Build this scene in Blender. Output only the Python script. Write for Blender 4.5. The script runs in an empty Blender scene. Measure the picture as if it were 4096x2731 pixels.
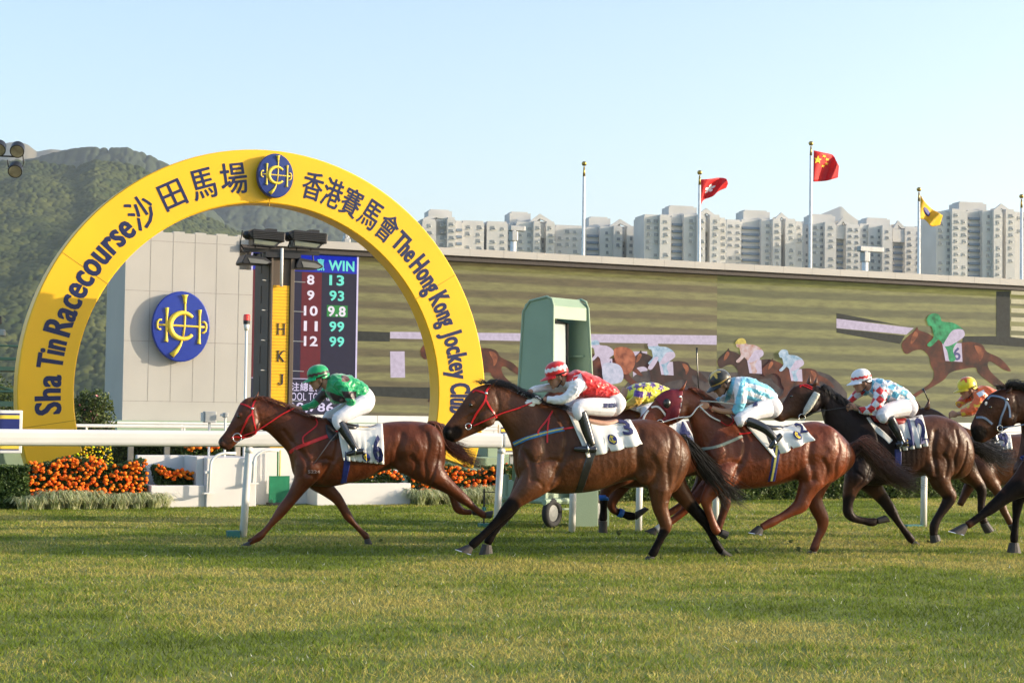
import bpy, math, random
import numpy as np
from mathutils import Vector, Matrix
from mathutils.bvhtree import BVHTree
rad = math.radians
random.seed(7); RNG = np.random.default_rng(11)
SC = bpy.context.scene; COL = SC.collection

# ------------------------------------------------------------------ camera
LENS = 60.0; F = LENS/36*4096; EYE = np.array([0, 0, 1.55]); PITCH = math.atan(288/F); ROLL = .013
_f = np.array([0, math.cos(PITCH), math.sin(PITCH)]); _r = np.array([1., 0, 0]); _u = np.array([0, -math.sin(PITCH), math.cos(PITCH)])
CR = _r*math.cos(ROLL)+_u*math.sin(ROLL); CU = _u*math.cos(ROLL)-_r*math.sin(ROLL)
cam = bpy.data.cameras.new('camera'); cam.lens = LENS; cam.sensor_width = 36; cam.clip_start = .1; cam.clip_end = 20000
camo = bpy.data.objects.new('camera', cam); COL.objects.link(camo)
m = Matrix.Identity(4)
for i in range(3):
    m[i][0] = CR[i]; m[i][1] = CU[i]; m[i][2] = -_f[i]; m[i][3] = EYE[i]
camo.matrix_world = m; SC.camera = camo

# ------------------------------------------------------------------ light
SUN_EL = 13.0; SUN_AZ = 90.5      # azimuth clockwise from +Y
SV = np.array([math.sin(rad(SUN_AZ))*math.cos(rad(SUN_EL)), math.cos(rad(SUN_AZ))*math.cos(rad(SUN_EL)), math.sin(rad(SUN_EL))])
w = bpy.data.worlds.new('World'); SC.world = w; w.use_nodes = True
sky = w.node_tree.nodes.new('ShaderNodeTexSky'); sky.sky_type = 'NISHITA'; sky.sun_disc = False
sky.sun_elevation = rad(SUN_EL); sky.sun_rotation = rad(SUN_AZ); sky.air_density = 1.0; sky.dust_density = 1.6; sky.ozone_density = 1.7
bg = w.node_tree.nodes['Background']; bg.inputs[1].default_value = .15
w.node_tree.links.new(sky.outputs[0], bg.inputs[0])
sl = bpy.data.lights.new('sun', 'SUN'); sl.energy = 4.2; sl.angle = rad(.5); sl.color = (1, .84, .63)
so = bpy.data.objects.new('sun', sl); COL.objects.link(so); so.rotation_euler = Vector(SV).to_track_quat('Z', 'Y').to_euler(); so.location = (60, -10, 40)
SC.view_settings.view_transform = 'Standard'; SC.view_settings.look = 'None'; SC.view_settings.exposure = 1.32; SC.view_settings.gamma = 1

# ------------------------------------------------------------------ geometry helpers
def ray(x, y): return _f+(x-2048)/F*CR-(y-1365.5)/F*CU
def P(x, y, D):
    d = ray(x, y); return EYE+d*(D/d[1])
def proj(V):
    V = np.atleast_2d(V)-EYE; k = V@_f
    return np.c_[2048+(V@CR)/k*F, 1365.5-(V@CU)/k*F]
class Fr:
    """vertical frame: s along t, d toward the camera, z up"""
    def __init__(s, o, deg):
        a = rad(deg); s.o = np.array(o, float); s.t = np.array([math.cos(a), math.sin(a), 0]); s.n = np.array([math.sin(a), -math.cos(a), 0])
    def __call__(s, a, d, z): return s.o+s.t*a+s.n*d+np.array([0, 0, z])
    def hit(s, x, y, d=0.):
        r = ray(x, y); k = ((s.o+s.n*d-EYE)@s.n)/(r@s.n); return EYE+r*k
    def sz(s, x, y, d=0.):
        h = s.hit(x, y, d)-s.o; return float(h@s.t), float(h[2])
ORI = {}
def link(o, parent=None, L=None):
    COL.objects.link(o)
    if parent is not None:
        o.parent = parent; ORI[o.name] = ORI[parent.name]
    else:
        ORI[o.name] = np.zeros(3) if L is None else np.array(L, float)
    return o
def tag(o, label=None, cat=None, group=None, kind=None):
    for k, v in (('label', label), ('category', cat), ('group', group), ('kind', kind)):
        if v: o[k] = v
    return o
def empty(name, L, label, cat, group=None):
    o = bpy.data.objects.new(name, None); link(o, None, L); o.location = Vector(L); o.empty_display_size = .2
    return tag(o, label, cat, group)
class MB:
    def __init__(s): s.v = []; s.f = []; s.m = []; s.n = 0
    def add(s, V, Fc, mi=0):
        V = np.asarray(V, float).reshape(-1, 3); s.v.append(V)
        for f in Fc: s.f.append(tuple(int(i)+s.n for i in f)); s.m.append(mi)
        s.n += len(V); return s
    def box(s, fr, a0, a1, d0, d1, z0, z1, mi=0):
        V = [fr(a, d, z) for z in (z0, z1) for d in (d0, d1) for a in (a0, a1)]
        return s.add(V, [(1, 3, 2, 0), (6, 7, 5, 4), (4, 5, 1, 0), (5, 7, 3, 1), (7, 6, 2, 3), (6, 4, 0, 2)], mi)
    def prism(s, fr, pts, d0, d1, mi=0):
        n = len(pts); V = [fr(a, d1, z) for a, z in pts]+[fr(a, d0, z) for a, z in pts]
        return s.add(V, [tuple(range(n)), tuple(range(2*n-1, n-1, -1))]+[(i, i+n, (i+1) % n+n, (i+1) % n) for i in range(n)], mi)
    def tube(s, pts, r, k=8, mi=0, flat=1., up=None, cap=True):
        pts = np.asarray(pts, float); n = len(pts); r = np.broadcast_to(np.asarray(r, float), (n,))
        T = np.gradient(pts, axis=0); T /= np.linalg.norm(T, axis=1)[:, None]+1e-9
        ref = np.array(up if up is not None else (0, 0, 1.)); V = []
        for i in range(n):
            b = np.cross(T[i], ref)
            if np.linalg.norm(b) < 1e-3: b = np.cross(T[i], (1, 0, 0))
            b /= np.linalg.norm(b); c = np.cross(b, T[i])
            for j in range(k):
                a = 2*math.pi*j/k; V.append(pts[i]+r[i]*(math.cos(a)*b*flat+math.sin(a)*c))
        Fc = [(i*k+j, i*k+(j+1) % k, (i+1)*k+(j+1) % k, (i+1)*k+j) for i in range(n-1) for j in range(k)]
        if cap: Fc += [tuple(range(k-1, -1, -1)), tuple(range((n-1)*k, n*k))]
        return s.add(V, Fc, mi)
    def rings(s, Rg, mi=0):
        n = len(Rg); k = len(Rg[0]); V = np.concatenate(Rg)
        Fc = [(i*k+j, i*k+(j+1) % k, (i+1)*k+(j+1) % k, (i+1)*k+j) for i in range(n-1) for j in range(k)]
        return s.add(V, Fc+[tuple(range(k-1, -1, -1)), tuple(range((n-1)*k, n*k))], mi)
    def ell(s, c, ax, ay, az, mi=0, nu=14, nv=9):
        c, ax, ay, az = map(np.array, (c, ax, ay, az)); V = [c+az]
        for i in range(1, nv):
            p = math.pi*i/nv
            for j in range(nu):
                q = 2*math.pi*j/nu; V.append(c+az*math.cos(p)+(ax*math.cos(q)+ay*math.sin(q))*math.sin(p))
        V.append(c-az); Fc = [(0, 1+j, 1+(j+1) % nu) for j in range(nu)]
        for i in range(nv-2):
            for j in range(nu):
                a = 1+i*nu; Fc.append((a+j, a+nu+j, a+nu+(j+1) % nu, a+(j+1) % nu))
        b = 1+(nv-2)*nu; Fc += [(b+j, b+nu, b+(j+1) % nu) for j in range(nu)]
        return s.add(V, Fc, mi)
    def build(s, name, mats, parent=None, L=None, smooth=False, col=None, bevel=0, sub=0):
        V = np.concatenate(s.v); L0 = ORI[parent.name] if parent is not None else (np.zeros(3) if L is None else np.array(L, float))
        me = bpy.data.meshes.new(name); me.from_pydata((V-L0).tolist(), [], s.f); me.update()
        if not isinstance(mats, (list, tuple)): mats = [mats]
        for x in mats: me.materials.append(x)
        if len(mats) > 1: me.polygons.foreach_set('material_index', s.m)
        if smooth: me.polygons.foreach_set('use_smooth', [True]*len(me.polygons))
        if col is not None: setcol(me, col)
        o = bpy.data.objects.new(name, me); link(o, parent, L0)
        if parent is None: o.location = Vector(L0)
        if bevel:
            b = o.modifiers.new('bevel', 'BEVEL'); b.width = bevel; b.segments = 2; b.limit_method = 'ANGLE'
        if sub:
            b = o.modifiers.new('sub', 'SUBSURF'); b.levels = b.render_levels = sub
        return o
def setcol(me, c):
    a = me.color_attributes.new('Col', 'FLOAT_COLOR', 'POINT'); d = np.ones((len(me.vertices), 4)); d[:, :3] = c; a.data.foreach_set('color', d.ravel())
def fast_mesh(name, V, Fc, mat, col=None, smooth=False):
    """V (n,3), Fc (m,k) numpy -> mesh object"""
    me = bpy.data.meshes.new(name); me.vertices.add(len(V)); me.vertices.foreach_set('co', np.asarray(V, np.float32).ravel())
    k = Fc.shape[1]; me.loops.add(Fc.size); me.loops.foreach_set('vertex_index', Fc.astype(np.int32).ravel())
    me.polygons.add(len(Fc)); me.polygons.foreach_set('loop_start', np.arange(0, Fc.size, k, dtype=np.int32)); me.polygons.foreach_set('loop_total', np.full(len(Fc), k, np.int32))
    if smooth: me.polygons.foreach_set('use_smooth', np.ones(len(Fc), bool))
    me.update(calc_edges=True); me.materials.append(mat)
    if col is not None: setcol(me, col)
    return me
def catmull(S, sub):
    S = np.asarray(S, float); n = len(S); out = []
    for i in range(n-1):
        p0, p1, p2, p3 = S[max(i-1, 0)], S[i], S[i+1], S[min(i+2, n-1)]
        for j in range(sub):
            t = j/sub; out.append(.5*((2*p1)+(p2-p0)*t+(2*p0-5*p1+4*p2-p3)*t*t+(3*p1-p0-3*p2+p3)*t**3))
    out.append(S[-1]); return np.array(out)
def vnoise(x, y, seed=0):
    """smooth value noise"""
    xi = np.floor(x).astype(np.int64); yi = np.floor(y).astype(np.int64); fx = x-xi; fy = y-yi
    fx = fx*fx*(3-2*fx); fy = fy*fy*(3-2*fy)
    def h(a, b):
        q = (a*374761393+b*668265263+seed*982451653) & 0x7fffffff; q = ((q ^ (q >> 13))*1274126177) & 0x7fffffff
        return ((q ^ (q >> 16)) & 0xffff)/65535.
    return (h(xi, yi)*(1-fx)+h(xi+1, yi)*fx)*(1-fy)+(h(xi, yi+1)*(1-fx)+h(xi+1, yi+1)*fx)*fy
def fbm(x, y, oct=4, seed=0): return sum(vnoise(x*2**i, y*2**i, seed+i)*.5**i for i in range(oct))/sum(.5**i for i in range(oct))

# ------------------------------------------------------------------ materials
MT = {}
def M(name, col, rough=.6, metal=0., var=.12, scale=6., bump=0., bscale=40., spec=.4, emit=0., attr=False, coat=0., col2=None, stretch=(1, 1, 1), transl=0., sheen=0.):
    if name in MT: return MT[name]
    mt = bpy.data.materials.new(name); mt.use_nodes = True; nt = mt.node_tree; N = nt.nodes; Lk = nt.links; b = N['Principled BSDF']
    b.inputs['Roughness'].default_value = rough; b.inputs['Metallic'].default_value = metal; b.inputs['Specular IOR Level'].default_value = spec
    b.inputs['Coat Weight'].default_value = coat; b.inputs['Coat Roughness'].default_value = .3; b.inputs['Sheen Weight'].default_value = sheen
    tc = N.new('ShaderNodeTexCoord'); mp = N.new('ShaderNodeMapping'); mp.inputs['Scale'].default_value = stretch; Lk.new(tc.outputs['Object'], mp.inputs[0])
    no = N.new('ShaderNodeTexNoise'); no.inputs['Scale'].default_value = scale; no.inputs['Detail'].default_value = 5; Lk.new(mp.outputs[0], no.inputs[0])
    if attr:
        at = N.new('ShaderNodeAttribute'); at.attribute_name = 'Col'; src = at.outputs['Color']
    else:
        at = N.new('ShaderNodeRGB'); at.outputs[0].default_value = (*col, 1); src = at.outputs[0]
    mr = N.new('ShaderNodeMapRange'); mr.inputs[1].default_value = .3; mr.inputs[2].default_value = .7; mr.inputs[3].default_value = 0 if col2 else 1-var; mr.inputs[4].default_value = 1 if col2 else 1+var
    Lk.new(no.outputs[0], mr.inputs[0]); mx = N.new('ShaderNodeMix'); mx.data_type = 'RGBA'
    if col2:
        Lk.new(mr.outputs[0], mx.inputs[0]); Lk.new(src, mx.inputs[6]); mx.inputs[7].default_value = (*col2, 1)
    else:
        mx.blend_type = 'MULTIPLY'; mx.inputs[0].default_value = 1; Lk.new(src, mx.inputs[6]); Lk.new(mr.outputs[0], mx.inputs[7])
    Lk.new(mx.outputs[2], b.inputs['Base Color'])
    if emit:
        Lk.remove(b.inputs['Base Color'].links[0]); b.inputs['Base Color'].default_value = (.015, .015, .015, 1); Lk.new(mx.outputs[2], b.inputs['Emission Color']); b.inputs['Emission Strength'].default_value = emit
    if bump:
        n2 = N.new('ShaderNodeTexNoise'); n2.inputs['Scale'].default_value = bscale; n2.inputs['Detail'].default_value = 4; Lk.new(mp.outputs[0], n2.inputs[0])
        bp = N.new('ShaderNodeBump'); bp.inputs['Strength'].default_value = bump; bp.inputs['Distance'].default_value = .02; Lk.new(n2.outputs[0], bp.inputs['Height']); Lk.new(bp.outputs[0], b.inputs['Normal'])
    if transl:
        tr = N.new('ShaderNodeBsdfTranslucent'); Lk.new(mx.outputs[2], tr.inputs[0]); ms = N.new('ShaderNodeMixShader'); ms.inputs[0].default_value = transl
        Lk.new(b.outputs[0], ms.inputs[1]); Lk.new(tr.outputs[0], ms.inputs[2]); Lk.new(ms.outputs[0], N['Material Output'].inputs[0])
    MT[name] = mt; return mt
white = M('white_paint', (.66, .655, .64), .5, var=.05, scale=3)
railm = M('rail_plastic', (.72, .70, .66), .35, var=.04, scale=2)
green = M('pale_green_paint', (.27, .36, .255), .5, var=.07, scale=2, bump=.1)
steel = M('dark_metal', (.022, .022, .026), .45, .3)
grey = M('grey_metal', (.33, .34, .35), .45, .3)
navy = M('navy', (.012, .022, .14), .45, var=.05)
yellow = M('yellow_paint', (.83, .50, .012), .45, var=.04, scale=1.2)
gold = M('gold_paint', (.75, .55, .06), .45, var=.05)
# ------------------------------------------------------------------ text
def text_mesh(s, bold=0., ext=.02, res=3):
    c = bpy.data.curves.new('t', 'FONT'); c.body = s; c.size = 1; c.space_character = 1.06; c.offset = bold; c.extrude = ext; c.resolution_u = res
    o = bpy.data.objects.new('t', c); COL.objects.link(o); dg = bpy.context.evaluated_depsgraph_get(); dg.update()
    me = bpy.data.meshes.new_from_object(o.evaluated_get(dg)); V = np.array([v.co[:] for v in me.vertices]); Fc = [tuple(p.vertices) for p in me.polygons]
    bpy.data.objects.remove(o); bpy.data.curves.remove(c); bpy.data.meshes.remove(me); return V, Fc
def flat_text(mb, s, fr, a0, a1, z0, z1, d=0, th=.01, bold=.0, mi=0):
    V, Fc = text_mesh(s, bold); mn, mxx = V.min(0), V.max(0)
    a = a0+(V[:, 0]-mn[0])/(mxx[0]-mn[0])*(a1-a0); z = z0+(V[:, 1]-mn[1])/(mxx[1]-mn[1])*(z1-z0)
    dd = d+np.where(V[:, 2] > 0, th, 0)
    mb.add(fr.o+np.outer(a, fr.t)+np.outer(dd, fr.n)+np.outer(z, (0, 0, 1)), Fc, mi)

# ------------------------------------------------------------------ ground
gm = M('turf_soil', (.19, .205, .045), .9, col2=(.09, .13, .02), scale=1.3, bump=.6, bscale=60)
g = MB(); S_ = 9500
g.add([(-S_, -200, 0), (S_, -200, 0), (S_, S_, 0), (-S_, S_, 0)], [(0, 1, 2, 3)]); tag(g.build('ground', gm), kind='structure')
RF = Fr((-3.25, 20.91, 0), 22.5)          # running rail line
dirt = M('dirt_track', (.30, .22, .14), .95, var=.15, scale=.5)
BF = Fr((-5.64, 26.89, 0), 25.5)          # planter line
g = MB(); g.add([BF(-60, -6, .004), BF(90, -6, .004), BF(90, -50, .004), BF(-60, -50, .004)], [(0, 1, 2, 3)]); tag(g.build('dirt_track', dirt), kind='structure')

# blades of grass
def grass():
    N = 680000; D = RNG.uniform(8.6, 38, N); X = RNG.uniform(-1, 1, N)*(.36*D+1.6)
    keep = ((X-BF.o[0])*BF.n[0]+(D-BF.o[1])*BF.n[1]) > .02; D = D[keep]; X = X[keep]; N = len(D)
    pat = fbm(X*.5, D*.8, 4, 3); pat2 = fbm(X*3, D*4, 3, 9)
    h = RNG.uniform(.014, .038, N)*(.35+1.4*pat2); a = RNG.uniform(0, 2*math.pi, N); wd = RNG.uniform(.0025, .005, N)*(D/13)**.5
    lean = RNG.normal(0, .8, (N, 2))*h[:, None]
    B = np.c_[X, D, np.zeros(N)]; dx = np.c_[np.cos(a)*wd, np.sin(a)*wd, np.zeros(N)]
    V = np.stack([B-dx, B+dx, B+np.c_[lean, h]], 1).reshape(-1, 3)
    k = RNG.random(N); straw = np.clip((k+(.5-pat)*2.6+(.5-pat2)*1.0-.44)*2.2, 0, 1)[:, None]
    gr = np.array([.185, .25, .021])*RNG.uniform(.35, 1.6, N)[:, None]*(1-.9*(pat-.5)-.5*(pat2-.5))[:, None]; st = np.array([.56, .46, .13])*RNG.uniform(.4, 1.3, N)[:, None]
    c = gr*(1-straw)+st*straw; sp = RNG.random(N) < .003; c[sp] = (.8, .8, .7)
    me = fast_mesh('grass', V, np.arange(3*N).reshape(-1, 3), M('grass_blade', (1, 1, 1), .55, attr=True, var=.05, transl=.4, spec=.25), np.repeat(c, 3, 0))
    o = bpy.data.objects.new('grass', me); link(o); tag(o, 'short sunlit turf of the racetrack with straw coloured tufts', 'grass', kind='stuff')
grass()

# ------------------------------------------------------------------ hills
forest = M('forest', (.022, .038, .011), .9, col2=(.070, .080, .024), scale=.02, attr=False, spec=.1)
def hill(name, ridge, D0, D1, mat, amp=3.5, cell=9, nx=420, ny=260, rough=25, seed=0, base=None, haz=0):
    R = np.array(ridge, float); x0, x1 = R[0, 0], R[-1, 0]
    px = np.linspace(x0, x1, nx); py = np.interp(px, R[:, 0], R[:, 1])
    top = np.array([P(a, b, D1) for a, b in zip(px, py)])
    v = np.linspace(0, 1.12, ny)[:, None]
    Y = D0+(D1-D0)*v+0*px; X = top[None, :, 0]*Y/D1
    prof = np.where(v <= 1, v**.85, 1-(v-1)*1.5); Z = top[None, :, 2]*prof
    Z = Z-rough*np.clip(fbm(X/110, Y/260, 4, seed)-.25, 0, 1)*4*np.clip(v, 0, 1)*np.clip(1-v, 0, 1)**.6
    # tree canopies: rounded domes on a jittered lattice
    cx = X/cell; cy = Y/cell/1.3; ix = np.floor(cx).astype(int); iy = np.floor(cy).astype(int); best = np.full(X.shape, 9.)
    for a in (-1, 0, 1):
        for b in (-1, 0, 1):
            hx = np.abs(np.sin((ix+a)*127.1+(iy+b)*311.7+seed)*43758.5) % 1; hy = np.abs(np.sin((ix+a)*269.5+(iy+b)*183.3+seed)*43758.5) % 1
            hs = .55+.6*(np.abs(np.sin((ix+a)*41.5+(iy+b)*89.3))*999 % 1)
            best = np.minimum(best, np.hypot(cx-ix-a-hx, cy-iy-b-hy)/hs)
    Z = Z+amp*np.sqrt(np.clip(1-best**2, 0, 1))*(.5+fbm(X/40, Y/40, 2, seed+5)); Z = np.maximum(Z, -2)
    V = np.stack([X, Y, Z], 2).reshape(-1, 3); i = np.arange(ny-1)[:, None]*nx+np.arange(nx-1)
    Fc = np.stack([i, i+1, i+nx+1, i+nx], 2).reshape(-1, 4)
    o = bpy.data.objects.new(name, fast_mesh(name, V, Fc, mat, smooth=False)); link(o); tag(o, kind='structure')
hill('hill', [(-500, 600), (-200, 640), (0, 655), (130, 655), (204, 672), (306, 680), (382, 655), (460, 662), (560, 680), (602, 710), (714, 810), (800, 866), (900, 915), (964, 946), (1100, 975), (1250, 1020), (1400, 1100)], 1250, 2250, forest, 6.5, 7, 760, 520, 34, 2)
hazed_forest = M('far_forest_hazed', (.040, .055, .035), .95, col2=(.060, .078, .045), scale=.008, spec=.1)  # paler, greyer than the near forest: distance haze put into the colour
hill('hill', [(-100, 640), (60, 660), (127, 645), (260, 610), (357, 598), (420, 606), (510, 603), (587, 629), (678, 674), (760, 760), (900, 900), (1000, 960)], 2500, 3100, hazed_forest, 7, 12, 300, 140, 30, 5)
hill('hill', [(560, 980), (700, 900), (800, 856), (918, 815), (970, 822), (1027, 812), (1130, 830), (1257, 878), (1359, 909), (1487, 942), (1600, 975), (1750, 1010), (1950, 1060), (2300, 1150)], 2500, 3300, hazed_forest, 7, 13, 420, 160, 30, 8)
rock = M('bare_mountain', (.17, .14, .085), .95, col2=(.10, .11, .06), scale=.004, spec=.1)
hill('mountain', [(-600, 590), (-300, 560), (-150, 585), (0, 570), (31, 560), (77, 555), (112, 568), (148, 596), (204, 586), (255, 591), (306, 596), (357, 591), (418, 600), (520, 640), (650, 760), (760, 960)], 4200, 5600, rock, 0, 20, 200, 60, 60, 4)
hill('mountain', [(2950, 1010), (3060, 930), (3187, 886), (3254, 862), (3310, 838), (3345, 824), (3352, 818), (3372, 819), (3385, 838), (3430, 872), (3466, 892), (3560, 902), (3620, 905), (3679, 895), (3760, 892), (3900, 905), (4200, 940), (4700, 960), (5200, 1150)], 6500, 8500, rock, 0, 20, 200, 50, 40, 6)

# ------------------------------------------------------------------ apartment blocks
EF = Fr((0, 700, 0), 14)
wallm = M('apartment_wall', (.53, .52, .505), .8, var=.08, scale=.1); glassd = M('window_glass', (.20, .215, .23), .2, var=.4, scale=.3, spec=.7)
acm = M('aircon_white', (.62, .61, .58), .6)
slat = M('balcony_blue', (.16, .21, .28), .8)
wme = MB(); U0 = Fr((0, 0, 0), 14); wme.box(U0, -.75, .75, .0, .12, 0, 1.5); wme.box(U0, -.9, .9, .0, .3, -.22, -.05, 1); wme.box(U0, .95, 1.6, 0, .45, .1, .7, 1)
_V = np.concatenate(wme.v); WIN = bpy.data.meshes.new('window'); WIN.from_pydata(_V.tolist(), [], wme.f); WIN.materials.append(glassd); WIN.materials.append(acm); WIN.polygons.foreach_set('material_index', wme.m)
def block(D, parts, towers, gables, label, cols=3.3):
    fr = Fr((0, D, 0), 14); x0 = min(p[0] for p in parts); x1 = max(p[1] for p in parts)
    a0 = fr.sz(x0, 1000)[0]; L = fr(a0, 0, 0); root = empty('apartment_building', L, label, 'building', 'apartment blocks behind the big screen')
    wall = MB(); cnt = 0
    for k, (xa, xb, yt, dd, kind) in enumerate(parts):
        sa = fr.sz(xa, yt, dd)[0]; sb, zt = fr.sz(xb, yt, dd); wall.box(fr, sa, sb-.02, -14-.01*k, dd, 0, zt); wall.box(fr, sa+.3, sb-.3, -13, dd-.4, zt, zt+.9)
        n = max(1, int((sb-sa)/cols)); st = (sb-sa)/n; row = 0; z = zt-2.6
        while z > 24 and row < 11:
            for c in range(n):
                a = sa+(c+.5)*st
                if kind == 'b':
                    if c == 0:
                        q = MB(); q.box(fr, sa+.3, sb-.3, dd, dd+.9, z-.9, z+.1); q.build('balcony', slat, root); cnt += 1
                elif cnt < 95 and random.random() > .1:
                    o = bpy.data.objects.new('window', WIN); link(o, root); o.location = Vector(fr(a+random.uniform(-.25, .25), dd+.02, z)-L); o.scale = (random.uniform(.6, 1.15), 1, random.uniform(.75, 1.1)); cnt += 1
            z -= 2.8; row += 1
    wall.build('wall', wallm, root)
    for xa, xb, yt, dd in towers:
        q = MB(); sa = fr.sz(xa, yt)[0]; sb, zt = fr.sz(xb, yt); q.box(fr, sa, sb, dd-9, dd, 60, zt); q.box(fr, sa+1, sb-1, dd-8, dd-1, zt, zt+.7); q.build('roof_tower', wallm, root)
    for xl, xm, xr, yb, yp in gables:
        q = MB(); l = fr.sz(xl, yb, .5); mdl = fr.sz(xm, yp, .5); r = fr.sz(xr, yb, .5); w_ = 1.3
        q.prism(fr, [l, mdl, (mdl[0], mdl[1]-w_*1.6), (l[0]+w_*1.8, l[1])], -.6, .6); q.prism(fr, [mdl, r, (r[0]-w_*1.8, r[1]), (mdl[0]+.02, mdl[1]-w_*1.6)], -.6, .6)
        q.box(fr, l[0], r[0], -.5, .5, l[1]-6, l[1]-.02); q.box(fr, mdl[0]-.5, mdl[0]+.5, -8, -.7, mdl[1]-5, mdl[1]-1.4); q.build('roof_gable', wallm, root)
block(700, [(1560, 1690, 905, 0, 'w'), (1690, 1745, 885, 2.5, 'w'), (1745, 1790, 880, .5, 'w'), (1790, 1822, 878, 3, 'w'), (1822, 1850, 892, -2, 'b')], [(1718, 1812, 844, -2)], [(1680, 1745, 1812, 880, 850)], 'pale apartment block rising just beside the right side of the yellow arch')
block(705, [(1850, 1937, 893, 1, 'w'), (1937, 1948, 905, -3, 'w'), (1948, 2032, 896, 1, 'w')], [], [], 'low flat roofed apartment block between two gabled ones left of the bare flagpole')
block(705, [(2032, 2065, 905, -1, 'b'), (2065, 2135, 897, 1.5, 'w'), (2135, 2163, 893, 3.5, 'w'), (2163, 2185, 895, -1, 'w'), (2185, 2220, 895, 3, 'w')], [(2046, 2130, 852, -3)], [(2110, 2160, 2219, 893, 855)], 'gabled apartment block behind the surveillance camera mast')
block(712, [(2222, 2345, 912, 0, 'w')], [], [], 'low apartment link block directly left of the bare flagpole')
block(715, [(2345, 2400, 918, -1, 'b'), (2400, 2455, 915, 1.5, 'w'), (2455, 2490, 912, 3.5, 'w'), (2490, 2508, 915, -1, 'w'), (2508, 2540, 913, 3, 'w'), (2540, 2598, 929, 0, 'w')], [(2364, 2450, 872, -3)], [(2430, 2480, 2537, 910, 876)], 'gabled apartment block directly right of the bare flagpole')
block(690, [(2577, 2640, 868, 0, 'w'), (2640, 2685, 868, 2, 'w'), (2685, 2735, 872, -1, 'b'), (2735, 2790, 868, 1.5, 'w'), (2790, 2822, 868, 3.5, 'w'), (2822, 2840, 870, -1, 'w'), (2840, 2882, 868, 3, 'w'), (2882, 2904, 880, 0, 'w')], [(2685, 2797, 828, -3)], [(2780, 2825, 2870, 868, 832)], 'tall gabled apartment block behind the red flag with the white flower')
block(715, [(2906, 2965, 888, 0, 'w'), (2965, 3045, 888, -1, 'b'), (3045, 3092, 886, 1.5, 'w'), (3092, 3125, 884, 3.5, 'w'), (3125, 3142, 888, -1, 'w'), (3142, 3185, 884, 3, 'w'), (3185, 3210, 894, 0, 'w')], [(2984, 3090, 846, -3)], [(3092, 3125, 3165, 884, 850)], 'gabled apartment block in the gap between the two red flags')
block(735, [(3212, 3245, 905, -3, 'w'), (3245, 3300, 896, 1, 'w'), (3300, 3345, 897, 3, 'w'), (3345, 3385, 903, -2, 'b'), (3385, 3440, 905, 2, 'w'), (3440, 3472, 903, 0, 'w')], [(3258, 3352, 862, -3)], [(3345, 3372, 3405, 902, 868)], 'apartment block immediately right of the pole of the highest flag')
block(735, [(3474, 3530, 908, 1, 'w'), (3530, 3570, 910, 3, 'w'), (3570, 3620, 915, -2, 'b'), (3620, 3690, 916, 1, 'w')], [(3478, 3572, 876, -3)], [(3572, 3592, 3625, 915, 882)], 'apartment block behind the pole of the yellow flag')
block(690, [(3745, 3808, 855, 0, 'n'), (3808, 3870, 845, 2, 'w'), (3870, 3930, 850, -1, 'b'), (3930, 3975, 850, 2, 'w'), (3975, 4010, 848, 4, 'w'), (4010, 4024, 850, -1, 'w'), (4024, 4060, 846, 3, 'w'), (4060, 4180, 860, 0, 'w')], [(3850, 3960, 813, -3)], [(3962, 4005, 4055, 850, 815)], 'tallest apartment block at the right edge of the view')

# ------------------------------------------------------------------ big screen and its tower
SF = Fr((-7.8, 86, 0), 24)
clad = M('grey_cladding', (.40, .388, .365), .75, var=.05, scale=.4, bump=.05, bscale=3)
joint = M('panel_joint', (.28, .27, .25), .8)
def emis(name, col, s=1., var=.1, scale=5, stretch=(1, 1, 1), col2=None):
    return M(name, col, .7, var=var, scale=scale, emit=s, stretch=stretch, col2=col2, spec=.1)
root = empty('screen_tower', SF(-11.8, .5, 0), 'grey clad block with the round blue crest at the left end of the big screen', 'building')
s_r = SF.sz(1008, 1300, .5)[0]; s_n = SF.sz(958, 1000, .5)[0]; z_n0 = SF.sz(958, 1078, .5)[1]; z_n1 = 9.55
q = MB(); q.box(SF, -11.8, s_n, -4, .5, 0, 10.0); q.box(SF, s_n, s_r, -4, .5, 0, z_n0); q.box(SF, s_n, s_r, -4, -.6, z_n0, z_n1); q.box(SF, s_n, s_r, -4, .5, z_n1, 10.0); q.build('wall', clad, root)
q = MB()
for z in (1.9, 4.75, 7.15, 9.55): q.box(SF, -11.8, s_r if z < z_n0 else s_n, .5, .503, z, z+.03)
for xx in (600, 690, 778, 865, 955): a = SF.sz(xx, 1100, .5)[0]; q.box(SF, a, a+.03, .503, .506, 1.9, 10)
q.build('panel_joint', joint, root)
q = MB()
for a in np.arange(-11.6, s_r, 1.05): q.box(SF, a, a+.55, -.2, .3, 10.0, 10.09)
q.build('roof_edge', clad, root)

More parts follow.
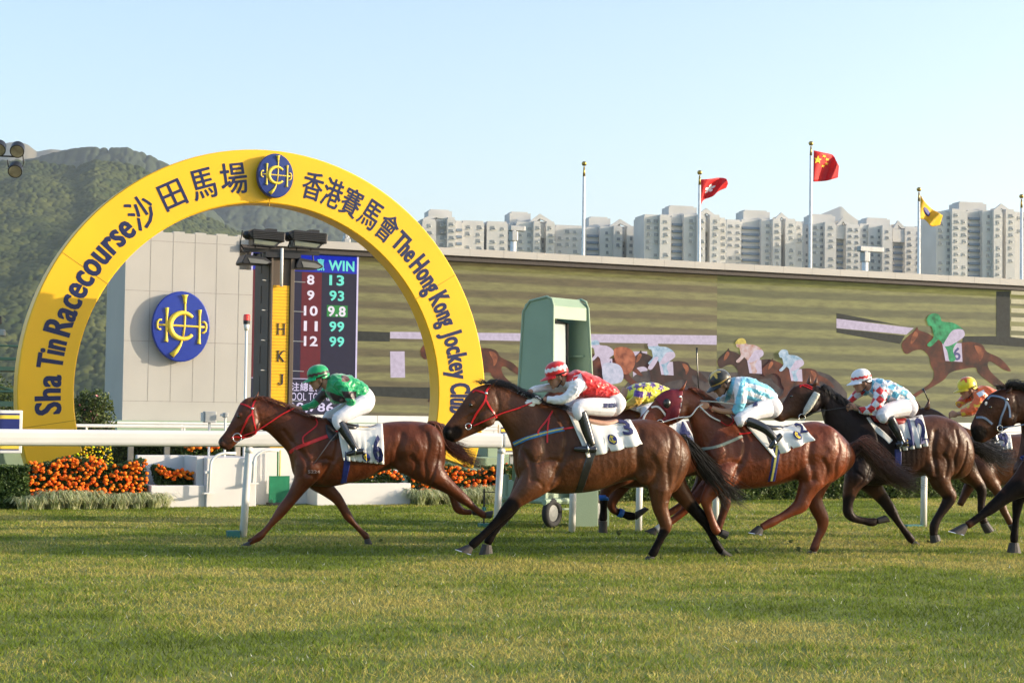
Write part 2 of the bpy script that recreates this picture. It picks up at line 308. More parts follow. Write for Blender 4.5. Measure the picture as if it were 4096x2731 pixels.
def emblem(fr, cs, cz, d, a, b, name, mt1, mt2, parent=None, th=.1, kind=None, label=None):
    """oval blue crest: horseshoe C, riding crop, H of two bits"""
    q = MB(); n = 40; R_ = []
    for k, (sc, dd) in enumerate(((1, 0), (1, th), (.97, th*1.15), (.5, th*1.25), (.02, th*1.28))):
        R_.append(np.array([fr(cs+a*sc*math.cos(2*math.pi*j/n), d+dd, cz+b*sc*math.sin(2*math.pi*j/n)) for j in range(n)]))
    q.rings(R_); disc = q.build(name, mt1, parent, None if parent is not None else fr(cs, d, cz), smooth=False)
    e = MB(); d2 = d+th*1.27; W = lambda x, y, k=0: fr(cs+x*a, d2+k, cz+y*b); r = .035*a*1.6
    L_ = [([(.10, .90), (.10, .85), (.11, .70), (.115, .66)], [.12, .08, .05, .05]), ([(.115, .66), (.12, .4), (.11, 0), (.07, -.27)], [.035]*4), ([(.03, -.40), (-.02, -.52), (-.14, -.68), (-.32, -.83)], [.03, .045, .07, .10]),
          ([(-.51, .52), (-.51, .48), (-.51, .3), (-.51, 0), (-.51, -.25), (-.51, -.40), (-.52, -.44)], [.07, .06, .04, .045, .04, .06, .07]), ([(.63, .49), (.63, .45), (.63, .3), (.63, 0), (.63, -.3), (.62, -.44), (.62, -.48)], [.07, .06, .04, .045, .04, .06, .07]),
          ([(-.78, .03), (-.5, .03), (0, .02), (.5, .01), (.80, 0)], [.035]*5),
          ([(-.68, .17), (-.76, .18), (-.82, .12), (-.83, .03), (-.82, -.06), (-.76, -.1), (-.70, -.09)], [.035]*7), ([(.72, .14), (.80, .15), (.86, .09), (.87, 0), (.85, -.10), (.78, -.16), (.72, -.16)], [.035]*7),
          ([(.05+.44*math.cos(t_), .02+.37*math.sin(t_)) for t_ in np.linspace(rad(42), rad(318), 22)], [.055+.04*math.sin(math.pi*i/21) for i in range(22)])]
    for pts, rr in L_: e.tube([W(x, y) for x, y in pts], [x*a*1.05 for x in rr], 6, flat=1, up=fr.n)
    e.build('monogram', mt2, disc, smooth=True); return disc
cs, cz = SF.sz(724, 1306, .9); b_ = SF.sz(724, 1165, .9)[1]-cz; a_ = (SF.sz(839, 1306, .9)[0]-SF.sz(608, 1306, .9)[0])/2
tag(emblem(SF, cs, cz, .75, a_, b_, 'crest_sign', M('crest_blue', (.014, .035, .28), .3, var=.05), gold, None, .18), 'large oval blue and yellow crest fixed on the grey tower wall', 'sign')

root = empty('video_screen_building', SF(s_r, 0, 0), 'very long low grandstand screen building with a grey roof beam and dark soffit', 'building')
q = MB(); q.box(SF, s_r+.01, 75, -4, .9, 9.60, 9.97); q.build('roof_beam', clad, root)
q = MB(); q.box(SF, s_n+.01, 75, -3.5, .72, 9.34, 9.598); q.build('soffit', M('soffit', (.05, .042, .04), .7), root)
q = MB(); q.box(SF, s_r+.01, 75, -4, -.05, 0.02, 9.33); q.build('back_wall', clad, root)
q = MB(); q.box(SF, s_r+.02, 75, -.04, .35, 0, 1.36); q.build('base_wall', white, root)
q = MB(); q.box(SF, -12.2, s_r+8, .52, 1.4, 0, 1.0); q.build('ledge', green, root)
q = MB()
for a in np.arange(0, 74, 1.9): q.box(SF, a, a+.02, .9, .903, 9.6, 9.97)
for a in np.arange(1, 74, 3.2): q.box(SF, a, a+.03, .35, .353, 0, 1.36)
q.build('panel_joint', joint, root)

# the picture on the LED wall: flat by nature, laid on the screen face
scr = empty('video_screen', SF(s_r, 0, 1.3), 'wide video wall showing galloping horses on striped turf beside a column of odds', 'screen')
E1 = .36
lg = emis('led_grass', (.235, .185, .07), E1, 1, 2.2, (.12, .12, 3), (.30, .27, .10)); lg2 = emis('led_grass_dark', (.12, .088, .038), E1, 1, 2.2, (.12, .12, 3), (.175, .15, .05)); ldark = emis('led_dark', (.035, .04, .035), E1, .3)
lwhite = emis('led_white', (.66, .56, .68), E1, .12); lcream = emis('led_cream', (.70, .62, .38), E1, .1)
def ledturf(name, sc, dist, c1, c2, tilt):
    mt = M(name, c1, .7, emit=E1, var=.1); nt = mt.node_tree; N = nt.nodes; L_ = nt.links; tc = N['Texture Coordinate']
    mp = N.new('ShaderNodeMapping'); mp.inputs['Scale'].default_value = (.35, .35, 1); mp.inputs['Rotation'].default_value = (0, rad(tilt), 0); L_.new(tc.outputs['Object'], mp.inputs[0])
    wv = N.new('ShaderNodeTexWave'); wv.wave_type = 'BANDS'; wv.bands_direction = 'Z'; wv.inputs['Scale'].default_value = sc; wv.inputs['Distortion'].default_value = dist; wv.inputs['Detail'].default_value = 3; wv.inputs['Detail Scale'].default_value = .8; L_.new(mp.outputs[0], wv.inputs[0])
    cr_ = N.new('ShaderNodeValToRGB'); cr_.color_ramp.elements[0].position = .28; cr_.color_ramp.elements[1].position = .72; cr_.color_ramp.elements[0].color = (*c2, 1); cr_.color_ramp.elements[1].color = (*c1, 1); L_.new(wv.outputs[0], cr_.inputs[0])
    m2 = N.new('ShaderNodeMapping'); m2.inputs['Scale'].default_value = (.5, .5, 3.2); L_.new(tc.outputs['Object'], m2.inputs[0]); ns = N.new('ShaderNodeTexNoise'); ns.inputs['Scale'].default_value = 2.0; ns.inputs['Detail'].default_value = 8; ns.inputs['Roughness'].default_value = .7; L_.new(m2.outputs[0], ns.inputs[0])
    r2 = N.new('ShaderNodeMapRange'); r2.inputs[1].default_value = .3; r2.inputs[2].default_value = .7; r2.inputs[3].default_value = .62; r2.inputs[4].default_value = 1.38; L_.new(ns.outputs[0], r2.inputs[0])
    mx = N.new('ShaderNodeMix'); mx.data_type = 'RGBA'; mx.blend_type = 'MULTIPLY'; mx.inputs[0].default_value = 1; L_.new(cr_.outputs[0], mx.inputs[6]); L_.new(r2.outputs[0], mx.inputs[7]); L_.new(mx.outputs[2], N['Principled BSDF'].inputs['Emission Color']); return mt
q = MB(); q.box(SF, 0, 20.97, -.04, 0, 1.36, 9.335); q.build('picture_turf', ledturf('led_turf', .39, .7, (.235, .215, .07), (.125, .10, .04), 0), scr)
q = MB(); q.box(SF, 20.975, 75, -.04, 0, 1.36, 9.335); q.build('picture_turf', ledturf('led_turf_replay', .36, 2.2, (.225, .22, .065), (.10, .105, .035), 1), scr)
SQ = lambda pts, d=0: [SF.sz(x, y, d) for x, y in pts]
def poly(mb, pts, d, mi=0): mb.prism(SF, SQ(pts, d), d-.006, d, mi)
q = MB(); aL = SF.sz(1560, 1350)[0]
q.prism(SF, [(aL, 5.28), (20.95, 5.50), (20.95, 6.02), (aL, 5.62)], .01, .014)
for x in (1560, 2530, 2980):
    q.prism(SF, SQ([(x, 1405), (x+58, 1405), (x+60, 1510), (x+2, 1510)]), .01, .014)
poly(q, [(3346, 1274), (3655, 1312), (3625, 1338), (3346, 1312)], .014); q.build('picture_rail', lwhite, scr)
q = MB(); q.prism(SF, [(0.02, 5.1), (aL-.02, 5.12), (aL-.02, 5.6), (0.02, 5.6)], .01, .014)
q.build('picture_shadow', ldark, scr); q = MB(); poly(q, [(1435, 1545), (1800, 1550), (1800, 1600), (1435, 1580)], .012); q.build('picture_shadow', ldark, scr); q = MB(); poly(q, [(3346, 1252), (3600, 1300), (3346, 1276)], .012); q.build('picture_shadow', ldark, scr); q = MB(); poly(q, [(3346, 1314), (3620, 1342), (3600, 1375), (3346, 1330)], .012)
q.build('picture_shadow', ldark, scr); q = MB(); poly(q, [(3985, 1165), (4040, 1165), (4040, 1347), (4400, 1385), (4400, 1410), (3850, 1370), (3850, 1345), (3985, 1344)], .016); q.build('picture_shadow', ldark, scr)
q = MB()
for k in range(6): poly(q, [(4045, 1160+k*36), (4500, 1180+k*36), (4500, 1198+k*36), (4045, 1178+k*36)], .012)
q.build('picture_post', lcream, scr)
HS = [(0, 40), (15, 22), (35, 5), (45, -8), (50, 2), (75, 10), (105, 30), (125, 38), (160, 40), (200, 36), (235, 44), (250, 65), (290, 85), (320, 120), (300, 118), (265, 95), (252, 100), (262, 125), (300, 160), (330, 190), (322, 198), (270, 165), (225, 128), (215, 112), (170, 118), (140, 128), (120, 150), (60, 185), (30, 205), (25, 196), (80, 160), (95, 130), (85, 105), (80, 80), (60, 60), (35, 62), (15, 72), (3, 62)]
JS = [(75, -25), (90, -42), (112, -38), (118, -24), (150, -20), (178, -2), (182, 20), (165, 34), (150, 60), (158, 88), (140, 92), (132, 60), (110, 30), (95, 20), (88, -8), (78, -12)]
def smo(p):
    p = [p[-1]]+list(p)+[p[0], p[1]]
    return [tuple(x) for x in catmull(p, 4)[4:-5]]
def ledhorse(px, py, k, hc, jc, cap, d=.022, num=None, nm='picture_horse'):
    q = MB(); T_ = lambda L: [(px+x*k, py+y*k) for x, y in L]
    poly(q, smo(T_(HS)), d, 0); poly(q, T_([(118, 38), (175, 40), (178, 95), (128, 92)]), d+.012, 3); poly(q, smo(T_([(214, 46), (232, 52), (240, 66), (236, 84), (228, 92), (226, 74), (218, 60)])), d+.004, 4); poly(q, smo(T_([(38, 6), (48, 12), (40, 30), (26, 42), (28, 24)])), d+.004, 4)
    poly(q, smo(T_(JS)), d+.024, 1); poly(q, smo(T_([(96, 2), (118, -6), (122, 10), (100, 36), (84, 50), (74, 44), (92, 24)])), d+.036, 1); poly(q, smo(T_([(72, -26), (80, -42), (96, -48), (110, -42), (114, -27), (94, -24)])), d+.03, 2); poly(q, smo(T_([(150, 2), (178, 0), (184, 18), (165, 34), (138, 48), (122, 46), (132, 26)])), d+.03, 3)
    if num: 
        a0, z0 = SF.sz(*T_([(150, 90)])[0], d); a1, z1 = SF.sz(*T_([(172, 52)])[0], d); flat_text(q, num, SF, a0, a1, z0, z1, d+.014, .004, .02, 5)
    q.build(nm, [hc, jc, cap, lwhite, emis('led_red', (.14, .035, .02), E1, 1, 2.5, col2=(.50, .16, .07)), emis('led_blue', (.1, .1, .25), E1)], scr)
lh = emis('led_bay', (.025, .012, .012), E1, 1, 1.6, col2=(.20, .05, .025)); lh2 = emis('led_black', (.018, .012, .014), E1, 1, 1.6, col2=(.09, .035, .03)); lgn = emis('led_green', (.015, .16, .06), E1, 1, 3, col2=(.06, .5, .2)); lbl = emis('led_sky', (.25, .42, .55), E1, 1, 4, col2=(.65, .75, .85)); lor = emis('led_orange', (.75, .62, .62), E1, 1, 3, col2=(.5, .2, .1)); lye = emis('led_yellow', (.7, .55, .12), E1, .2)
ledhorse(1683, 1345, 1.28, lh, lgn, lgn, .022, '6'); ledhorse(2300, 1400, .85, lh, lwhite, lbl, .022, '4', 'picture_horse'); ledhorse(2520, 1408, .98, lh2, lbl, lwhite, .06); ledhorse(2870, 1400, 1.0, lh2, lor, lye, .022); ledhorse(3050, 1440, .9, lh, lbl, lbl, .10); ledhorse(3608, 1318, 1.36, lh, lgn, lgn, .022, '6')
q = MB(); poly(q, smo([(2540, 1500), (2700, 1478), (2900, 1490), (3100, 1480), (3320, 1500), (3330, 1640), (2540, 1640)]), .016); q.build('picture_crowd_shadow', emis('led_dusk', (.035, .03, .04), E1, 1, 2, col2=(.13, .10, .09)), scr)
q = MB(); poly(q, smo([(2455, 1400), (2500, 1388), (2535, 1410), (2540, 1455), (2515, 1495), (2475, 1480)]), .10); q.build('picture_horse_rump', emis('led_rump', (.22, .05, .025), E1, 1, 3, col2=(.62, .20, .10)), scr)
q = MB(); poly(q, smo([(2620, 1428), (2634, 1434), (2608, 1476), (2592, 1470)]), .16); q.build('picture_sheepskin', lwhite, scr)
q = MB(); poly(q, smo([(2410, 1462), (2440, 1450), (2480, 1462), (2494, 1500), (2480, 1530), (2420, 1530)]), .13); q.build('picture_rider_back', emis('led_pale', (.45, .5, .62), E1, 1, 4, col2=(.75, .72, .85)), scr)
# tote columns
tb = MB(); TA0 = s_r+.03; sx = lambda x, y: SF.sz(x, y, .06)
TB1 = sx(1428, 1300)[0]
tb.box(SF, TA0, TB1, .01, .05, 1.4, 9.33, 0); q = tb
def seg(x0, y0, x1, y1, mi, d=.054):
    a0, z1 = sx(x0, y0); a1, z0 = sx(x1, y1); q.box(SF, a0, a1, .05, d, z0, z1, mi)
z_h = sx(1300, 1090)[1]; q.box(SF, TA0, TB1-.05, .05, .054, z_h, 9.32, 1)
a0 = sx(1204, 1300)[0]; a1 = sx(1284, 1300)[0]; zb = sx(1300, 1515)[1]; q.box(SF, a0, a1, .05, .054, zb, z_h-.02, 2); q.box(SF, TA0, TA0+.2, .05, .054, zb, z_h, 2)
q.box(SF, TB1-.05, TB1+.03, .05, .07, 1.4, 9.33, 3); q.box(SF, TA0-.0, TA0+.07, .055, .07, 1.4, 9.3, 3); q.box(SF, TA0+.1, TB1-.1, .055, .06, zb-.03, zb, 3)
rows = [('8', '13', 1118), ('9', '93', 1180), ('10', '9.8', 1242), ('11', '99', 1303), ('12', '99', 1363)]
for n_, o_, y in rows:
    yc = y+1; wd = 15 if len(n_) == 1 else 28
    a0, z0 = sx(1243-wd, yc+19); a1, z1 = sx(1243+wd, yc-19); flat_text(q, n_, SF, a0, a1, z0, z1, .056, .006, .025, 4)
    w2 = 30 if o_ != '9.8' else 36
    if o_ == '9.8':
        A0, Z0 = sx(1349-42, yc+23); A1, Z1 = sx(1349+42, yc-20); q.box(SF, A0, A1, .054, .057, Z0, Z1, 5)
    a0, z0 = sx(1347-w2, yc+22); a1, z1 = sx(1347+w2, yc-17); flat_text(q, o_, SF, a0, a1, z0, z1, .058, .006, .025, 6 if o_ != '9.8' else 4)
a0, z0 = sx(1314, 1082); a1, z1 = sx(1418, 1046); flat_text(q, 'WIN', SF, a0, a1, z0, z1, .056, .006, .03, 6)
a0, z0 = sx(1268, 1082); a1, z1 = sx(1298, 1036); flat_text(q, '贏', SF, a0, a1, z0, z1, .056, .006, .01, 6)
a0, z0 = sx(1165, 1564); a1, z1 = sx(1268, 1530); flat_text(q, '注總額', SF, a0, a1, z0, z1, .056, .006, .01, 3)
a0, z0 = sx(1150, 1600); a1, z1 = sx(1325, 1572); flat_text(q, 'POOL TOTAL', SF, a0, a1, z0, z1, .056, .006, .0, 3)
a0, z0 = sx(1150, 1650); a1, z1 = sx(1420, 1612); flat_text(q, '20,786,07', SF, a0, a1, z0, z1, .056, .006, .02, 3)
tb.build('odds_column', [emis('tote_navy', (.018, .018, .05), E1), emis('tote_blue', (.01, .03, .5), E1), emis('tote_red', (.16, .012, .025), E1), emis('tote_edge', (.85, .75, 1), E1), emis('tote_white', (1, .9, 1), E1), emis('tote_green', (.03, .28, .06), E1), emis('tote_mint', (.2, .95, .75), E1)], scr)

# flagpoles behind the screen
pole = M('pole_white', (.72, .72, .70), .4); ballm = M('brass_ball', (.45, .30, .08), .3, .8)
def flag_on(x, ytop, lab, D):
    T_ = P(x, ytop, D); c = np.array([T_[0], D, 0]); root = empty('flagpole', c, lab, 'flagpole', 'flagpoles behind the screen')
    q = MB(); q.tube([c, c+[0, 0, T_[2]*.5], c+[0, 0, T_[2]-1.1]], [.14, .125, .09], 12); q.build('pole', pole, root, smooth=True)
    q = MB(); q.ell(c+[0, 0, T_[2]-.25], (.17, 0, 0), (0, .17, 0), (0, 0, .16)); q.tube([c+[0, 0, T_[2]-1.1], c+[0, 0, T_[2]-.45]], [.09, .05]); q.build('finial', ballm, root, smooth=True); return root
flag_on(2337, 640, 'white flagpole with a brass ball and no flag', 112); flag_on(2799, 676, 'white flagpole carrying the red flag with a white flower', 115); flag_on(3244, 560, 'tallest white flagpole, in the middle, carrying the red flag with yellow stars', 118)
flag_on(3676, 744, 'white flagpole carrying the small yellow flag', 121); flag_on(4086, 772, 'flagpole at the very right edge of the view', 124)
def flag(D, outline_top, outline_bot, mat, name, label, motif=None, mm=None):
    """cloth between two px edges (from hoist to fly), rippling in depth"""
    fr = Fr((0, D, 0), 24); n = 26; k = 14; T_ = catmull(outline_top, 8); B_ = catmull(outline_bot, 8)
    ti = np.linspace(0, len(T_)-1, n); T2 = np.array([T_[int(i)] for i in ti]); bi = np.linspace(0, len(B_)-1, n); B2 = np.array([B_[int(i)] for i in bi])
    f = lambda u, v: (lambda p: fr.hit(p[0], p[1], .35*math.sin(u*9+v*2.2)*min(1, u*2)))(T2[min(n-1, int(u*(n-1)+.5))]*(1-v)+B2[min(n-1, int(u*(n-1)+.5))]*v)
    V = [f(i/(n-1), j/(k-1)) for i in range(n) for j in range(k)]; q = MB(); q.add(V, [(i*k+j, i*k+j+1, (i+1)*k+j+1, (i+1)*k+j) for i in range(n-1) for j in range(k-1)])
    o = q.build(name, mat, None, V[0], smooth=True); sd = o.modifiers.new('s', 'SOLIDIFY'); sd.thickness = .02; tag(o, label, 'flag')
    for shape in (motif or []):
        e = MB(); V = []
        for (u, v) in shape:
            i = u*(n-1); i0 = int(i); fr_ = i-i0; p0 = T2[i0]*(1-v)+B2[i0]*v; p1 = T2[min(n-1, i0+1)]*(1-v)+B2[min(n-1, i0+1)]*v; p = p0*(1-fr_)+p1*fr_; V.append(fr.hit(p[0], p[1], .35*math.sin(u*9+v*2.2)*min(1, u*2)+.06))
        V2 = [np.array(x)-fr.n*.03 for x in V]; nn = len(V); e.add(V+V2, [tuple(range(nn)), tuple(range(2*nn-1, nn-1, -1))]+[(i, (i+1) % nn, (i+1) % nn+nn, i+nn) for i in range(nn)]); e.build('emblem', mm[shape is not motif[0] and len(mm) > 1] if isinstance(mm, list) else mm, o)
def star(cx, cy, rx, ry, rot=0, n=5, inner=.4): return [(cx+rx*(1 if i % 2 == 0 else inner)*math.sin(rot+math.pi*i/n), cy-ry*(1 if i % 2 == 0 else inner)*math.cos(rot+math.pi*i/n)) for i in range(2*n)]
redf = M('flag_red', (.72, .015, .02), .6, transl=.3, var=.05); yelf = M('flag_yellow', (.85, .52, .02), .6, transl=.3, var=.05); wf = M('flag_white', (.8, .8, .8), .6); yf = M('flag_star', (.9, .6, .03), .6); bf = M('flag_blue', (.02, .03, .22), .6)
flag(115, [(2803, 718), (2840, 716), (2880, 711), (2905, 716), (2912, 735)], [(2803, 822), (2815, 800), (2850, 785), (2875, 765), (2905, 752)], redf, 'flag', 'red flag with a white five petal flower', [[((.34)+.14*r_*math.sin(t_), .5-.22*r_*math.cos(t_)) for t_ in np.linspace(0, 2*math.pi, 50, endpoint=False) for r_ in [.35+.65*abs(math.cos(2.5*t_))]]], wf)
flag(118, [(3255, 602), (3290, 610), (3330, 620), (3345, 645), (3356, 665)], [(3253, 727), (3280, 726), (3310, 722), (3340, 714), (3352, 710)], redf, 'flag', 'red flag with five yellow stars on the tallest pole', [star(.16, .28, .12, .15)]+[star(x, y, .05, .06, r) for x, y, r in ((.32, .12, .4), (.40, .22, .9), (.40, .37, 0), (.32, .47, .5))], yf)
flag(121, [(3682, 780), (3700, 808), (3728, 836), (3752, 850), (3771, 862)], [(3678, 876), (3698, 878), (3712, 892), (3728, 906), (3760, 900)], yelf, 'flag', 'small yellow flag with a blue oval crest', [[(.36+.13*math.sin(t_), .45-.2*math.cos(t_)) for t_ in np.linspace(0, 2*math.pi, 20, endpoint=False)]], bf)
# camera masts on the roof
def mast(x, y0, y1, head, label):
    D = 108; a, b = P(x, y0, D), P(x, y1, D); c = np.array([a[0], D, 0]); root = empty('camera_mast', c, label, 'camera mast', 'masts behind the screen roof')
    q = MB(); q.tube([c, [c[0], D, b[2]]], .2, 10); q.build('mast', pole, root, smooth=True)
    fr = Fr(c, 24); q = MB(); q.box(fr, *head, -.2, .2, b[2]-.15, b[2]+.2); q.box(fr, -.22, .22, -.25, .25, b[2]-.8, b[2]-.16); q.build('camera_head', grey, root, bevel=.05)
mast(2053, 1012, 915, (-.3, .75), 'white mast with a small camera above the roof beam, beside the arch'); mast(3460, 1090, 998, (-.5, 1.3), 'white mast with a long camera head right of the tallest flagpole'); mast(1384, 985, 945, (-.15, .15), 'short thin white mast above the roof beam inside the arch')
# ------------------------------------------------------------------ finish arch
AF = Fr((0, 33.32, 0), 24); AC = (-4.955, 1.87); RO = 4.397; RI = 3.43; TH = .45
root = empty('finish_arch', AF(AC[0], 0, 0), 'huge yellow horseshoe arch lettered in navy blue above the flower beds', 'arch', None)
archm = M('arch_yellow', (.84, .465, .011), .42, var=.05, scale=.9, bump=.03, bscale=3)
z_bot = .485; phi0 = math.pi/2+math.asin((AC[1]-z_bot)/RO)
N_ = 72; rg = []; ZK = 1.017
for k in range(N_+1):
    ph = -phi0+2*phi0*k/N_
    ri = RI; 
    def pt(r, d):
        x = AC[0]+r*math.sin(ph); z = AC[1]+r*math.cos(ph)*(ZK if abs(ph) < math.pi/2 else 1); return AF(x, d, z)
    bv = .02
    rg.append(np.array([pt(RO-bv, 0), pt(RO, -bv), pt(RO, -TH), pt(RI, -TH), pt(RI, -bv), pt(RI+bv, 0)]))
q = MB(); q.rings(rg); q.build('arch_band', archm, root)
q = MB()
for ph in (rad(58), rad(-57), rad(0.5), rad(-99), rad(99)):      # joints between the panels
    a = np.array([math.sin(ph), math.cos(ph)]); b_2 = np.array([math.cos(ph), -math.sin(ph)])*.006; c0 = np.array(AC)
    q.prism(AF, [tuple(c0+a*RI-b_2), tuple(c0+a*RO-b_2), tuple(c0+a*RO+b_2), tuple(c0+a*RI+b_2)], .001, .003)
q.build('panel_joint', M('arch_joint', (.45, .25, .01), .6), root)
def ang(x, y):
    s, z = AF.sz(x, y); z = AC[1]+(z-AC[1])/(ZK if z > AC[1] else 1); return math.atan2(s-AC[0], z-AC[1]), math.hypot(s-AC[0], z-AC[1])
lett = M('lettering_navy', (.008, .014, .075), .4, var=.03)
def arc_text(s, pa, pb, h, bold, name='lettering', rm=None):
    """word bent on the arch between the angles of two points"""
    A0, r0 = ang(*pa); A1, r1 = ang(*pb); rm = rm or (r0+r1)/2
    V, Fc = text_mesh(s, bold); mn, mx_ = V.min(0), V.max(0); u = (V[:, 0]-mn[0])/(mx_[0]-mn[0])
    # caps height 0.7 -> h
    base = rm-h/2; r = base+V[:, 1]/.72*h; a = A0+(A1-A0)*u; d = np.where(V[:, 2] > 0, .004, .001)
    S = AC[0]+r*np.sin(a); Z = AC[1]+r*np.cos(a)*np.where(np.cos(a) > 0, ZK, 1); q = MB()
    for dx, dd in ((0, 0), (-.013, .0007), (.013, .0014), (-.006, .002), (.006, .0026)): q.add(AF.o+np.outer(S+dx*np.cos(a), AF.t)+np.outer(d+dd, AF.n)+np.outer(Z-dx*np.sin(a), (0, 0, 1)), Fc)
    q.build(name, lett, root)
RM = 3.892
arc_text('Sha', (205, 1655), (215, 1500), 0.45, .016, rm=RM); arc_text('Tin', (215, 1472), (235, 1362), 0.45, .016, rm=RM); arc_text('Racecourse', (240, 1338), (514, 890), 0.475, .016, rm=RM)
def cjk(s, p, wpx, h):
    A, r = ang(*p); V, Fc = text_mesh(s, .0); mn, mx_ = V.min(0), V.max(0); c = (mn+mx_)/2; k = h/(mx_[1]-mn[1]); kx = wpx/(mx_[0]-mn[0])
    x = (V[:, 0]-c[0])*kx*1.075; y = (V[:, 1]-c[1])*k*1.075; d = np.where(V[:, 2] > 0, .004, .001); r_ = RM
    S = AC[0]+(r_+y)*math.sin(A)+x*math.cos(A); Z = AC[1]+(r_+y)*math.cos(A)*ZK-x*math.sin(A)
    q = MB()
    for e, (ex, ez) in enumerate(((0, 0), (.008, 0), (-.008, 0), (0, .006), (0, -.006))): q.add(AF.o+np.outer(S+ex, AF.t)+np.outer(d+e*.0007, AF.n)+np.outer(Z+ez, (0, 0, 1)), Fc)
    q.build('lettering', lett, root)
for ch, p, w_, h_ in (('沙', (571, 855), .44, .52), ('田', (691, 782), .40, .44), ('馬', (811, 732), .41, .50), ('場', (934, 705), .45, .52), ('香', (1256, 728), .36, .48), ('港', (1337, 757), .34, .50), ('賽', (1412, 800), .34, .50), ('馬', (1490, 845), .34, .50), ('會', (1556, 905), .34, .50)): cjk(ch, p, w_, h_)
arc_text('The', (1591, 943), (1662, 1020), 0.385, .016, rm=RM); arc_text('Hong', (1668, 1038), (1758, 1150), 0.41, .016, rm=RM); arc_text('Kong', (1766, 1168), (1815, 1292), 0.41, .016, rm=RM)
arc_text('Jockey', (1822, 1316), (1862, 1512), 0.41, .016, rm=RM); arc_text('Club', (1864, 1532), (1858, 1655), 0.41, .016, rm=RM)
cs, cz = AF.sz(1098, 705, .1); b_ = .96*(cz-AF.sz(1098, 797, .1)[1]); a_ = (AF.sz(1170, 703, .1)[0]-AF.sz(1027, 703, .1)[0])/2
d_ = emblem(AF, cs, cz, .07, a_, b_, 'crest', M('crest_navy', (.014, .035, .19), .4, var=.04), gold, root, .10)
q = MB(); q.tube([AF(cs, -.1, cz), AF(cs, .08, cz)], .2); q.build('crest_mount', navy, root)

# green plinth walls beside and below the arch
GF = Fr(P(140, 1850, 30.6)*[1, 1, 0], 24)
q = MB(); q.box(GF, -6, .25, -.3, 0, 0, .86); tag(q.build('garden_wall', green, None, GF(0, 0, 0), bevel=.015), 'pale green wall at the foot of the left leg of the arch', 'wall')
sL = AC[0]-RO; q = MB(); q.box(AF, sL+.1, sL+1.5, -TH-.1, .08, 0, z_bot-.004); tag(q.build('arch_plinth', green, None, AF(sL, 0, 0), bevel=.015), 'green plinth under the left leg of the arch', 'plinth'); sL = AC[0]+RO; q = MB(); q.box(AF, sL-1.5, sL-.1, -TH-.1, .08, 0, z_bot-.004); tag(q.build('arch_plinth', green, None, AF(sL-1.5, 0, 0), bevel=.015), 'green plinth under the right leg of the arch', 'plinth')
GR = Fr(P(1900, 1850, 34.6)*[1, 1, 0], 24)
q = MB(); q.box(GR, -.6, 14, -.3, 0, 0, .66); q.box(GR, .4, 14, -.9, -.3, 0, .90); q.box(GR, .4, 14, -.95, -.25, .90, .95); tag(q.build('garden_wall', green, None, GR(0, 0, 0), bevel=.015), 'pale green wall at the foot of the right leg of the arch', 'wall')
# blue signboards
def signb(fr, a0, a1, z0, z1, label):
    root = empty('signboard', fr(a0, 0, 0), label, 'sign')
    q = MB(); q.box(fr, a0, a1, -.06, 0, z0, z1); q.build('frame', white, root, bevel=.01)
    q = MB(); q.box(fr, a0+.05, a1-.05, .001, .006, z0+.05, z1-.05); q.build('panel', navy, root)
    q = MB(); q.box(fr, a0+.05, a1-.05, .007, .010, z1-.14, z1-.08); q.box(fr, a0+.05, a1-.05, .007, .010, z0+.07, z0+.13); q.build('gold_stripe', gold, root)
    q = MB(); q.box(fr, a0+.3, a0+.36, -.16, -.1, 0, z1-.1); q.box(fr, a1-.4, a1-.34, -.16, -.1, 0, z1-.1); q.build('post', grey, root)
SB = Fr(P(90, 1700, 28.2)*[1, 1, 0], 24); z1 = SB.sz(90, 1641)[1]; z0 = SB.sz(90, 1812)[1]; signb(SB, -3.2, 0, z0, z1, 'blue signboard with gold stripes and white frame at the left edge')
SB2 = Fr(P(1995, 1700, 33.4)*[1, 1, 0], 24); signb(SB2, 0, 3.0, .75, 1.33, 'blue signboard with gold stripes half hidden behind the second horse')

# ------------------------------------------------------------------ judge tower with floodlights
TF = Fr(P(1081, 1300, 29.0)*[1, 1, 0], 24)
root = empty('finish_tower', TF(0, 0, 0), 'dark brown steel post tower with a yellow lettered panel', 'tower')
brown = M('tower_brown', (.09, .066, .05), .6, var=.1, scale=3); dk = M('tower_dark', (.045, .040, .04), .6, var=.15, scale=2)
tw = TF.sz(1175, 1300)[0]; zt = TF.sz(1100, 1004)[1]; p0 = TF.sz(1091, 1300)[0]; p1 = TF.sz(1157, 1300)[0]; zp = TF.sz(1120, 1141)[1]
q = MB(); q.box(TF, 0, tw, -1.0, -.06, 0, zt-.12); q.box(TF, 0, p0-.01, -.06, .0, 0, zt-.12); q.box(TF, p1+.01, tw, -.06, .0, 0, zt-.12); q.build('column', brown, root, bevel=.006)
q = MB(); q.box(TF, -.012, -.001, -.98, -.1, 0.1, zt-.2)
for z in np.arange(.8, 4.2, .52): q.box(TF, -.02, -.012, -.75, -.55, z, z+.3)
q.build('side_panel', dk, root)
q = MB(); q.box(TF, p0, p1, -.055, -.03, .3, zp); yp = q.build('yellow_panel', M('panel_amber', (.80, .42, .008), .5, var=.06), root)
q = MB()
for z in np.arange(.35, zp, .055): q.box(TF, p0+.002, p1-.002, -.03, -.027, z, z+.007)
q.build('slat_line', M('panel_line', (.42, .2, .01), .6), yp)
lt = M('letter_dark', (.02, .018, .03), .5)
q = MB(); T3 = lambda x, y: TF.sz(x, y, -.02)
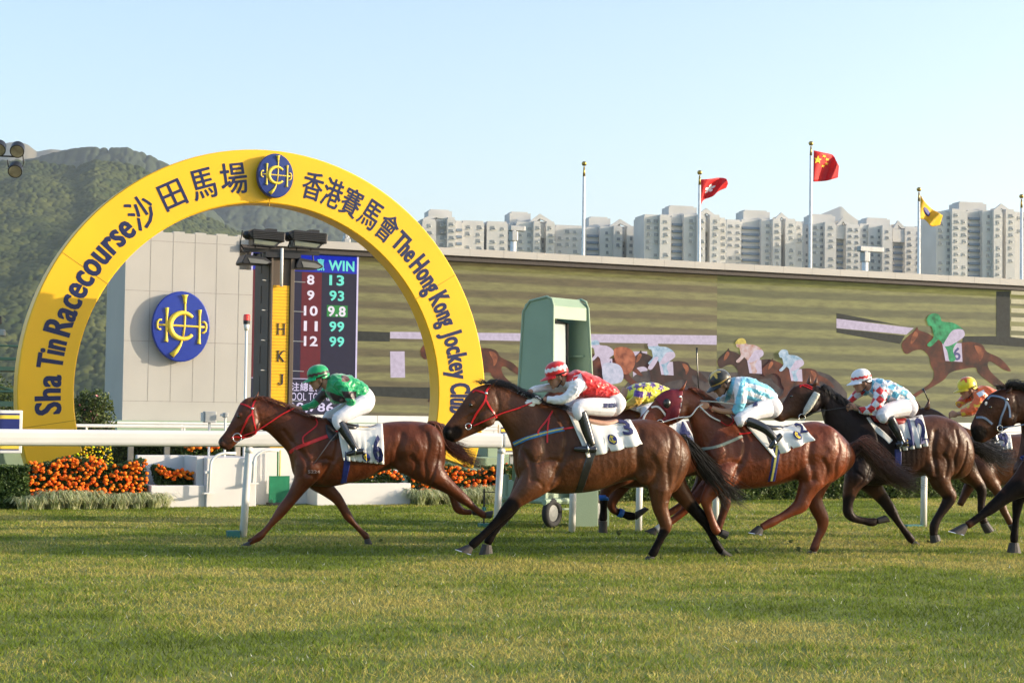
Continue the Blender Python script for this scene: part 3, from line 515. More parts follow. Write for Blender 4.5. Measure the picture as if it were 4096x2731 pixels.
for ch, xc, yc in (('H', 1125, 1316), ('K', 1125, 1424), ('J', 1120, 1518)):
    a0, z1 = T3(xc-16, yc-23); a1, z0 = T3(xc+16, yc+23)
    if ch == 'J': a0 += .04; a1 -= .01
    flat_text(q, ch, TF, a0+.01, a1-.01, z0, z1, -.0265, .012, -.012)
    if ch != 'J':
        for aa in (a0+.022, a1-.022):
            for zz in (z0, z1-.01): q.box(TF, aa-.026, aa+.026, -.0265, -.013, zz, zz+.010)
    else: q.box(TF, a1-.06, a1+.012, -.0265, -.013, z1-.012, z1); q.ell(TF(a0+.01, -.02, z0+.035), TF.t*.015, TF.n*.006, (0, 0, .015))
q.build('lettering', lt, yp)
q = MB()
for i, z in enumerate(np.arange(.7, 4.1, .51)): q.tube([TF(tw, -.05, z), TF(tw+.2, -.02, z-.005)], .009, 6); q.tube([TF(-.02, -.1, z), TF(-.16, .02, z)], .009, 6)
q.build('climbing_peg', grey, root)
q = MB(); xp = TF.sz(1128, 1080, .05)[0]; q.tube([TF(xp, .03, zp-.02), TF(xp, .03, zt+.05)], .026, 10); q.build('mast_tube', white, root, smooth=True)
q = MB(); ca0 = TF.sz(985, 1000)[0]; ca1 = TF.sz(1290, 1000)[0]; zc = TF.sz(1120, 1003)[1]
q.box(TF, ca0, ca1, -.25, -.17, zc-.03, zc+.04); q.box(TF, ca0+.3, ca1-.3, -.7, -.62, zc-.05, zc+.0); q.box(TF, -.1, tw+.1, -.9, .02, zc-.12, zc-.031)
q.tube([TF(ca0+.02, -.2, zc), TF(ca0-.06, -.18, zc+.1), TF(ca0-.02, -.2, zc+.33)], .012, 6); q.tube([TF(.42, -.2, zc), TF(.34, -.18, zc+.1), TF(.44, -.2, zc+.33)], .012, 6)
q.build('crossbar', steel, root)
lens = M('lamp_glass', (.10, .10, .06), .08, spec=.9, var=.2); alu = M('lamp_alu', (.16, .155, .15), .35, .5)
def flood(x0, y0, x1, y1, up, label, tilt):
    a0, z1 = TF.sz(x0, y0, 0); a1, z0 = TF.sz(x1, y1, 0); root = empty('floodlight', TF((a0+a1)/2, -.1, z0), label, 'floodlight', 'floodlights on the finish tower')
    h = z1-z0; q = MB()
    if up:
        q.prism(Fr(TF(0, 0, 0), 24), [(a0+.06, z0+h*.45), (a1, z0+h*.30), (a1+.01, z0+h*.85), (a1-.1, z1-.03), (a0+.1, z1), (a0, z1-.08)], -.35, .05); q.build('housing', steel, root, bevel=.015)
        q = MB()
        for k in range(5): z = z0+h*(.42+.1*k); q.box(TF, a0+.08, a1-.02, .055, .075, z, z+.018)
        q.build('cooling_fin', steel, root)
        q = MB(); q.prism(TF, [(a0+.09, z0+.02), (a1-.14, z0), (a1-.06, z0+h*.30), (a0+.09, z0+h*.44)], -.25, .0); q.build('hood', steel, root)
        q = MB(); q.prism(TF, [(a0+.12, z0+.04), (a1-.18, z0+.02), (a1-.11, z0+h*.28), (a0+.12, z0+h*.40)], .001, .008); q.build('glass', lens, root)
        q = MB(); q.ell(TF(a0+.02, -.1, z1-.1), TF.t*.08, TF.n*.1, (0, 0, .07)); q.build('ballast_cap', steel, root, smooth=True); q = MB(); q.box(TF, a1-.3, a1-.12, -.2, -.02, z1-.05, z1+.02); q.build('hinge', steel, root)
    else:
        q.prism(TF, [(a0, z0+h*.2), (a0+.06, z1), (a1-.12, z1-.04), (a1, z0+h*.3), (a1-.05, z0+.02), (a0+.02, z0)], -.4, .05); q.build('housing', steel, root, bevel=.015)
        q = MB(); q.prism(TF, [(a0+.14, z0+h*.15), (a0+.10, z1-.06), (a1-.16, z1-.08), (a1-.05, z0+h*.3), (a1-.1, z0+h*.1)], .052, .06); q.build('front_plate', alu, root)
    q = MB(); xm = (a0+a1)/2; q.tube([TF(xm-.15, -.2, (z0+z1)/2), TF(xm-.12, -.2, zc), TF(xm+.12, -.2, zc), TF(xm+.15, -.2, (z0+z1)/2)], .015, 6); q.build('bracket', steel, root)
flood(990, 914, 1136, 990, True, 'upper left of the four black floodlights on the finish tower', 0); flood(1153, 918, 1305, 998, True, 'upper right of the four black floodlights on the finish tower', 0)
flood(966, 1017, 1086, 1062, False, 'lower left of the four floodlights on the finish tower', 0); flood(1180, 1031, 1292, 1080, False, 'lower right of the four floodlights, grey and tilted down', 0)
# beacon
c = P(980, 1620, 28.0)*[1, 1, 0]; fr = Fr(c, 24); root = empty('beacon_light', c, 'thin white pole topped by a red beacon in front of the grey tower wall', 'beacon')
zb = fr.sz(980, 1296)[1]; zt2 = fr.sz(980, 1257)[1]; q = MB(); q.tube([c, c+[0, 0, zb-.06]], .022, 10); q.tube([c+[0, 0, zb-.1], c+[0, 0, zb]], [.04, .045], 12); q.build('pole', white, root, smooth=True)
q = MB(); q.tube([c+[0, 0, zb], c+[0, 0, zb+.06]], .055, 14); q.build('beacon_base', steel, root, smooth=False); q = MB(); q.tube([c+[0, 0, zb+.06], c+[0, 0, zt2-.02], c+[0, 0, zt2]], [.056, .054, .045], 14); q.build('red_lens', M('red_lens', (.75, .01, .01), .2, spec=.8), root)

# ------------------------------------------------------------------ planters, podiums
wl = M('planter_white', (.62, .60, .59), .75, var=.05, scale=1.5, bump=.08, bscale=8)
bx = lambda x, d=0: BF.sz(x, 2000, d)[0]
def wallthing(name, boxes, label, cat='planter'):
    q = MB()
    for b in boxes: q.box(BF, *b)
    L = BF(boxes[0][0], 0, 0); return tag(q.build(name, wl, None, L, bevel=.012), label, cat)
x = [bx(603), bx(820), bx(1020), bx(1267), bx(1643)]
wallthing('flower_planter', [(x[0], x[1], -.12, 0, 0, .345), (x[0], x[0]+.12, -.9, -.121, 0, .345), (x[0]-.02, x[1]-.02, -1.02, -.901, 0, .80), (x[1]-.12, x[1], -.9, -.121, 0, .80)], 'low white planter box with a row of marigolds left of the white podium')
wallthing('podium', [(x[1]+.003, x[2], -1.3, .06, 0, .785)], 'white podium block with curved brackets behind the white rail post', 'podium')
wallthing('garden_wall', [(x[2]+.003, x[3]+.3, -.62, -.5, 0, .93), (x[3]+.31, x[3]+1.9, -1.3, -1.15, 0, .86)], 'white rendered wall behind the green litter scoop', 'wall')
wallthing('flower_planter', [(x[3], x[4], -.12, 0, 0, .36), (x[4]-.12, x[4], -.9, -.121, 0, .36), (x[3], x[3]+.12, -.9, -.121, 0, .36), (x[3]+.13, x[4]-.13, -.9, -.8, 0, .36)], 'low white planter box below the belly of the leading horse')
def bracket(xp, y0, y1, dirn, d, label):
    a, zt_ = BF.sz(xp, y0, d); zb_ = BF.sz(xp, y1, d)[1]; r = .18; root = empty('curved_bracket', BF(a, d, zb_), label, 'bracket', 'curved white brackets on the podium'); pts = [BF(a, d, zb_+.02), BF(a+.02*dirn, d, zt_-r)]
    pts += [BF(a+.02*dirn+dirn*r*1.4*(1-math.cos(t_)), d, zt_-r+r*math.sin(t_)) for t_ in np.linspace(.3, 1.57, 6)]+[BF(a+dirn*(r*1.4+.18), d, zt_)]
    q = MB(); q.tube(pts, .022, 10, up=BF.n); q.build('tube', white, root, smooth=True); q = MB(); q.box(BF, a-.09, a+.09, d-.06, d+.06, zb_-.0, zb_+.02); q.box(BF, a-.06, a+.04, d-.1, d+.0, zb_+.32, zb_+.36); q.build('foot_plate', white, root)
bracket(838, 1812, 1974, 1, .16, 'curved white bracket at the left corner of the podium'); bracket(1012, 1800, 1935, 1, .16, 'curved white bracket just right of the rail post'); bracket(1462, 1800, 1925, -1, -.4, 'curved white bracket under the belly of the leading horse')
# litter scoop
c = BF(bx(1117, -.35), -.35, 0); root = empty('litter_scoop', c, 'green litter scoop with a tall handle leaning by the white wall', 'scoop')
a0, zt_ = BF.sz(1079, 1903, -.3); a1 = bx(1157, -.3); q = MB(); q.prism(BF, [(a0, .03), (a1, .03), (a1, zt_), (a0, zt_)], -.34, -.3); q.prism(BF, [(a0, .03), (a0+.03, .03), (a0+.03, .1), (a0, .1)], -.3, -.1); q.build('pan', M('scoop_green', (.012, .16, .08), .4, bump=.3, bscale=6), root)
q = MB(); xm = (a0+a1)/2; q.tube([BF(xm-.01, -.36, .03), BF(xm-.02, -.36, .9)], .016); q.build('handle', M('handle_green', (.02, .15, .04), .4), root); q = MB(); q.tube([BF(xm+.03, -.38, .03), BF(xm+.025, -.38, .9)], .012); q.build('handle_strip', M('handle_yellow', (.6, .45, .05), .4), root)
q = MB(); q.box(BF, a0-.06, a1-.1, -.28, -.05, 0, .05); q.build('scoop_lip', steel, root)
# junction box and small spotlight on posts
def jbox(xl, xr, y0, y1, D, label):
    c = P((xl+xr)/2, 1700, D)*[1, 1, 0]; fr = Fr(c, 24); w_ = (xr-xl)/F*D/2; z1 = fr.sz((xl+xr)/2, y0)[1]; z0 = fr.sz((xl+xr)/2, y1)[1]; root = empty('junction_box', c, label, 'electrical box')
    q = MB(); q.box(fr, -w_, w_, -.08, .08, z0, z1); q.build('box', grey, root, bevel=.01); q = MB(); q.tube([c, c+[0, 0, z0]], .02); q.build('post', white, root); q = MB(); q.box(fr, -w_-.035, -w_-.002, -.07, .03, z0+.02, z1-.02); q.build('side_cover', white, root)
jbox(814, 861, 1645, 1690, 27.9, 'grey junction box on a white post under the oval crest'); jbox(893, 908, 1650, 1669, 27.9, 'tiny grey box on a post just left of the leading horse muzzle')
# green metal stand and lamp clusters at the left edge
c = P(20, 1640, 36)*[1, 1, 0]; fr = Fr(c, 24); root = empty('steel_stand', c, 'dark green steel viewing stand at the left edge', 'stand'); dg_ = M('stand_green', (.02, .06, .05), .5)
Z = lambda y: fr.sz(20, y)[1]; q = MB()
for y in (1383, 1432, 1437): q.tube([fr(-5, 0, Z(y)), fr(.55, 0, Z(y))], .022, 6)
q.box(fr, -5, .5, -1.6, .05, Z(1482), Z(1466)); q.tube([fr(-5, 0, Z(1565)), fr(.45, 0, Z(1565))], .03, 6); q.box(fr, -5, .6, -.1, .05, Z(1625), Z(1604))
for a in (-3, -1.6, .3): q.tube([fr(a, 0, Z(1470)), fr(a, 0, Z(1383))], .02, 6)
q.tube([fr(-1.3, .1, Z(1490)), fr(.5, .1, .6)], .05, 6); q.tube([fr(-1.2, -.8, Z(1490)), fr(.3, -.8, 1.9)], .03, 6)
q.build('frame', dg_, root); q = MB(); q.tube([fr(.4, 0, 0), fr(.4, 0, Z(1470))], .05, 8); q.tube([fr(-4, 0, 0), fr(-4, 0, Z(1470))], .05, 8); q.build('leg', dg_, root)
c = P(-60, 1500, 30)*[1, 1, 0]; fr = Fr(c, 10); root = empty('lamp_post', c, 'lamp post at the left edge with round black spotlights on its arm', 'lamp post')
q = MB(); zt_ = fr.sz(-60, 600)[1]; q.tube([c, c+[0, 0, zt_+.1]], .06, 8); q.build('post', steel, root); q = MB()
h = lambda x, y, d=0: fr.hit(x, y, d)
q.tube([h(-60, 622), h(80, 628)], .015, 6); q.tube([h(90, 610), h(95, 650), h(90, 668)], .012, 6); q.tube([h(30, 640), h(34, 670)], .012, 6); q.build('arm', steel, root)
for X_, Y_ in ((70, 598), (62, 678), (-4, 592)):
    k = MB(); p = h(X_, Y_); tl = np.array([.15, -.75, -.45]); tl /= np.linalg.norm(tl); k.tube([p-tl*.16, p-tl*.10, p+tl*.10], [.08, .118, .125], 18); sp = k.build('spotlight', steel, root, smooth=False)
    k = MB(); k.tube([p+tl*.1005, p+tl*.103], .108, 18); k.build('glass', M('spot_glass', (.22, .19, .13), .15, spec=.8, var=.5, scale=6), sp)
q = MB(); q.box(fr, fr.sz(-30, 1300)[0], fr.sz(22, 1300)[0], -.1, .15, fr.sz(0, 1345)[1], fr.sz(0, 1318)[1]); q.build('control_box', grey, root, bevel=.02); q = MB(); q.box(fr, fr.sz(-30, 1300)[0], fr.sz(5, 1300)[0], -.1, .1, fr.sz(0, 1295)[1], fr.sz(0, 1262)[1]); q.build('control_box', steel, root, bevel=.02)

# ------------------------------------------------------------------ rails
root = empty('running_rail', RF(0, 0, 0), 'thick white running rail along the turf behind the horses', 'rail')
def railprofile(fr, s0, s1, zc, hh, hw, kk=16):
    R_ = []
    for s in (s0, s0+.02, s1-.02, s1):
        e = .93 if s in (s0, s1) else 1
        R_.append(np.array([fr(s, math.copysign(abs(math.cos(t_))**.6, math.cos(t_))*hw*e, zc+math.copysign(abs(math.sin(t_))**.6, math.sin(t_))*hh*e) for t_ in np.linspace(0, 2*math.pi, kk, endpoint=False)]))
    return R_
rt = [RF.sz(x_, y_)[1] for x_, y_ in ((200, 1716), (1900, 1731))]; rb_ = [RF.sz(x_, y_)[1] for x_, y_ in ((200, 1782), (1900, 1792))]
ZR = (rt[0]+rt[1]+rb_[0]+rb_[1])/4; HR = (rt[0]+rt[1]-rb_[0]-rb_[1])/4; print('rail z', rt, rb_)
sE = RF.sz(2050, 1760)[0]; q = MB()
for a, b in ((-9, -3.2), (-3.18, sE-.16), (sE-.15, sE)): q.rings(railprofile(RF, a, b, ZR, HR, .075))
q.build('rail_tube', railm, root, smooth=False); q = MB()
for a, b in ((sE+.9, sE+4), (sE+4.02, sE+20)): q.rings(railprofile(RF, a, b, ZR-.03, HR*.9, .07))
q.build('rail_tube', railm, root)
for k, (xb, yb) in enumerate(((972, 2148), (1985, 2128), (2288, 2120), (2554, 2120), (2861, 2110), (3694, 2109), (-1200, 2180))):
    sb = RF.sz(xb, yb)[0]; q = MB(); ln = .06 if k < 2 else .02
    q.tube([RF(sb, 0, 0), RF(sb+ln*.4, 0, .5), RF(sb+ln*.8, 0, 1.0), RF(sb+ln, -.01, ZR-HR+.02)], [.047, .046, .045, .043], 14); po = q.build('post', white, root, smooth=True)
    q = MB(); q.tube([RF(sb+ln*.85, 0, 1.03), RF(sb+ln, 0, ZR-HR-.01)], [.05, .052], 12); q.build('post_sleeve', railm, po, smooth=True)
    if k in (0, 5, 1): q = MB(); q.box(RF, sb-.2 if k != 5 else sb-.33, sb-.052, -.05, .07, 0, .085 if k == 0 else .03); q.build('post_foot', M('foot_teal', (.02, .14, .13), .5), po, bevel=.004)
for dd, zz in ((-22, 1.12), (-34, 1.1)):
    R2 = Fr(RF.o+RF.n*dd, 22.5); root = empty('inner_rail', R2(-10, 0, 0), 'thin white rail across the far dirt track' + (', nearer of two' if dd == -22 else ', farther of two'), 'rail')
    q = MB(); q.rings(railprofile(R2, -14, 90, zz, .04, .04, 8)); q.build('rail_tube', white, root); q = MB()
    for a in np.arange(-13, 80, 2.4): q.tube([R2(a, 0, 0), R2(a, 0, zz)], .03, 6)
    q.build('post', white, root)
# stake next to second post
c = P(1935, 2110, 23.4)*[1, 1, 0]; root = empty('marker_stake', c, 'thin dark metal stake between the leading horse and the second horse', 'stake'); fr = Fr(c, 20); q = MB(); q.tube([c, c+[0, 0, .52]], .014, 6); q.tube([fr(-.03, 0, .48), fr(.17, 0, .47)], .007, 6); q.build('rod', steel, root); q = MB(); q.box(fr, -.07, .07, -.05, .05, 0, .05); q.tube([c+[0, 0, .22], c+[0, 0, .27]], .03, 8); q.build('base', M('foot_teal', (.02, .14, .13)), root)

# ------------------------------------------------------------------ mirror cabinet on wheels
C0 = P(2184, 2113, 23.3)*[1, 1, 0]; cb = P(2211, 1500, 23.3)*[1, 1, 0]
FL = Fr(cb, -42); FRt = Fr(cb, 48)      # side wall runs left-back (along -t), opening runs right-back
root = empty('mirror_cabinet', C0, 'tall pale green steel cabinet with a mirror, standing on a wheeled frame', 'cabinet')
ztp = FL.sz(2205, 1186)[1]; zbt = .62
wl_t = -FL.sz(2094, 1215)[0]; wl_b = -FL.sz(2068, 1640)[0]; wr_t = FRt.sz(2352, 1200)[0]; wr_b = FRt.sz(2376, 1640)[0]; print('cab', ztp, wl_t, wl_b, wr_t, wr_b)
cr = lambda w0, w1, z: (w0+(w1-w0)*(ztp-z)/(ztp-1.5))
def CP(a, b, z): return cb-FL.t*a+FRt.t*b+np.array([0, 0, z])    # a: to the left-back, b: to the right-back
gp = green; q = MB()
def shell(poly3, th, nrm, mi=0):
    P3 = [np.array(p) for p in poly3]; n_ = len(P3); q.add(P3+[p-nrm*th for p in P3], [tuple(range(n_)), tuple(range(2*n_-1, n_-1, -1))]+[(i, i+n_, (i+1) % n_+n_, (i+1) % n_) for i in range(n_)], mi)
al = lambda z: cr(wl_t, wl_b, z); bl = lambda z: cr(wr_t, wr_b, z)
R0 = .12
side = [(al(zbt), zbt), (0, zbt), (0, ztp-R0), (R0*.3, ztp-R0*.3), (R0, ztp), (al(ztp)-R0, ztp-.05), (al(ztp)-.03, ztp-.09), (al(ztp), ztp-.19)]
shell([CP(a, 0, z) for a, z in side], .03, -FRt.t)
side2 = [(al(zbt), zbt), (0, zbt), (0, ztp-R0-.03), (R0*.3, ztp-R0*.3-.03), (R0, ztp-.03), (al(ztp)-R0, ztp-.08), (al(ztp), ztp-.2)]
shell([CP(a, bl(z)-.031, z) for a, z in side2], .03, -FRt.t)
shell([CP(al(z), b, z) for b, z in ((.031, zbt), (.031, ztp-.21), (bl(ztp)-.032, ztp-.21), (bl(zbt)-.032, zbt))], .03, -FL.t*-1)
shell([CP(a, b, z) for a, b, z in ((R0, .031, ztp), (R0, bl(ztp)-.032, ztp-.005), (al(ztp)-R0, bl(ztp)-.032, ztp-.055), (al(ztp)-R0, .031, ztp-.05))], .03, np.array([0, 0, 1.]))
shell([CP(0.001, b, z) for b, z in ((.031, ztp-.30), (.031, ztp-.13), (bl(ztp)-.032, ztp-.13), (bl(ztp)-.032, ztp-.30))], .03, FL.t)
shell([CP(.0, .031, ztp-.128), CP(.0, bl(ztp)-.032, ztp-.128), CP(R0, bl(ztp)-.032, ztp-.008), CP(R0, .031, ztp-.003)], .02, np.array([0, 0, 1.]))
q.build('casing', gp, root)
q = MB()
for b0 in (0., 1.): 
    B_ = (lambda z: bl(z)) if b0 else (lambda z: 0.)
    q.tube([CP(0, B_(zbt), zbt), CP(0, B_(1.5), 1.5), CP(0, B_(ztp)-.0*b0, ztp-R0), CP(R0*.3, B_(ztp), ztp-R0*.3), CP(R0, B_(ztp), ztp+.0), CP(al(ztp)-R0, B_(ztp), ztp-.05), CP(al(ztp), B_(ztp), ztp-.19), CP(al(1.5), B_(1.5), 1.5), CP(al(zbt), B_(zbt), zbt)], .02, 8)
q.build('edge_tube', gp, root, smooth=True)
q = MB()
zz0, zz1 = 1.15, ztp-.34
mm_ = MB(); [mm_.tube([CP(.03, .06, z_), CP(.215, .55, z_)], .006, 5) for z_ in (1.75, 1.95, 2.1)]; mm_.build('reflection_line', grey, root)  # grey bars drawn as the lines reflected in the mirror
mirr = M('painted_reflection', (.42, .47, .50), .12, spec=.8, var=.1, scale=1.5)  # pale pane colour painted in place of the reflected view
shell([CP(.05, .05, zz0), CP(.05, .05, zz1), CP(.24, .54, zz1), CP(.24, .58, zz0)], .02, FL.t); q.build('mirror', mirr, root)
q = MB(); q.tube([CP(.05, .06, zz1), CP(.24, .57, zz1), CP(.24, .61, zz0), CP(.05, .06, zz0)], .03, 6); q.build('mirror_frame', steel, root)
q = MB()
for z in (1.7, 2.35): q.box(Fr(CP(.05, bl(z)-.07, 0), -42), -.4, -.03, -.01, .012, z, z+.03)
q.build('inner_rib', gp, root)
q = MB()
q.tube([CP(-.0, -.15, .36), CP(-.0, 1.1, .36)], .045, 8); q.tube([CP(.75, -.2, .36), CP(.75, .9, .36)], .04, 8); q.tube([CP(0, 0, .36), CP(.9, 0, .36)], .04, 8); q.tube([CP(0, .8, .36), CP(.9, .8, .36)], .04, 8); q.tube([CP(-.0, -.1, .25), CP(0, 1.0, .25)], .015, 6)
q.tube([CP(.85, .0, .0), CP(.85, .0, .7)], .05, 8); q.tube([CP(.1, .95, .0), CP(.1, .95, .7)], .05, 8); q.box(Fr(CP(.5, .4, 0), -42), -.4, .4, -.4, .4, .40, .62); q.build('chassis', gp, root)
for a, b in ((.0, .02), (0., .98)):
    q = MB(); wc = CP(a, b, .205)+FRt.n*.04*0; ax = -FL.t*1.; ax = np.array([math.cos(rad(10)), math.sin(rad(10)), 0]); ax = np.array([.80, -.6, 0]); fwd = np.array([.6, .8, 0])
    tor = [[wc+ax*(.05*math.cos(p_))+(fwd*math.cos(t_)+np.array([0, 0, 1])*math.sin(t_))*(.155+.05*math.sin(p_)) for p_ in np.linspace(0, 2*math.pi, 10, endpoint=False)] for t_ in np.linspace(0, 2*math.pi, 25)]
    q.rings([np.array(r_) for r_ in tor]); wh = q.build('wheel', M('rubber', (.02, .02, .022), .8), root, smooth=True)
    q = MB(); q.tube([wc-ax*.03, wc-ax*.02, wc+ax*.02, wc+ax*.03], [.05, .12, .12, .05], 18); q.build('rim', M('rim_grey', (.16, .17, .17), .5), wh)
# green steel column beside the cabinet
fr = Fr(P(2347, 2118, 23.6)*[1, 1, 0], 14); root = empty('green_column', fr(0, 0, 0), 'short square pale green steel post box beside the wheeled cabinet', 'post')
a0 = fr.sz(2302, 2110)[0]; a1 = fr.sz(2392, 2110)[0]; q = MB(); q.box(fr, a0, a1, -.3, 0, 0, .56); q.build('box', gp, root, bevel=.008); q = MB(); q.box(fr, a0-.03, a1+.03, -.33, .03, .56, .60); q.build('cap', gp, root)
q = MB(); q.box(fr, a1+.1, a1+.17, -.1, -.03, 0, .56); q.box(fr, a1+.02, a1+.3, -.09, -.04, .5, .54); q.build('side_post', gp, root)

# ------------------------------------------------------------------ planting
leafm = M('leaf', (1, 1, 1), .5, attr=True, var=.15, transl=.25, spec=.4)
def cards(C, nrm_up, size, col, name, mat=leafm):
    n = len(C); a = RNG.normal(0, 1, (n, 3)); a[:, 2] += nrm_up; a /= np.linalg.norm(a, axis=1)[:, None]; r_ = RNG.normal(0, 1, (n, 3)); u = np.cross(a, r_); u /= np.linalg.norm(u, axis=1)[:, None]; v = np.cross(a, u)
    s = size*RNG.uniform(.6, 1.3, n)[:, None]; V = np.stack([C-u*s, C+v*s*.55, C+u*s, C-v*s*.55], 1).reshape(-1, 3)
    return fast_mesh(name, V, np.arange(4*n).reshape(-1, 4), mat, np.repeat(col, 4, 0))
def hedgebox(fr, a0, a1, d0, d1, z0, z1, n, name, label, cat, size=.03, c0=(.035, .065, .014), c1=(.10, .16, .035), core=True, kind=None, lump=.14, flowers=None):
    A = RNG.uniform(a0, a1, n); Dd = RNG.uniform(0, 1, n); Zz = RNG.uniform(0, 1, n); face = RNG.random(n)
    Dd = np.where(face < .6, 1-np.abs(RNG.normal(0, .05, n)), Dd); Zz = np.where(face > .72, 1-np.abs(RNG.normal(0, .04, n)), Zz)
    hgt = z0+(z1-z0)*(Zz*(1+.12*(fbm(A*2, A*0, 3, 4)-.5))); dep = d0+(d1-d0)*Dd+lump*(fbm(A*2.5, hgt*4, 3, 5)-.5)*2
    C = fr.o+np.outer(A, fr.t)+np.outer(dep, fr.n)+np.outer(hgt, (0, 0, 1)); k = np.clip(RNG.random(n)*.8+fbm(A*3, hgt*5, 2, 6)*.5-.15, 0, 1)[:, None]
    col = np.array(c0)*(1-k)+np.array(c1)*k; L = fr(a0, 0, 0); o = bpy.data.objects.new(name, None) if False else None
    me = cards(C-L, .3, size, col, name); o = bpy.data.objects.new(name, me); link(o, None, L); o.location = Vector(L); tag(o, label, cat, kind=kind)
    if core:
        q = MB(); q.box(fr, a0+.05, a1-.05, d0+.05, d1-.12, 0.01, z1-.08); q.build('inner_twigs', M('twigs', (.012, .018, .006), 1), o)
    return o
xl = bx(-900); hedgebox(BF, xl, bx(118), -.9, 0, .0, .66, 30000, 'hedge', 'dark leafy hedge below the blue signboard at the left edge', 'hedge', .028)
rr0 = bx(1996); hedgebox(BF, rr0, rr0+24, -.9, 0, .0, .62, 95000, 'hedge', 'long dark hedge running behind the horses to the right edge', 'hedge', .032, c0=(.03, .05, .012), c1=(.16, .22, .05))
hb = Fr(P(450, 1800, 33)*[1, 1, 0], 24); hedgebox(hb, 0, 7, -.8, 0, 0, 1.0, 22000, 'hedge', 'clipped dark hedge behind the white planters', 'hedge', .03, c0=(.02, .035, .01), c1=(.08, .12, .03))
q = MB(); root = empty('wooden_fence', hb(0, .25, 0), 'row of grey posts in front of the clipped hedge', 'fence')
for a in (.25, .95, 1.62, 2.35): q = MB(); q.box(hb, a, a+.10, .2, .28, 0, 1.0); q.build('post', M('post_grey', (.40, .36, .32), .8), root)
q = MB(); q.box(hb, 0, 3.5, .18, .2, .86, .95); q.build('fence_rail', M('post_grey', (.40, .36, .32), .8), root)
def bed(fr, a0, a1, d0, d1, z0, ztop, n, nl, label, cf=(.90, .19, .004), r=.030, top=False):
    """marigold bed: pompom heads over leafy stems"""
    A = RNG.uniform(a0, a1, n); k = RNG.random(n); Z = z0+(ztop-z0)*np.where(top, RNG.uniform(.55, 1, n), k**.75); Dd = d1+.03-(d1-d0)*np.clip((Z-z0)/(ztop-z0), 0, 1)*RNG.uniform(.1, .8, n)*.6
    clump = .07*np.sin(A*5+1)+.05*np.sin(A*13); Z = np.minimum(Z+clump*.8, ztop+.06)
    C = fr.o+np.outer(A, fr.t)+np.outer(Dd, fr.n)+np.outer(Z, (0, 0, 1)); L = fr(a0, d1, 0)
    nu, nv = 8, 5; u = np.linspace(0, 2*math.pi, nu, endpoint=False); sp = np.array([(math.cos(a)*math.sin(p), math.sin(a)*math.sin(p), math.cos(p)*.8) for p in np.linspace(.25, 2.9, nv) for a in u]); f0 = np.array([(i*nu+j, i*nu+(j+1) % nu, (i+1)*nu+(j+1) % nu, (i+1)*nu+j) for i in range(nv-1) for j in range(nu)])
    R_ = r*RNG.uniform(.65, 1.25, n); V = (C-L)[:, None, :]+sp[None]*R_[:, None, None]*RNG.uniform(.8, 1.2, (n, len(sp), 1)); Fc = (f0[None]+(np.arange(n)*len(sp))[:, None, None]).reshape(-1, 4)
    col = np.array(cf)*RNG.uniform(.75, 1.15, (n, 1))*[1, 1, 1]; col[:, 1] *= RNG.uniform(.6, 1.5, n); col = np.repeat(col, len(sp), 0)
    o = bpy.data.objects.new('marigold_bed', fast_mesh('marigold_bed', V.reshape(-1, 3), Fc, M('petals', (1, 1, 1), .7, attr=True, var=.2, scale=60, transl=.2), col)); link(o, None, L); o.location = Vector(L); tag(o, label, 'flower bed', kind='stuff')
    A = RNG.uniform(a0, a1, nl); k = RNG.random(nl); Z = z0+(ztop-z0)*k*.98+.06*np.sin(A*5+1); Dd = d1-(d1-d0)*np.clip((Z-z0)/(ztop-z0), 0, 1)*RNG.uniform(.25, 1, nl)*.75-.05
    C = fr.o+np.outer(A, fr.t)+np.outer(Dd, fr.n)+np.outer(Z, (0, 0, 1)); kk = RNG.random((nl, 1)); col = np.array([.02, .045, .01])*(1-kk)+np.array([.07, .12, .025])*kk
    lo = bpy.data.objects.new('marigold_leaves', cards(C-L, .4, .026, col, 'marigold_leaves')); link(lo, o); lo['kind'] = 'stuff'
bed(BF, bx(118), bx(598), -.8, -.05, .08, .74, 430, 16000, 'wide bed of bright orange marigolds at the foot of the arch')
bed(BF, x[0]+.14, x[1]-.14, -.85, -.15, .3, .60, 75, 4500, 'short row of orange marigolds inside the left white planter', top=True)
bed(BF, x[3]+.14, x[4]-.05, -.85, -.15, .3, .58, 110, 5000, 'orange marigolds inside the planter under the leading horse', top=True)
bed(BF, x[4]+.05, bx(2080), -.7, -.05, .08, .62, 330, 13000, 'bed of orange marigolds between the leading horse and the second horse')
bed(BF, bx(830), bx(990), -2.0, -1.35, .7, .98, 26, 2500, 'few orange marigolds on top of the white podium', r=.036, top=True)
YF = Fr(P(325, 1830, 31)*[1, 1, 0], 24); bed(YF, -.1, .58, -.5, 0, .3, .88, 120, 3500, 'bunch of small yellow flowers beside the left leg of the arch', cf=(.8, .62, .01), r=.02)
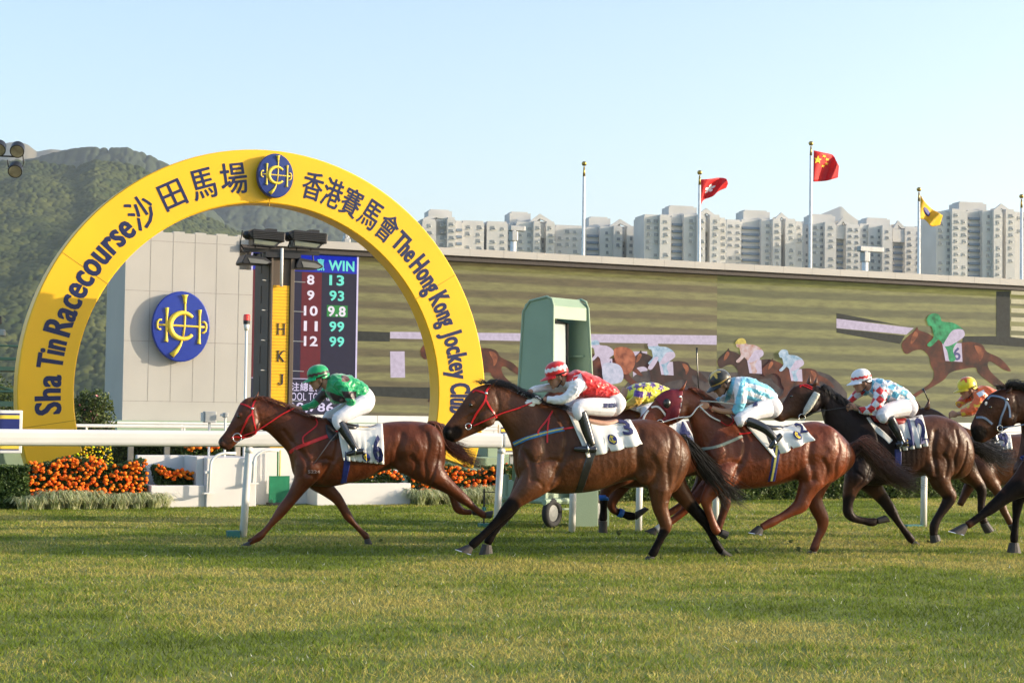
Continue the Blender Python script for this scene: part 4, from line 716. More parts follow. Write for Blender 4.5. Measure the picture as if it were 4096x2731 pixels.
def fringe(a0, a1, n, label):
    A = RNG.uniform(a0, a1, n); cl = np.round(A*4)/4; A = A*.35+cl*.65+RNG.normal(0, .03, n); d = RNG.normal(.08, .09, n); B = BF.o+np.outer(A, BF.t)+np.outer(d, BF.n); ln = RNG.uniform(.14, .36, n)*(.7+.6*fbm(A*4, A*0, 2, 3)); a = RNG.uniform(0, 2*math.pi, n); dr = np.c_[np.cos(a), np.sin(a), np.zeros(n)]; wd = np.c_[-np.sin(a), np.cos(a), np.zeros(n)]*.005
    L = BF(a0, 0, 0); P0 = B-L; up = np.array([0, 0, 1.]); P1 = P0+dr*ln[:, None]*.25+up*ln[:, None]*.6; P2 = P0+dr*ln[:, None]*.6+up*ln[:, None]*.75; P3 = P0+dr*ln[:, None]*.95+up*ln[:, None]*.45
    V = np.stack([P0-wd, P0+wd, P1+wd, P1-wd, P2+wd, P2-wd, P3+wd*.2, P3-wd*.2], 1).reshape(-1, 3); f0 = np.array([(0, 1, 2, 3), (3, 2, 4, 5), (5, 4, 6, 7)]); Fc = (f0[None]+(np.arange(n)*8)[:, None, None]).reshape(-1, 4)
    k = RNG.random((n, 1)); col = np.array([.80, .76, .46])*(1-k)+np.array([.22, .30, .09])*k
    o = bpy.data.objects.new('spider_grass', fast_mesh('spider_grass', V, Fc, leafm, np.repeat(col, 8, 0))); link(o, None, L); o.location = Vector(L); tag(o, label, 'ornamental grass', kind='stuff')
fringe(bx(90), bx(640), 5200, 'pale striped ornamental grass edging the left marigold bed'); fringe(bx(1640), bx(2150), 4600, 'pale striped ornamental grass edging the right marigold bed')
def bush(x, y, D, w_, h_, n, label, fl=(.8, .25, .3)):
    c = P(x, y, D)*[1, 1, 0]; root = empty('flowering_shrub', c, label, 'shrub'); k = RNG.normal(0, 1, (n, 3)); k /= np.linalg.norm(k, axis=1)[:, None]; r_ = RNG.uniform(.3, 1, n)**.5*(.75+.5*fbm(k[:, 0]*3+5, k[:, 2]*3+9, 3, 3))
    C = k*r_[:, None]*[w_, w_*.7, h_*.5]+[0, 0, h_*.5]; kk = np.clip(RNG.random((n, 1))+.2*(fbm(C[:, 0]*2, C[:, 2]*2, 2, 1)[:, None]-.5), 0, 1); col = np.array([.03, .05, .012])*(1-kk)+np.array([.13, .17, .04])*kk; f_ = RNG.random(n) < .008; col[f_] = fl
    o = bpy.data.objects.new('foliage', cards(C, .2, .045, col, 'foliage')); link(o, root); q = MB()
    for a in range(5): q.tube([c, c+[.2*w_*math.cos(a*1.3), .2*w_*math.sin(a*1.3), h_*.5], c+[.6*w_*math.cos(a*1.3), .5*w_*math.sin(a*1.3), h_*.85]], [.03, .02, .008], 6)
    q.build('stem', M('bark', (.08, .06, .04), .9), root)
bush(362, 1700, 44, .62, 2.1, 5000, 'green shrub with pink blossoms seen between the arch leg and the grey tower'); bush(300, 1700, 46, .8, 1.9, 5000, 'lower green shrub partly hidden by the left leg of the arch'); bush(40, 1700, 42, 1.6, 2.2, 8000, 'olive green shrub behind the steel stand', (.3, .3, .1)); bush(-250, 1700, 42, 2, 2.6, 8000, 'large shrub behind the steel stand outside the left edge', (.3, .3, .1))
# ------------------------------------------------------------------ horses and riders
class Crop:
    def __init__(s, x0, y0, k): s.x0, s.y0, s.k = x0, y0, k
    def __call__(s, x, y): return s.x0+x/s.k, s.y0+y/s.k
C1 = Crop(850, 1400, 1.8443); C2 = Crop(1750, 1400, 1.7423); C3 = Crop(2600, 1400, 1.7418); C4 = Crop(3196, 1400, 1.7422)
HA = 15
coat = {}
def remesh(mb, vox, smooth=3):
    me = bpy.data.meshes.new('r'); me.from_pydata(np.concatenate(mb.v).tolist(), [], mb.f); o = bpy.data.objects.new('r', me); COL.objects.link(o)
    r_ = o.modifiers.new('r', 'REMESH'); r_.mode = 'VOXEL'; r_.voxel_size = vox
    if smooth: s_ = o.modifiers.new('s', 'SMOOTH'); s_.factor = .5; s_.iterations = smooth
    dg = bpy.context.evaluated_depsgraph_get(); dg.update(); m2 = bpy.data.meshes.new_from_object(o.evaluated_get(dg)); bpy.data.objects.remove(o)
    V = np.empty(len(m2.vertices)*3, np.float32); m2.vertices.foreach_get('co', V); V = V.reshape(-1, 3).astype(float); Fc = [tuple(p.vertices) for p in m2.polygons]; bpy.data.meshes.remove(m2); return V, Fc
def relax(V, Fc, w, it):
    E_ = np.array([(f[i], f[(i+1) % len(f)]) for f in Fc for i in range(len(f))]); n = len(V); deg = np.bincount(E_[:, 0], minlength=n)+np.bincount(E_[:, 1], minlength=n)
    for _ in range(it):
        A = np.stack([np.bincount(E_[:, 0], V[E_[:, 1], k], n)+np.bincount(E_[:, 1], V[E_[:, 0], k], n) for k in range(3)], 1)/np.maximum(deg, 1)[:, None]; V = V+(A-V)*(w*.6)[:, None]
    return V
def from_arrays(name, V, Fc, mats, parent=None, L=None, col=None, smooth=True):
    q = MB(); q.add(V, Fc); return q.build(name, mats, parent, L, smooth=smooth, col=col)
class Fig:
    """figure frame: crop pixels -> points on a vertical plane shifted sideways"""
    def __init__(s, crop, cx, D, ang=HA, aff=(1, 0, 1, 0)):
        s.c = crop; s.aff = aff; X, Y = crop(cx, 700); p = P(X, Y, D); s.fr = Fr((p[0], p[1], 0), ang); s.n = s.fr.n; s.D = D; s.ppm = F/D*crop.k
    def at(s, x, y, lat=0.): a, b, c, d = s.aff; return s.fr.hit(*s.c(x*a+b, y*c+d), lat)
    def loft(s, mb, st, lat=0., sub=3, k=20, ex=2.2):
        S = catmull([q[:5] for q in st], sub); R_ = []
        for ax, ay, bx_, by, hw in S:
            a, b = s.at(ax, ay, lat), s.at(bx_, by, lat); c = (a+b)/2; v = (a-b)/2
            R_.append(np.array([c+v*math.copysign(abs(math.cos(t))**(2/ex), math.cos(t))+s.n*hw*math.copysign(abs(math.sin(t))**(2/ex), math.sin(t)) for t in np.linspace(0, 2*math.pi, k, endpoint=False)]))
        mb.rings(R_)
    def limb(s, mb, pts, lat=0., ratio=.82, sub=3, k=12, minlat=0., root=False):
        """pts: (x, y, width px[, lateral])"""
        Q = [(q[0], q[1], q[2], q[3] if len(q) > 3 else lat) for q in pts]
        if root:
            a, b = np.array(Q[0]), np.array(Q[1]); dv = (a-b)[:2]; dv = dv/(np.linalg.norm(dv)+1e-9)*a[2]
            Q = [(a[0]+dv[0]*.55, a[1]+dv[1]*.55, a[2]*.25, a[3]*.35), (a[0]+dv[0]*.35, a[1]+dv[1]*.35, a[2]*.72, a[3]*.6)]+Q
        S = catmull(Q, sub); C_ = np.array([s.at(q[0], q[1], q[3]) for q in S]); T = np.gradient(C_, axis=0); T /= np.linalg.norm(T, axis=1)[:, None]+1e-9; R_ = []
        for c, t_, q in zip(C_, T, S):
            r = q[2]/2/s.ppm*s.aff[0]; p = np.cross(t_, s.n); p /= np.linalg.norm(p); la = np.cross(t_, p); lr = min(r*ratio, .112) if root else r*ratio
            R_.append(np.array([c+p*r*math.cos(a)+la*lr*math.sin(a) for a in np.linspace(0, 2*math.pi, k, endpoint=False)]))
        mb.rings(R_)
    def blob(s, mb, x, y, rx, ry, rot=0, lat=0., rl=.05):
        c = s.at(x, y, lat); a = rad(rot); u = (s.fr.t*math.cos(a)-np.array([0, 0, 1])*math.sin(a)); v = s.fr.t*math.sin(a)+np.array([0, 0, 1])*math.cos(a); g_ = s.aff[0]/s.ppm
        mb.ell(c, u*rx*g_, s.n*rl, v*ry*g_)
def hair(name, mat, fig, parent, roots, guide, n, spread, w_, seed=0, lat0=.0, latsp=.05, taper=1, k=4):
    """strands of hair: roots = px polyline, guide(t_root) -> list of px offsets along the strand"""
    rg = np.random.default_rng(seed); q = MB(); R_ = catmull(roots, 4)
    for _ in range(n):
        u = rg.random(); i = u*(len(R_)-1); i0 = int(i); r0 = R_[i0]*(1-(i-i0))+R_[min(i0+1, len(R_)-1)]*(i-i0); G_ = guide(u); ln = rg.uniform(.55, 1.05); l0 = lat0+rg.normal(0, latsp); sx_, sy_ = rg.normal(0, spread, 2); ph = rg.uniform(0, 6)
        g = catmull([(0, 0)]+list(G_), 2); pts = []
        for j, (gx, gy) in enumerate(g):
            f = j/(len(g)-1); pts.append(fig.at(r0[0]+gx*ln+sx_*f**1.2+spread*.25*math.sin(f*5+ph), r0[1]+gy*ln+sy_*f**1.2+spread*.2*math.cos(f*4+ph), l0*(1+1.2*f)))
        m_ = len(pts); q.tube(pts, [w_*(1-.85*(j/(m_-1))**taper) for j in range(m_)], 3, cap=False)
    return q.build(name, mat, parent, smooth=True)
def coatmat(name, rough=.38, sheen=.0):
    mt = M('coat_'+name, (1, 1, 1), .40, attr=True, var=.25, scale=7, bump=.3, bscale=30, spec=.24, coat=.0)
    if not mt.get('sp'):
        mt['sp'] = 1; nt = mt.node_tree; a = [n for n in nt.nodes if n.type == 'ATTRIBUTE'][0]; r_ = nt.nodes.new('ShaderNodeMapRange'); r_.inputs[1].default_value = .004; r_.inputs[2].default_value = .05; r_.inputs[3].default_value = .04; r_.inputs[4].default_value = .34; bw = nt.nodes.new('ShaderNodeRGBToBW')
        nt.links.new(a.outputs['Color'], bw.inputs[0]); nt.links.new(bw.outputs[0], r_.inputs[0]); nt.links.new(r_.outputs[0], nt.nodes['Principled BSDF'].inputs['Specular IOR Level'])
    return mt
leather_red = M('red_strap', (.55, .012, .015), .35, var=.1); metalm = M('bright_metal', (.7, .7, .7), .25, 1); blk = M('black_leather', (.012, .011, .012), .3, var=.2, spec=.6); hoofm = M('hoof', (.035, .03, .028), .6, var=.25, scale=30); eyem = M('eye', (.012, .006, .004), .08, spec=.9, var=0)
clothm = M('cloth_white', (.72, .71, .68), .8, var=.05, scale=4, bump=.25, bscale=9); inkm = M('number_ink', (.03, .035, .12), .7)
def smoothstep(x): x = np.clip(x, 0, 1); return x*x*(3-2*x)
def horse(fig, head, neck, trunk, legs, blobs, base, dark, darkpts, label, sock=(), ears=(), grooves=(), eye=None, rough=.38, vox=.0115, nostril=None, lat_leg=.15):
    mb = MB()
    fig.loft(mb, [h[:5] for h in head], ex=2.1); fig.loft(mb, head[-2:]+neck+trunk[:2], ex=2.1); fig.loft(mb, trunk, ex=2.15, k=26)
    for lg in legs: fig.limb(mb, lg['p'], lg['s']*lat_leg, root=True)
    for b in blobs: fig.blob(mb, *b)
    V, Fc = remesh(mb, vox, 4)
    hx = float((fig.at(*neck[1][:2])-fig.fr.o)@fig.fr.t); V = relax(V, Fc, smoothstep((V[:, 2]-.72)/.25)*smoothstep((((V-fig.fr.o)@fig.fr.t)-hx)/.25)*.9, 34)
    s_ = (V-fig.fr.o)@fig.fr.t; z_ = V[:, 2]; lat = (V-fig.fr.o)@fig.n; dsp = np.zeros(len(V))
    for pts, gw, dep in grooves:
        Q = [fig.at(x, y, .15)-fig.fr.o for x, y in catmull(pts, 4)]; Q = np.array([(q@fig.fr.t, q[2]) for q in Q]); g_ = gw/fig.ppm*fig.aff[0]; best = np.full(len(V), 9.)
        for a, b in zip(Q[:-1], Q[1:]):
            ab = b-a; t_ = np.clip(((s_-a[0])*ab[0]+(z_-a[1])*ab[1])/(ab@ab+1e-9), 0, 1); best = np.minimum(best, np.hypot(s_-a[0]-t_*ab[0], z_-a[1]-t_*ab[1]))
        dsp -= dep*np.exp(-(best/g_)**2)
    dsp += (fbm(s_*7+z_*3+5, z_*5-s_*2+9, 2, 3)-.5)*.012*smoothstep((z_-.8)/.3)+(fbm(s_*30, z_*30, 2, 5)-.5)*.0025
    V = V+np.outer(dsp*np.tanh(lat/.07), fig.n)
    # coat colour: dark points (legs, muzzle) by distance in the figure's plane
    s_ = (V-fig.fr.o)@fig.fr.t; z_ = V[:, 2]; lat = (V-fig.fr.o)@fig.n; wd = np.zeros(len(V))
    for (x, y, r, side) in darkpts:
        p = fig.at(x, y, side*lat_leg) - fig.fr.o; ps, pz = p@fig.fr.t, p[2]; d = np.hypot(s_-ps, z_-pz); rr = r/fig.ppm*fig.aff[0]; m_ = 1-smoothstep((d-rr*.75)/(rr*.5))
        if side: m_ = m_*(np.sign(side)*lat > .01)
        wd = np.maximum(wd, m_)
    var = fbm(s_*6+20, z_*6, 3, 2)[:, None]; col = np.array(base)*[.55, .48, .42]*(.7+.6*var); belly = smoothstep((1.05-z_)/.5)[:, None]*.0
    col = col*(1-wd[:, None])+np.array(dark)*wd[:, None]
    for (x, y, r, side, c) in sock:
        p = fig.at(x, y, side*lat_leg)-fig.fr.o; d = np.hypot(s_-p@fig.fr.t, z_-p[2]); m_ = ((d < r/fig.ppm*fig.aff[0]) & ((np.sign(side)*lat > .01) if side else True))[:, None]; col = np.where(m_, c, col)
    root = from_arrays('horse', V, Fc, coatmat('horse'), None, fig.fr.o, col); tag(root, label, 'horse', 'racehorses galloping past the post')
    print(label[:30], 'zmin %.2f' % z_.min(), len(V)); bvh = BVHTree.FromPolygons([Vector(v) for v in V], Fc)
    for lg in legs:
        if lg.get('h'):
            (a, b, c, d) = lg['h']; q = MB(); l_ = lg['s']*lat_leg if 'hl' not in lg else lg['hl']; S = [(*a, *b, .045), (*[(a[i]*.5+c[i]*.5) for i in (0, 1)], *[(b[i]*.5+d[i]*.5) for i in (0, 1)], .052), (*c, *d, .058)]; fig.loft(q, S, l_, 2, 14, 2.2); q.build('hoof', hoofm, root, smooth=False)
            if lg.get('shoe'): q = MB(); q.tube([fig.at(*c, l_+.05), fig.at(*d, l_+.05)], .006, 5); q.build('horseshoe', metalm, root)
    for e in ears:
        tip, b0, b1, l_ = e; q = MB(); R_ = []
        for f, ww in ((0, 1), (.35, 1.05), (.7, .62), (1, .06)):
            a = fig.at(b0[0]*(1-f)+tip[0]*f, b0[1]*(1-f)+tip[1]*f, l_); b = fig.at(b1[0]*(1-f)+tip[0]*f, b1[1]*(1-f)+tip[1]*f, l_); c = (a+b)/2; v = (b-a)/2
            if f >= .99: v = (fig.at(b1[0], b1[1], l_)-fig.at(b0[0], b0[1], l_))*.04
            R_.append(np.array([c+v*math.cos(t)+fig.n*.028*ww*math.sin(t) for t in np.linspace(0, 2*math.pi, 10, endpoint=False)]))
        q.rings(R_); q.build('ear', coatmat('horse'), root, smooth=True, col=np.array(base)*.8)
    root['_'] = 0; del root['_']
    return root, bvh
RIB = [([(1130+k*48, 590), (1105+k*48, 720), (1120+k*48, 860)], 13, .0022) for k in range(5)]
G2 = [([(835, 430), (885, 560), (875, 700), (825, 830), (770, 950)], 20, .020), ([(590, 700), (640, 800), (640, 900)], 18, .016), ([(690, 790), (770, 765), (850, 780)], 16, .010), ([(720, 560), (740, 680), (700, 780)], 22, .009), ([(470, 520), (530, 610), (600, 700), (650, 780)], 17, .013),
    ([(1395, 560), (1368, 700), (1390, 830), (1400, 900)], 30, .022), ([(1590, 540), (1602, 650), (1572, 780), (1592, 930), (1590, 1040)], 17, .010), ([(1690, 640), (1676, 770), (1640, 900), (1615, 990)], 15, .011), ([(1470, 740), (1510, 820), (1490, 930)], 18, .011), ([(1500, 590), (1530, 660), (1500, 740)], 30, -.010), ([(660, 900), (720, 960), (640, 1040)], 12, .008)]+RIB
def gmap(G_, ax, bx_, cx, ay, by, cy): return [([((x-ax)*bx_+cx, (y-ay)*by+cy) for x, y in p], w_*bx_, d_) for p, w_, d_ in G_]
def surf(fig, bvh, x, y, off=.006, fall=.1):
    """point on the near surface of the body seen at crop pixel (x, y)"""
    X, Y = fig.c(x*fig.aff[0]+fig.aff[1], y*fig.aff[2]+fig.aff[3]); d = Vector(ray(X, Y)).normalized(); h = bvh.ray_cast(Vector(EYE), d)
    if h[0] is None:
        p = fig.at(x, y, fall); h = bvh.find_nearest(Vector(p)); 
    n_ = np.array(h[1]); 
    if n_@fig.n < -.2: n_ = fig.n
    return np.array(h[0])+n_*off, n_
def strap(name, fig, bvh, pts, w_, mat, parent, on=True, lat=.12, th=.004, sub=4):
    S = catmull(pts, sub); q = MB(); C_ = []; Nn = []
    for s_ in S:
        if on: p, n_ = surf(fig, bvh, s_[0], s_[1], .004+th/2)
        else: p, n_ = fig.at(s_[0], s_[1], s_[2] if len(s_) > 2 else lat), fig.n
        C_.append(p); Nn.append(n_)
    C_ = np.array(C_); Nn = np.array(Nn)
    if on and len(C_) > 4:
        for _ in range(2): C_[1:-1] = (C_[:-2]+C_[1:-1]*2+C_[2:])/4
        for _ in range(2): Nn[1:-1] = (Nn[:-2]+Nn[1:-1]*2+Nn[2:])/4
    T = np.gradient(C_, axis=0); R_ = []
    for c, n_, t_ in zip(C_, Nn, T):
        t_ = t_/(np.linalg.norm(t_)+1e-9); b = np.cross(t_, n_); b /= np.linalg.norm(b)+1e-9; n2 = np.cross(b, t_); R_.append(np.array([c+b*w_/2*x_+n2*th*y_ for x_, y_ in ((-1, -.6), (-.8, 1), (.8, 1), (1, -.6))]))
    q.rings(R_); return q.build(name, mat, parent, smooth=False)
def ring(name, fig, x, y, r, lat, parent, mat=None, th=.005):
    c = fig.at(x, y, lat); q = MB(); T_ = np.linspace(0, 2*math.pi, 19); q.tube([c+fig.fr.t*r*math.cos(t)+np.array([0, 0, 1])*r*math.sin(t) for t in T_], th, 6); return q.build(name, mat or metalm, parent, smooth=True)
def cloth(name, fig, bvh, quad, mat, parent, wr=.008, nfold=9, off=.014, n=26, seed=0, digits=None, crest_at=None, hem=0):
    """cloth draped on the flank; quad = top-left, top-right, bottom-right, bottom-left, mirrored over the back"""
    tl, tr, br, bl_ = [np.array(p, float) for p in quad]
    def pxy(u, v): return (tl*(1-u)+tr*u)*(1-v)+(bl_*(1-u)+br*u)*v
    def P_(u, v, o=off, hm=True):
        p = pxy(u, v); a, n_ = surf(fig, bvh, p[0], p[1], 0, .2); wv = wr*v*math.sin(u*nfold*math.pi+v*2+seed)*(.4+v)+(hem*max(0, v-.7)*(u**2) if hm else 0); return a+n_*o+fig.n*wv
    G_ = np.array([[P_(i/n, j/n) for i in range(n+1)] for j in range(n+1)])
    for _ in range(2): G_[1:-1, 1:-1] = (G_[:-2, 1:-1]+G_[2:, 1:-1]+G_[1:-1, :-2]+G_[1:-1, 2:]+4*G_[1:-1, 1:-1])/8
    lat = (G_-fig.fr.o)@fig.n; Mi = G_-2*lat[..., None]*fig.n; full = np.concatenate([Mi[::-1], G_]); R_ = len(full); Cc = n+1
    q = MB(); q.add(full.reshape(-1, 3), [(r*Cc+c, r*Cc+c+1, (r+1)*Cc+c+1, (r+1)*Cc+c) for r in range(R_-1) for c in range(Cc-1)]); o = q.build(name, mat, parent, smooth=True); sd = o.modifiers.new('s', 'SOLIDIFY'); sd.thickness = .008; sd.offset = 1
    def put(V2, Fc, mt, nm, th=.012):
        q = MB(); V3 = []
        for u, v, h in V2:
            a = P_(u, v, off+.010+(th if h > 0 else 0)); V3.append(a)
        q.add(V3, Fc); return q.build(nm, mt, o)
    if digits:
        s_, u0, v0, u1, v1 = digits; V, Fc = text_mesh(s_, .022, .02, 2); import bmesh
        bm = bmesh.new(); vs = [bm.verts.new(v) for v in V]
        for f in Fc:
            try: bm.faces.new([vs[i] for i in f])
            except Exception: pass
        bmesh.ops.remove_doubles(bm, verts=bm.verts, dist=1e-5); bmesh.ops.triangulate(bm, faces=bm.faces); bmesh.ops.subdivide_edges(bm, edges=[e for e in bm.edges if e.calc_length() > .18], cuts=1); bmesh.ops.triangulate(bm, faces=bm.faces)
        bm.verts.index_update(); V = np.array([v.co[:] for v in bm.verts]); Fc = [tuple(v.index for v in f.verts) for f in bm.faces]; bm.free(); mn, mx_ = V.min(0), V.max(0)
        W_ = [(u0+(v[0]-mn[0])/(mx_[0]-mn[0])*(u1-u0), v1-(v[1]-mn[1])/(mx_[1]-mn[1])*(v1-v0), v[2]) for v in V]; put(W_, Fc, inkm, 'number')
    if crest_at:
        cu, cv, ru, rv = crest_at; W_ = [(cu, cv, 1)]+[(cu+ru*math.cos(t), cv+rv*math.sin(t), 1) for t in np.linspace(0, 2*math.pi, 18, endpoint=False)]; put(W_, [(0, i+1, (i+1) % 18+1) for i in range(18)], navy, 'crest')
        W_ = []; Fc = []
        for k in range(14):
            t = rad(45+k*270/13)
            for rr in (.38, .68): W_.append((cu+ru*rr*math.cos(t), cv+rv*rr*math.sin(t), 1))
        Fc = [(2*i, 2*i+1, 2*i+3, 2*i+2) for i in range(13)]; b0 = len(W_); W_ += [(cu-ru*.12, cv-rv*.85, 1), (cu+ru*.12, cv-rv*.85, 1), (cu+ru*.0, cv+rv*.8, 1), (cu-ru*.2, cv+rv*.8, 1)]; Fc += [(b0, b0+1, b0+2, b0+3)]; put(W_, Fc, gold, 'crest_mark', .016)
    return o
def inpoly(X, Y, poly):
    r_ = np.zeros(len(X), bool); n = len(poly); j = n-1
    for i in range(n):
        xi, yi = poly[i]; xj, yj = poly[j]
        with np.errstate(divide='ignore', invalid='ignore'): c = ((yi > Y) != (yj > Y)) & (X < (xj-xi)*(Y-yi)/(yj-yi+1e-12)+xi)
        r_ ^= c; j = i
    return r_
skinm = M('skin', (.42, .22, .14), .5, var=.06, spec=.35); silkm = lambda: M('silk', (1, 1, 1), .38, attr=True, var=.06, scale=6, bump=.55, bscale=14, spec=.5, sheen=.3); brm = M('breeches_white', (.70, .68, .72), .6, var=.04, bump=.3, bscale=16)
bootm = M('boot_black', (.010, .010, .014), .22, spec=.7, var=.2)
def headblobs(fig, cx, cy, tilt, sc=1.0, parts=('skull', 'face', 'helmet')):
    """head in its own frame: x forward (to the left of the picture), y up; tilt lowers the face"""
    a = rad(tilt); f = -fig.fr.t*math.cos(a)-np.array([0, 0, 1])*math.sin(a); u = -fig.fr.t*math.sin(a)*-1*-1+np.array([0, 0, 1])*math.cos(a); u = np.cross(f, fig.n); u = u if u[2] > 0 else -u; c = fig.at(cx, cy, 0)
    return c, f*sc, u*sc, fig.n*sc
def jockey(fig, d):
    c, f, u, n_ = headblobs(fig, *d['head']); Pt = lambda x, y, z=0: c+f*x+u*y+n_*z
    E_ = lambda mb, x, y, z, rx, ry, rz, rot=0: (lambda ca, sa: mb.ell(Pt(x, y, z), (f*ca+u*sa)*rx, n_*rz, (u*ca-f*sa)*ry))(math.cos(rad(rot)), math.sin(rad(rot)))
    body = MB()
    # ---- skin body: head, neck, hands and the limbs under the clothes, one surface
    E_(body, 0, 0, 0, .098, .10, .078); E_(body, .045, -.06, 0, .052, .075, .056); E_(body, .04, -.105, 0, .05, .035, .045); E_(body, .072, -.128, 0, .022, .02, .022); E_(body, .098, -.058, 0, .022, .020, .013, -35); E_(body, .088, -.03, 0, .014, .035, .012); E_(body, .088, -.094, 0, .012, .014, .022); E_(body, -.01, -.05, .078, .018, .032, .010); E_(body, -.01, -.05, -.078, .018, .032, .010)
    t0 = d['torso'][0]; nb = fig.at((t0[0]+t0[2])/2, (t0[1]+t0[3])/2, 0); body.tube([Pt(-.02, -.05), nb, nb+(nb-Pt(-.02, -.05))*.3], [.058, .062, .07], 12)
    shrink = lambda st, k: [(*( (np.array(q[:2])*(1+k)+np.array(q[2:4])*(1-k))/2), *((np.array(q[:2])*(1-k)+np.array(q[2:4])*(1+k))/2), q[4]*k) for q in st]
    fig.loft(body, shrink(d['torso'], .8), sub=2, k=14); fig.loft(body, shrink(d['hips'], .8), sub=2, k=14)
    for nm in ('arm_n', 'arm_f', 'leg_n', 'leg_f'):
        if nm in d: fig.limb(body, [(q[0], q[1], q[2]*.72, *q[3:]) for q in d[nm]], ratio=.9, k=10)
    for nm in ('fore_n', 'fore_f'):
        if nm in d: fig.limb(body, d[nm], ratio=.9, k=10)
    if 'shin_n' in d: fig.limb(body, [(q[0], q[1], q[2]*.7, *q[3:]) for q in d['shin_n']], ratio=.9, k=10)
    hm = body if not d.get('gloves') else MB()
    for h in d['hands']:
        x, y, lat, ang_, curl = h; a = rad(ang_); hp = fig.at(x, y, lat); fw = -fig.fr.t*math.cos(a)-np.array([0, 0, 1])*math.sin(a); dn = np.cross(fw, fig.n); dn = dn if dn[2] < 0 else -dn
        hm.ell(hp, fw*.045, fig.n*.018, dn*.040)
        for i, (o_, ln) in enumerate(((-.030, .055), (-.010, .062), (.010, .058), (.029, .046))):
            b = hp+fw*.035+dn*o_; hm.tube([b-fw*.02, b+fw*ln*.45, b+fw*ln*.6+dn*.012+fig.n*-.008, b+fw*ln*.45+dn*.02+fig.n*-.035, b+fw*ln*.1+dn*.02+fig.n*-.04], [.0105, .0105, .0100, .0095, .008], 7)
        b = hp-dn*.02; hm.tube([b-fw*.02-fig.n*.01, b-dn*.022+fw*.01-fig.n*.015, b-dn*.024+fw*.042-fig.n*.02], [.012, .0115, .009], 7)
    V, Fc = remesh(body, .0062, 2); root = from_arrays('person', V, Fc, skinm, None, V.mean(0), None); tag(root, d['label'], 'person', 'jockeys riding in the race')
    if hm is not body: V, Fc = remesh(hm, .0058, 1); from_arrays('gloves', V, Fc, M('glove_white', (.72, .72, .70), .7), root)
    # ---- silks
    mb = MB(); fig.loft(mb, d['torso'], sub=3, k=20, ex=2.3)
    for nm in ('arm_n', 'arm_f'): fig.limb(mb, d[nm], ratio=.95)
    E_(mb, -.03, -.1, 0, .05, .035, .06) if False else None
    V, Fc = remesh(mb, .0075, 2); rg = np.random.default_rng(3); s_ = (V-fig.fr.o)@fig.fr.t; dsp = (.25-np.abs(fbm(s_*9+V[:, 2]*6, V[:, 2]*15-s_*6, 3, 8)-.5))*.06-.010
    pm = proj(V); X = ((pm[:, 0]-fig.c.x0)*fig.c.k-fig.aff[1])/fig.aff[0]; Y = ((pm[:, 1]-fig.c.y0)*fig.c.k-fig.aff[3])/fig.aff[2]; lat = (V-fig.fr.o)@fig.n
    nrm = np.zeros_like(V); cen = np.array([np.interp(s_, *(lambda zz: (zz[0], zz[1]))(np.array(sorted([(float((fig.at((q[0]+q[2])/2, (q[1]+q[3])/2)-fig.fr.o)@fig.fr.t), float(fig.at((q[0]+q[2])/2, (q[1]+q[3])/2)[2])) for q in d['torso']])).T))])[0]
    nv = np.c_[fig.n[0]*lat, fig.n[1]*lat, V[:, 2]-cen]; nv /= np.linalg.norm(nv, axis=1)[:, None]+1e-6; V = V+nv*dsp[:, None]
    col = np.tile(np.array(d['base'], float), (len(V), 1))
    for poly_, c_, side in d['paint']:
        m_ = inpoly(X, Y, poly_); m_ &= (lat > -.02) if side > 0 else ((lat < 0) if side < 0 else True); col[m_] = c_
    if d.get('pattern'): col = d['pattern'](X, Y, lat, col, V, fig)
    sh = from_arrays('silk_shirt', V, Fc, silkm(), root, None, col)
    # ---- breeches, boots
    mb = MB(); fig.loft(mb, d['hips'], sub=3, k=20, ex=2.3)
    for nm in ('leg_n', 'leg_f'): fig.limb(mb, d[nm], ratio=.92)
    V, Fc = remesh(mb, .008, 3); br = from_arrays('breeches', V, Fc, brm, root)
    for key in ('boot_n', 'boot_f'):
        if key in d: mb = MB(); fig.limb(mb, d[key][0], ratio=.85); fig.limb(mb, d[key][1], ratio=.9); V, Fc = remesh(mb, .0075, 2); from_arrays('boot', V, Fc, d.get('bootmat', bootm), root)
    if 'stirrup' in d:
        x, y, lat = d['stirrup']; p = fig.at(x, y, lat); q = MB(); q.tube([p+np.array([0, 0, .10]), p+fig.n*.06+[0, 0, .03], p+fig.n*.06, p-fig.n*.06, p-fig.n*.06+[0, 0, .03], p+np.array([0, 0, .10])], .008, 6); q.build('stirrup', metalm, root, smooth=True)
    # ---- helmet with cover, peak, goggles, strap
    q = MB(); n1, n2 = 20, 8; V = []; hc = Pt(-.008, .018)
    for i in range(n2+1):
        p_ = math.pi/2*i/n2*1.0
        for j in range(n1):
            t = 2*math.pi*j/n1; V.append(hc+f*.128*math.sin(p_)**.85*math.cos(t)+n_*.108*math.sin(p_)**.85*math.sin(t)+u*.118*math.cos(p_)**.9)
    for j in range(n1): t = 2*math.pi*j/n1; V.append(hc+f*.125*math.cos(t)+n_*.105*math.sin(t)-u*(.028+.028*(math.cos(t) < -.1)))
    q.add(V, [(i*n1+j, i*n1+(j+1) % n1, (i+1)*n1+(j+1) % n1, (i+1)*n1+j) for i in range(n2+1) for j in range(n1)]); V = np.concatenate(q.v)
    hcol = np.tile(np.array(d['cap'], float), (len(V), 1)); yy = (V-hc)@(u/np.linalg.norm(u)); xx = (V-hc)@(f/np.linalg.norm(f)); zz_ = (V-hc)@fig.n
    hl = None
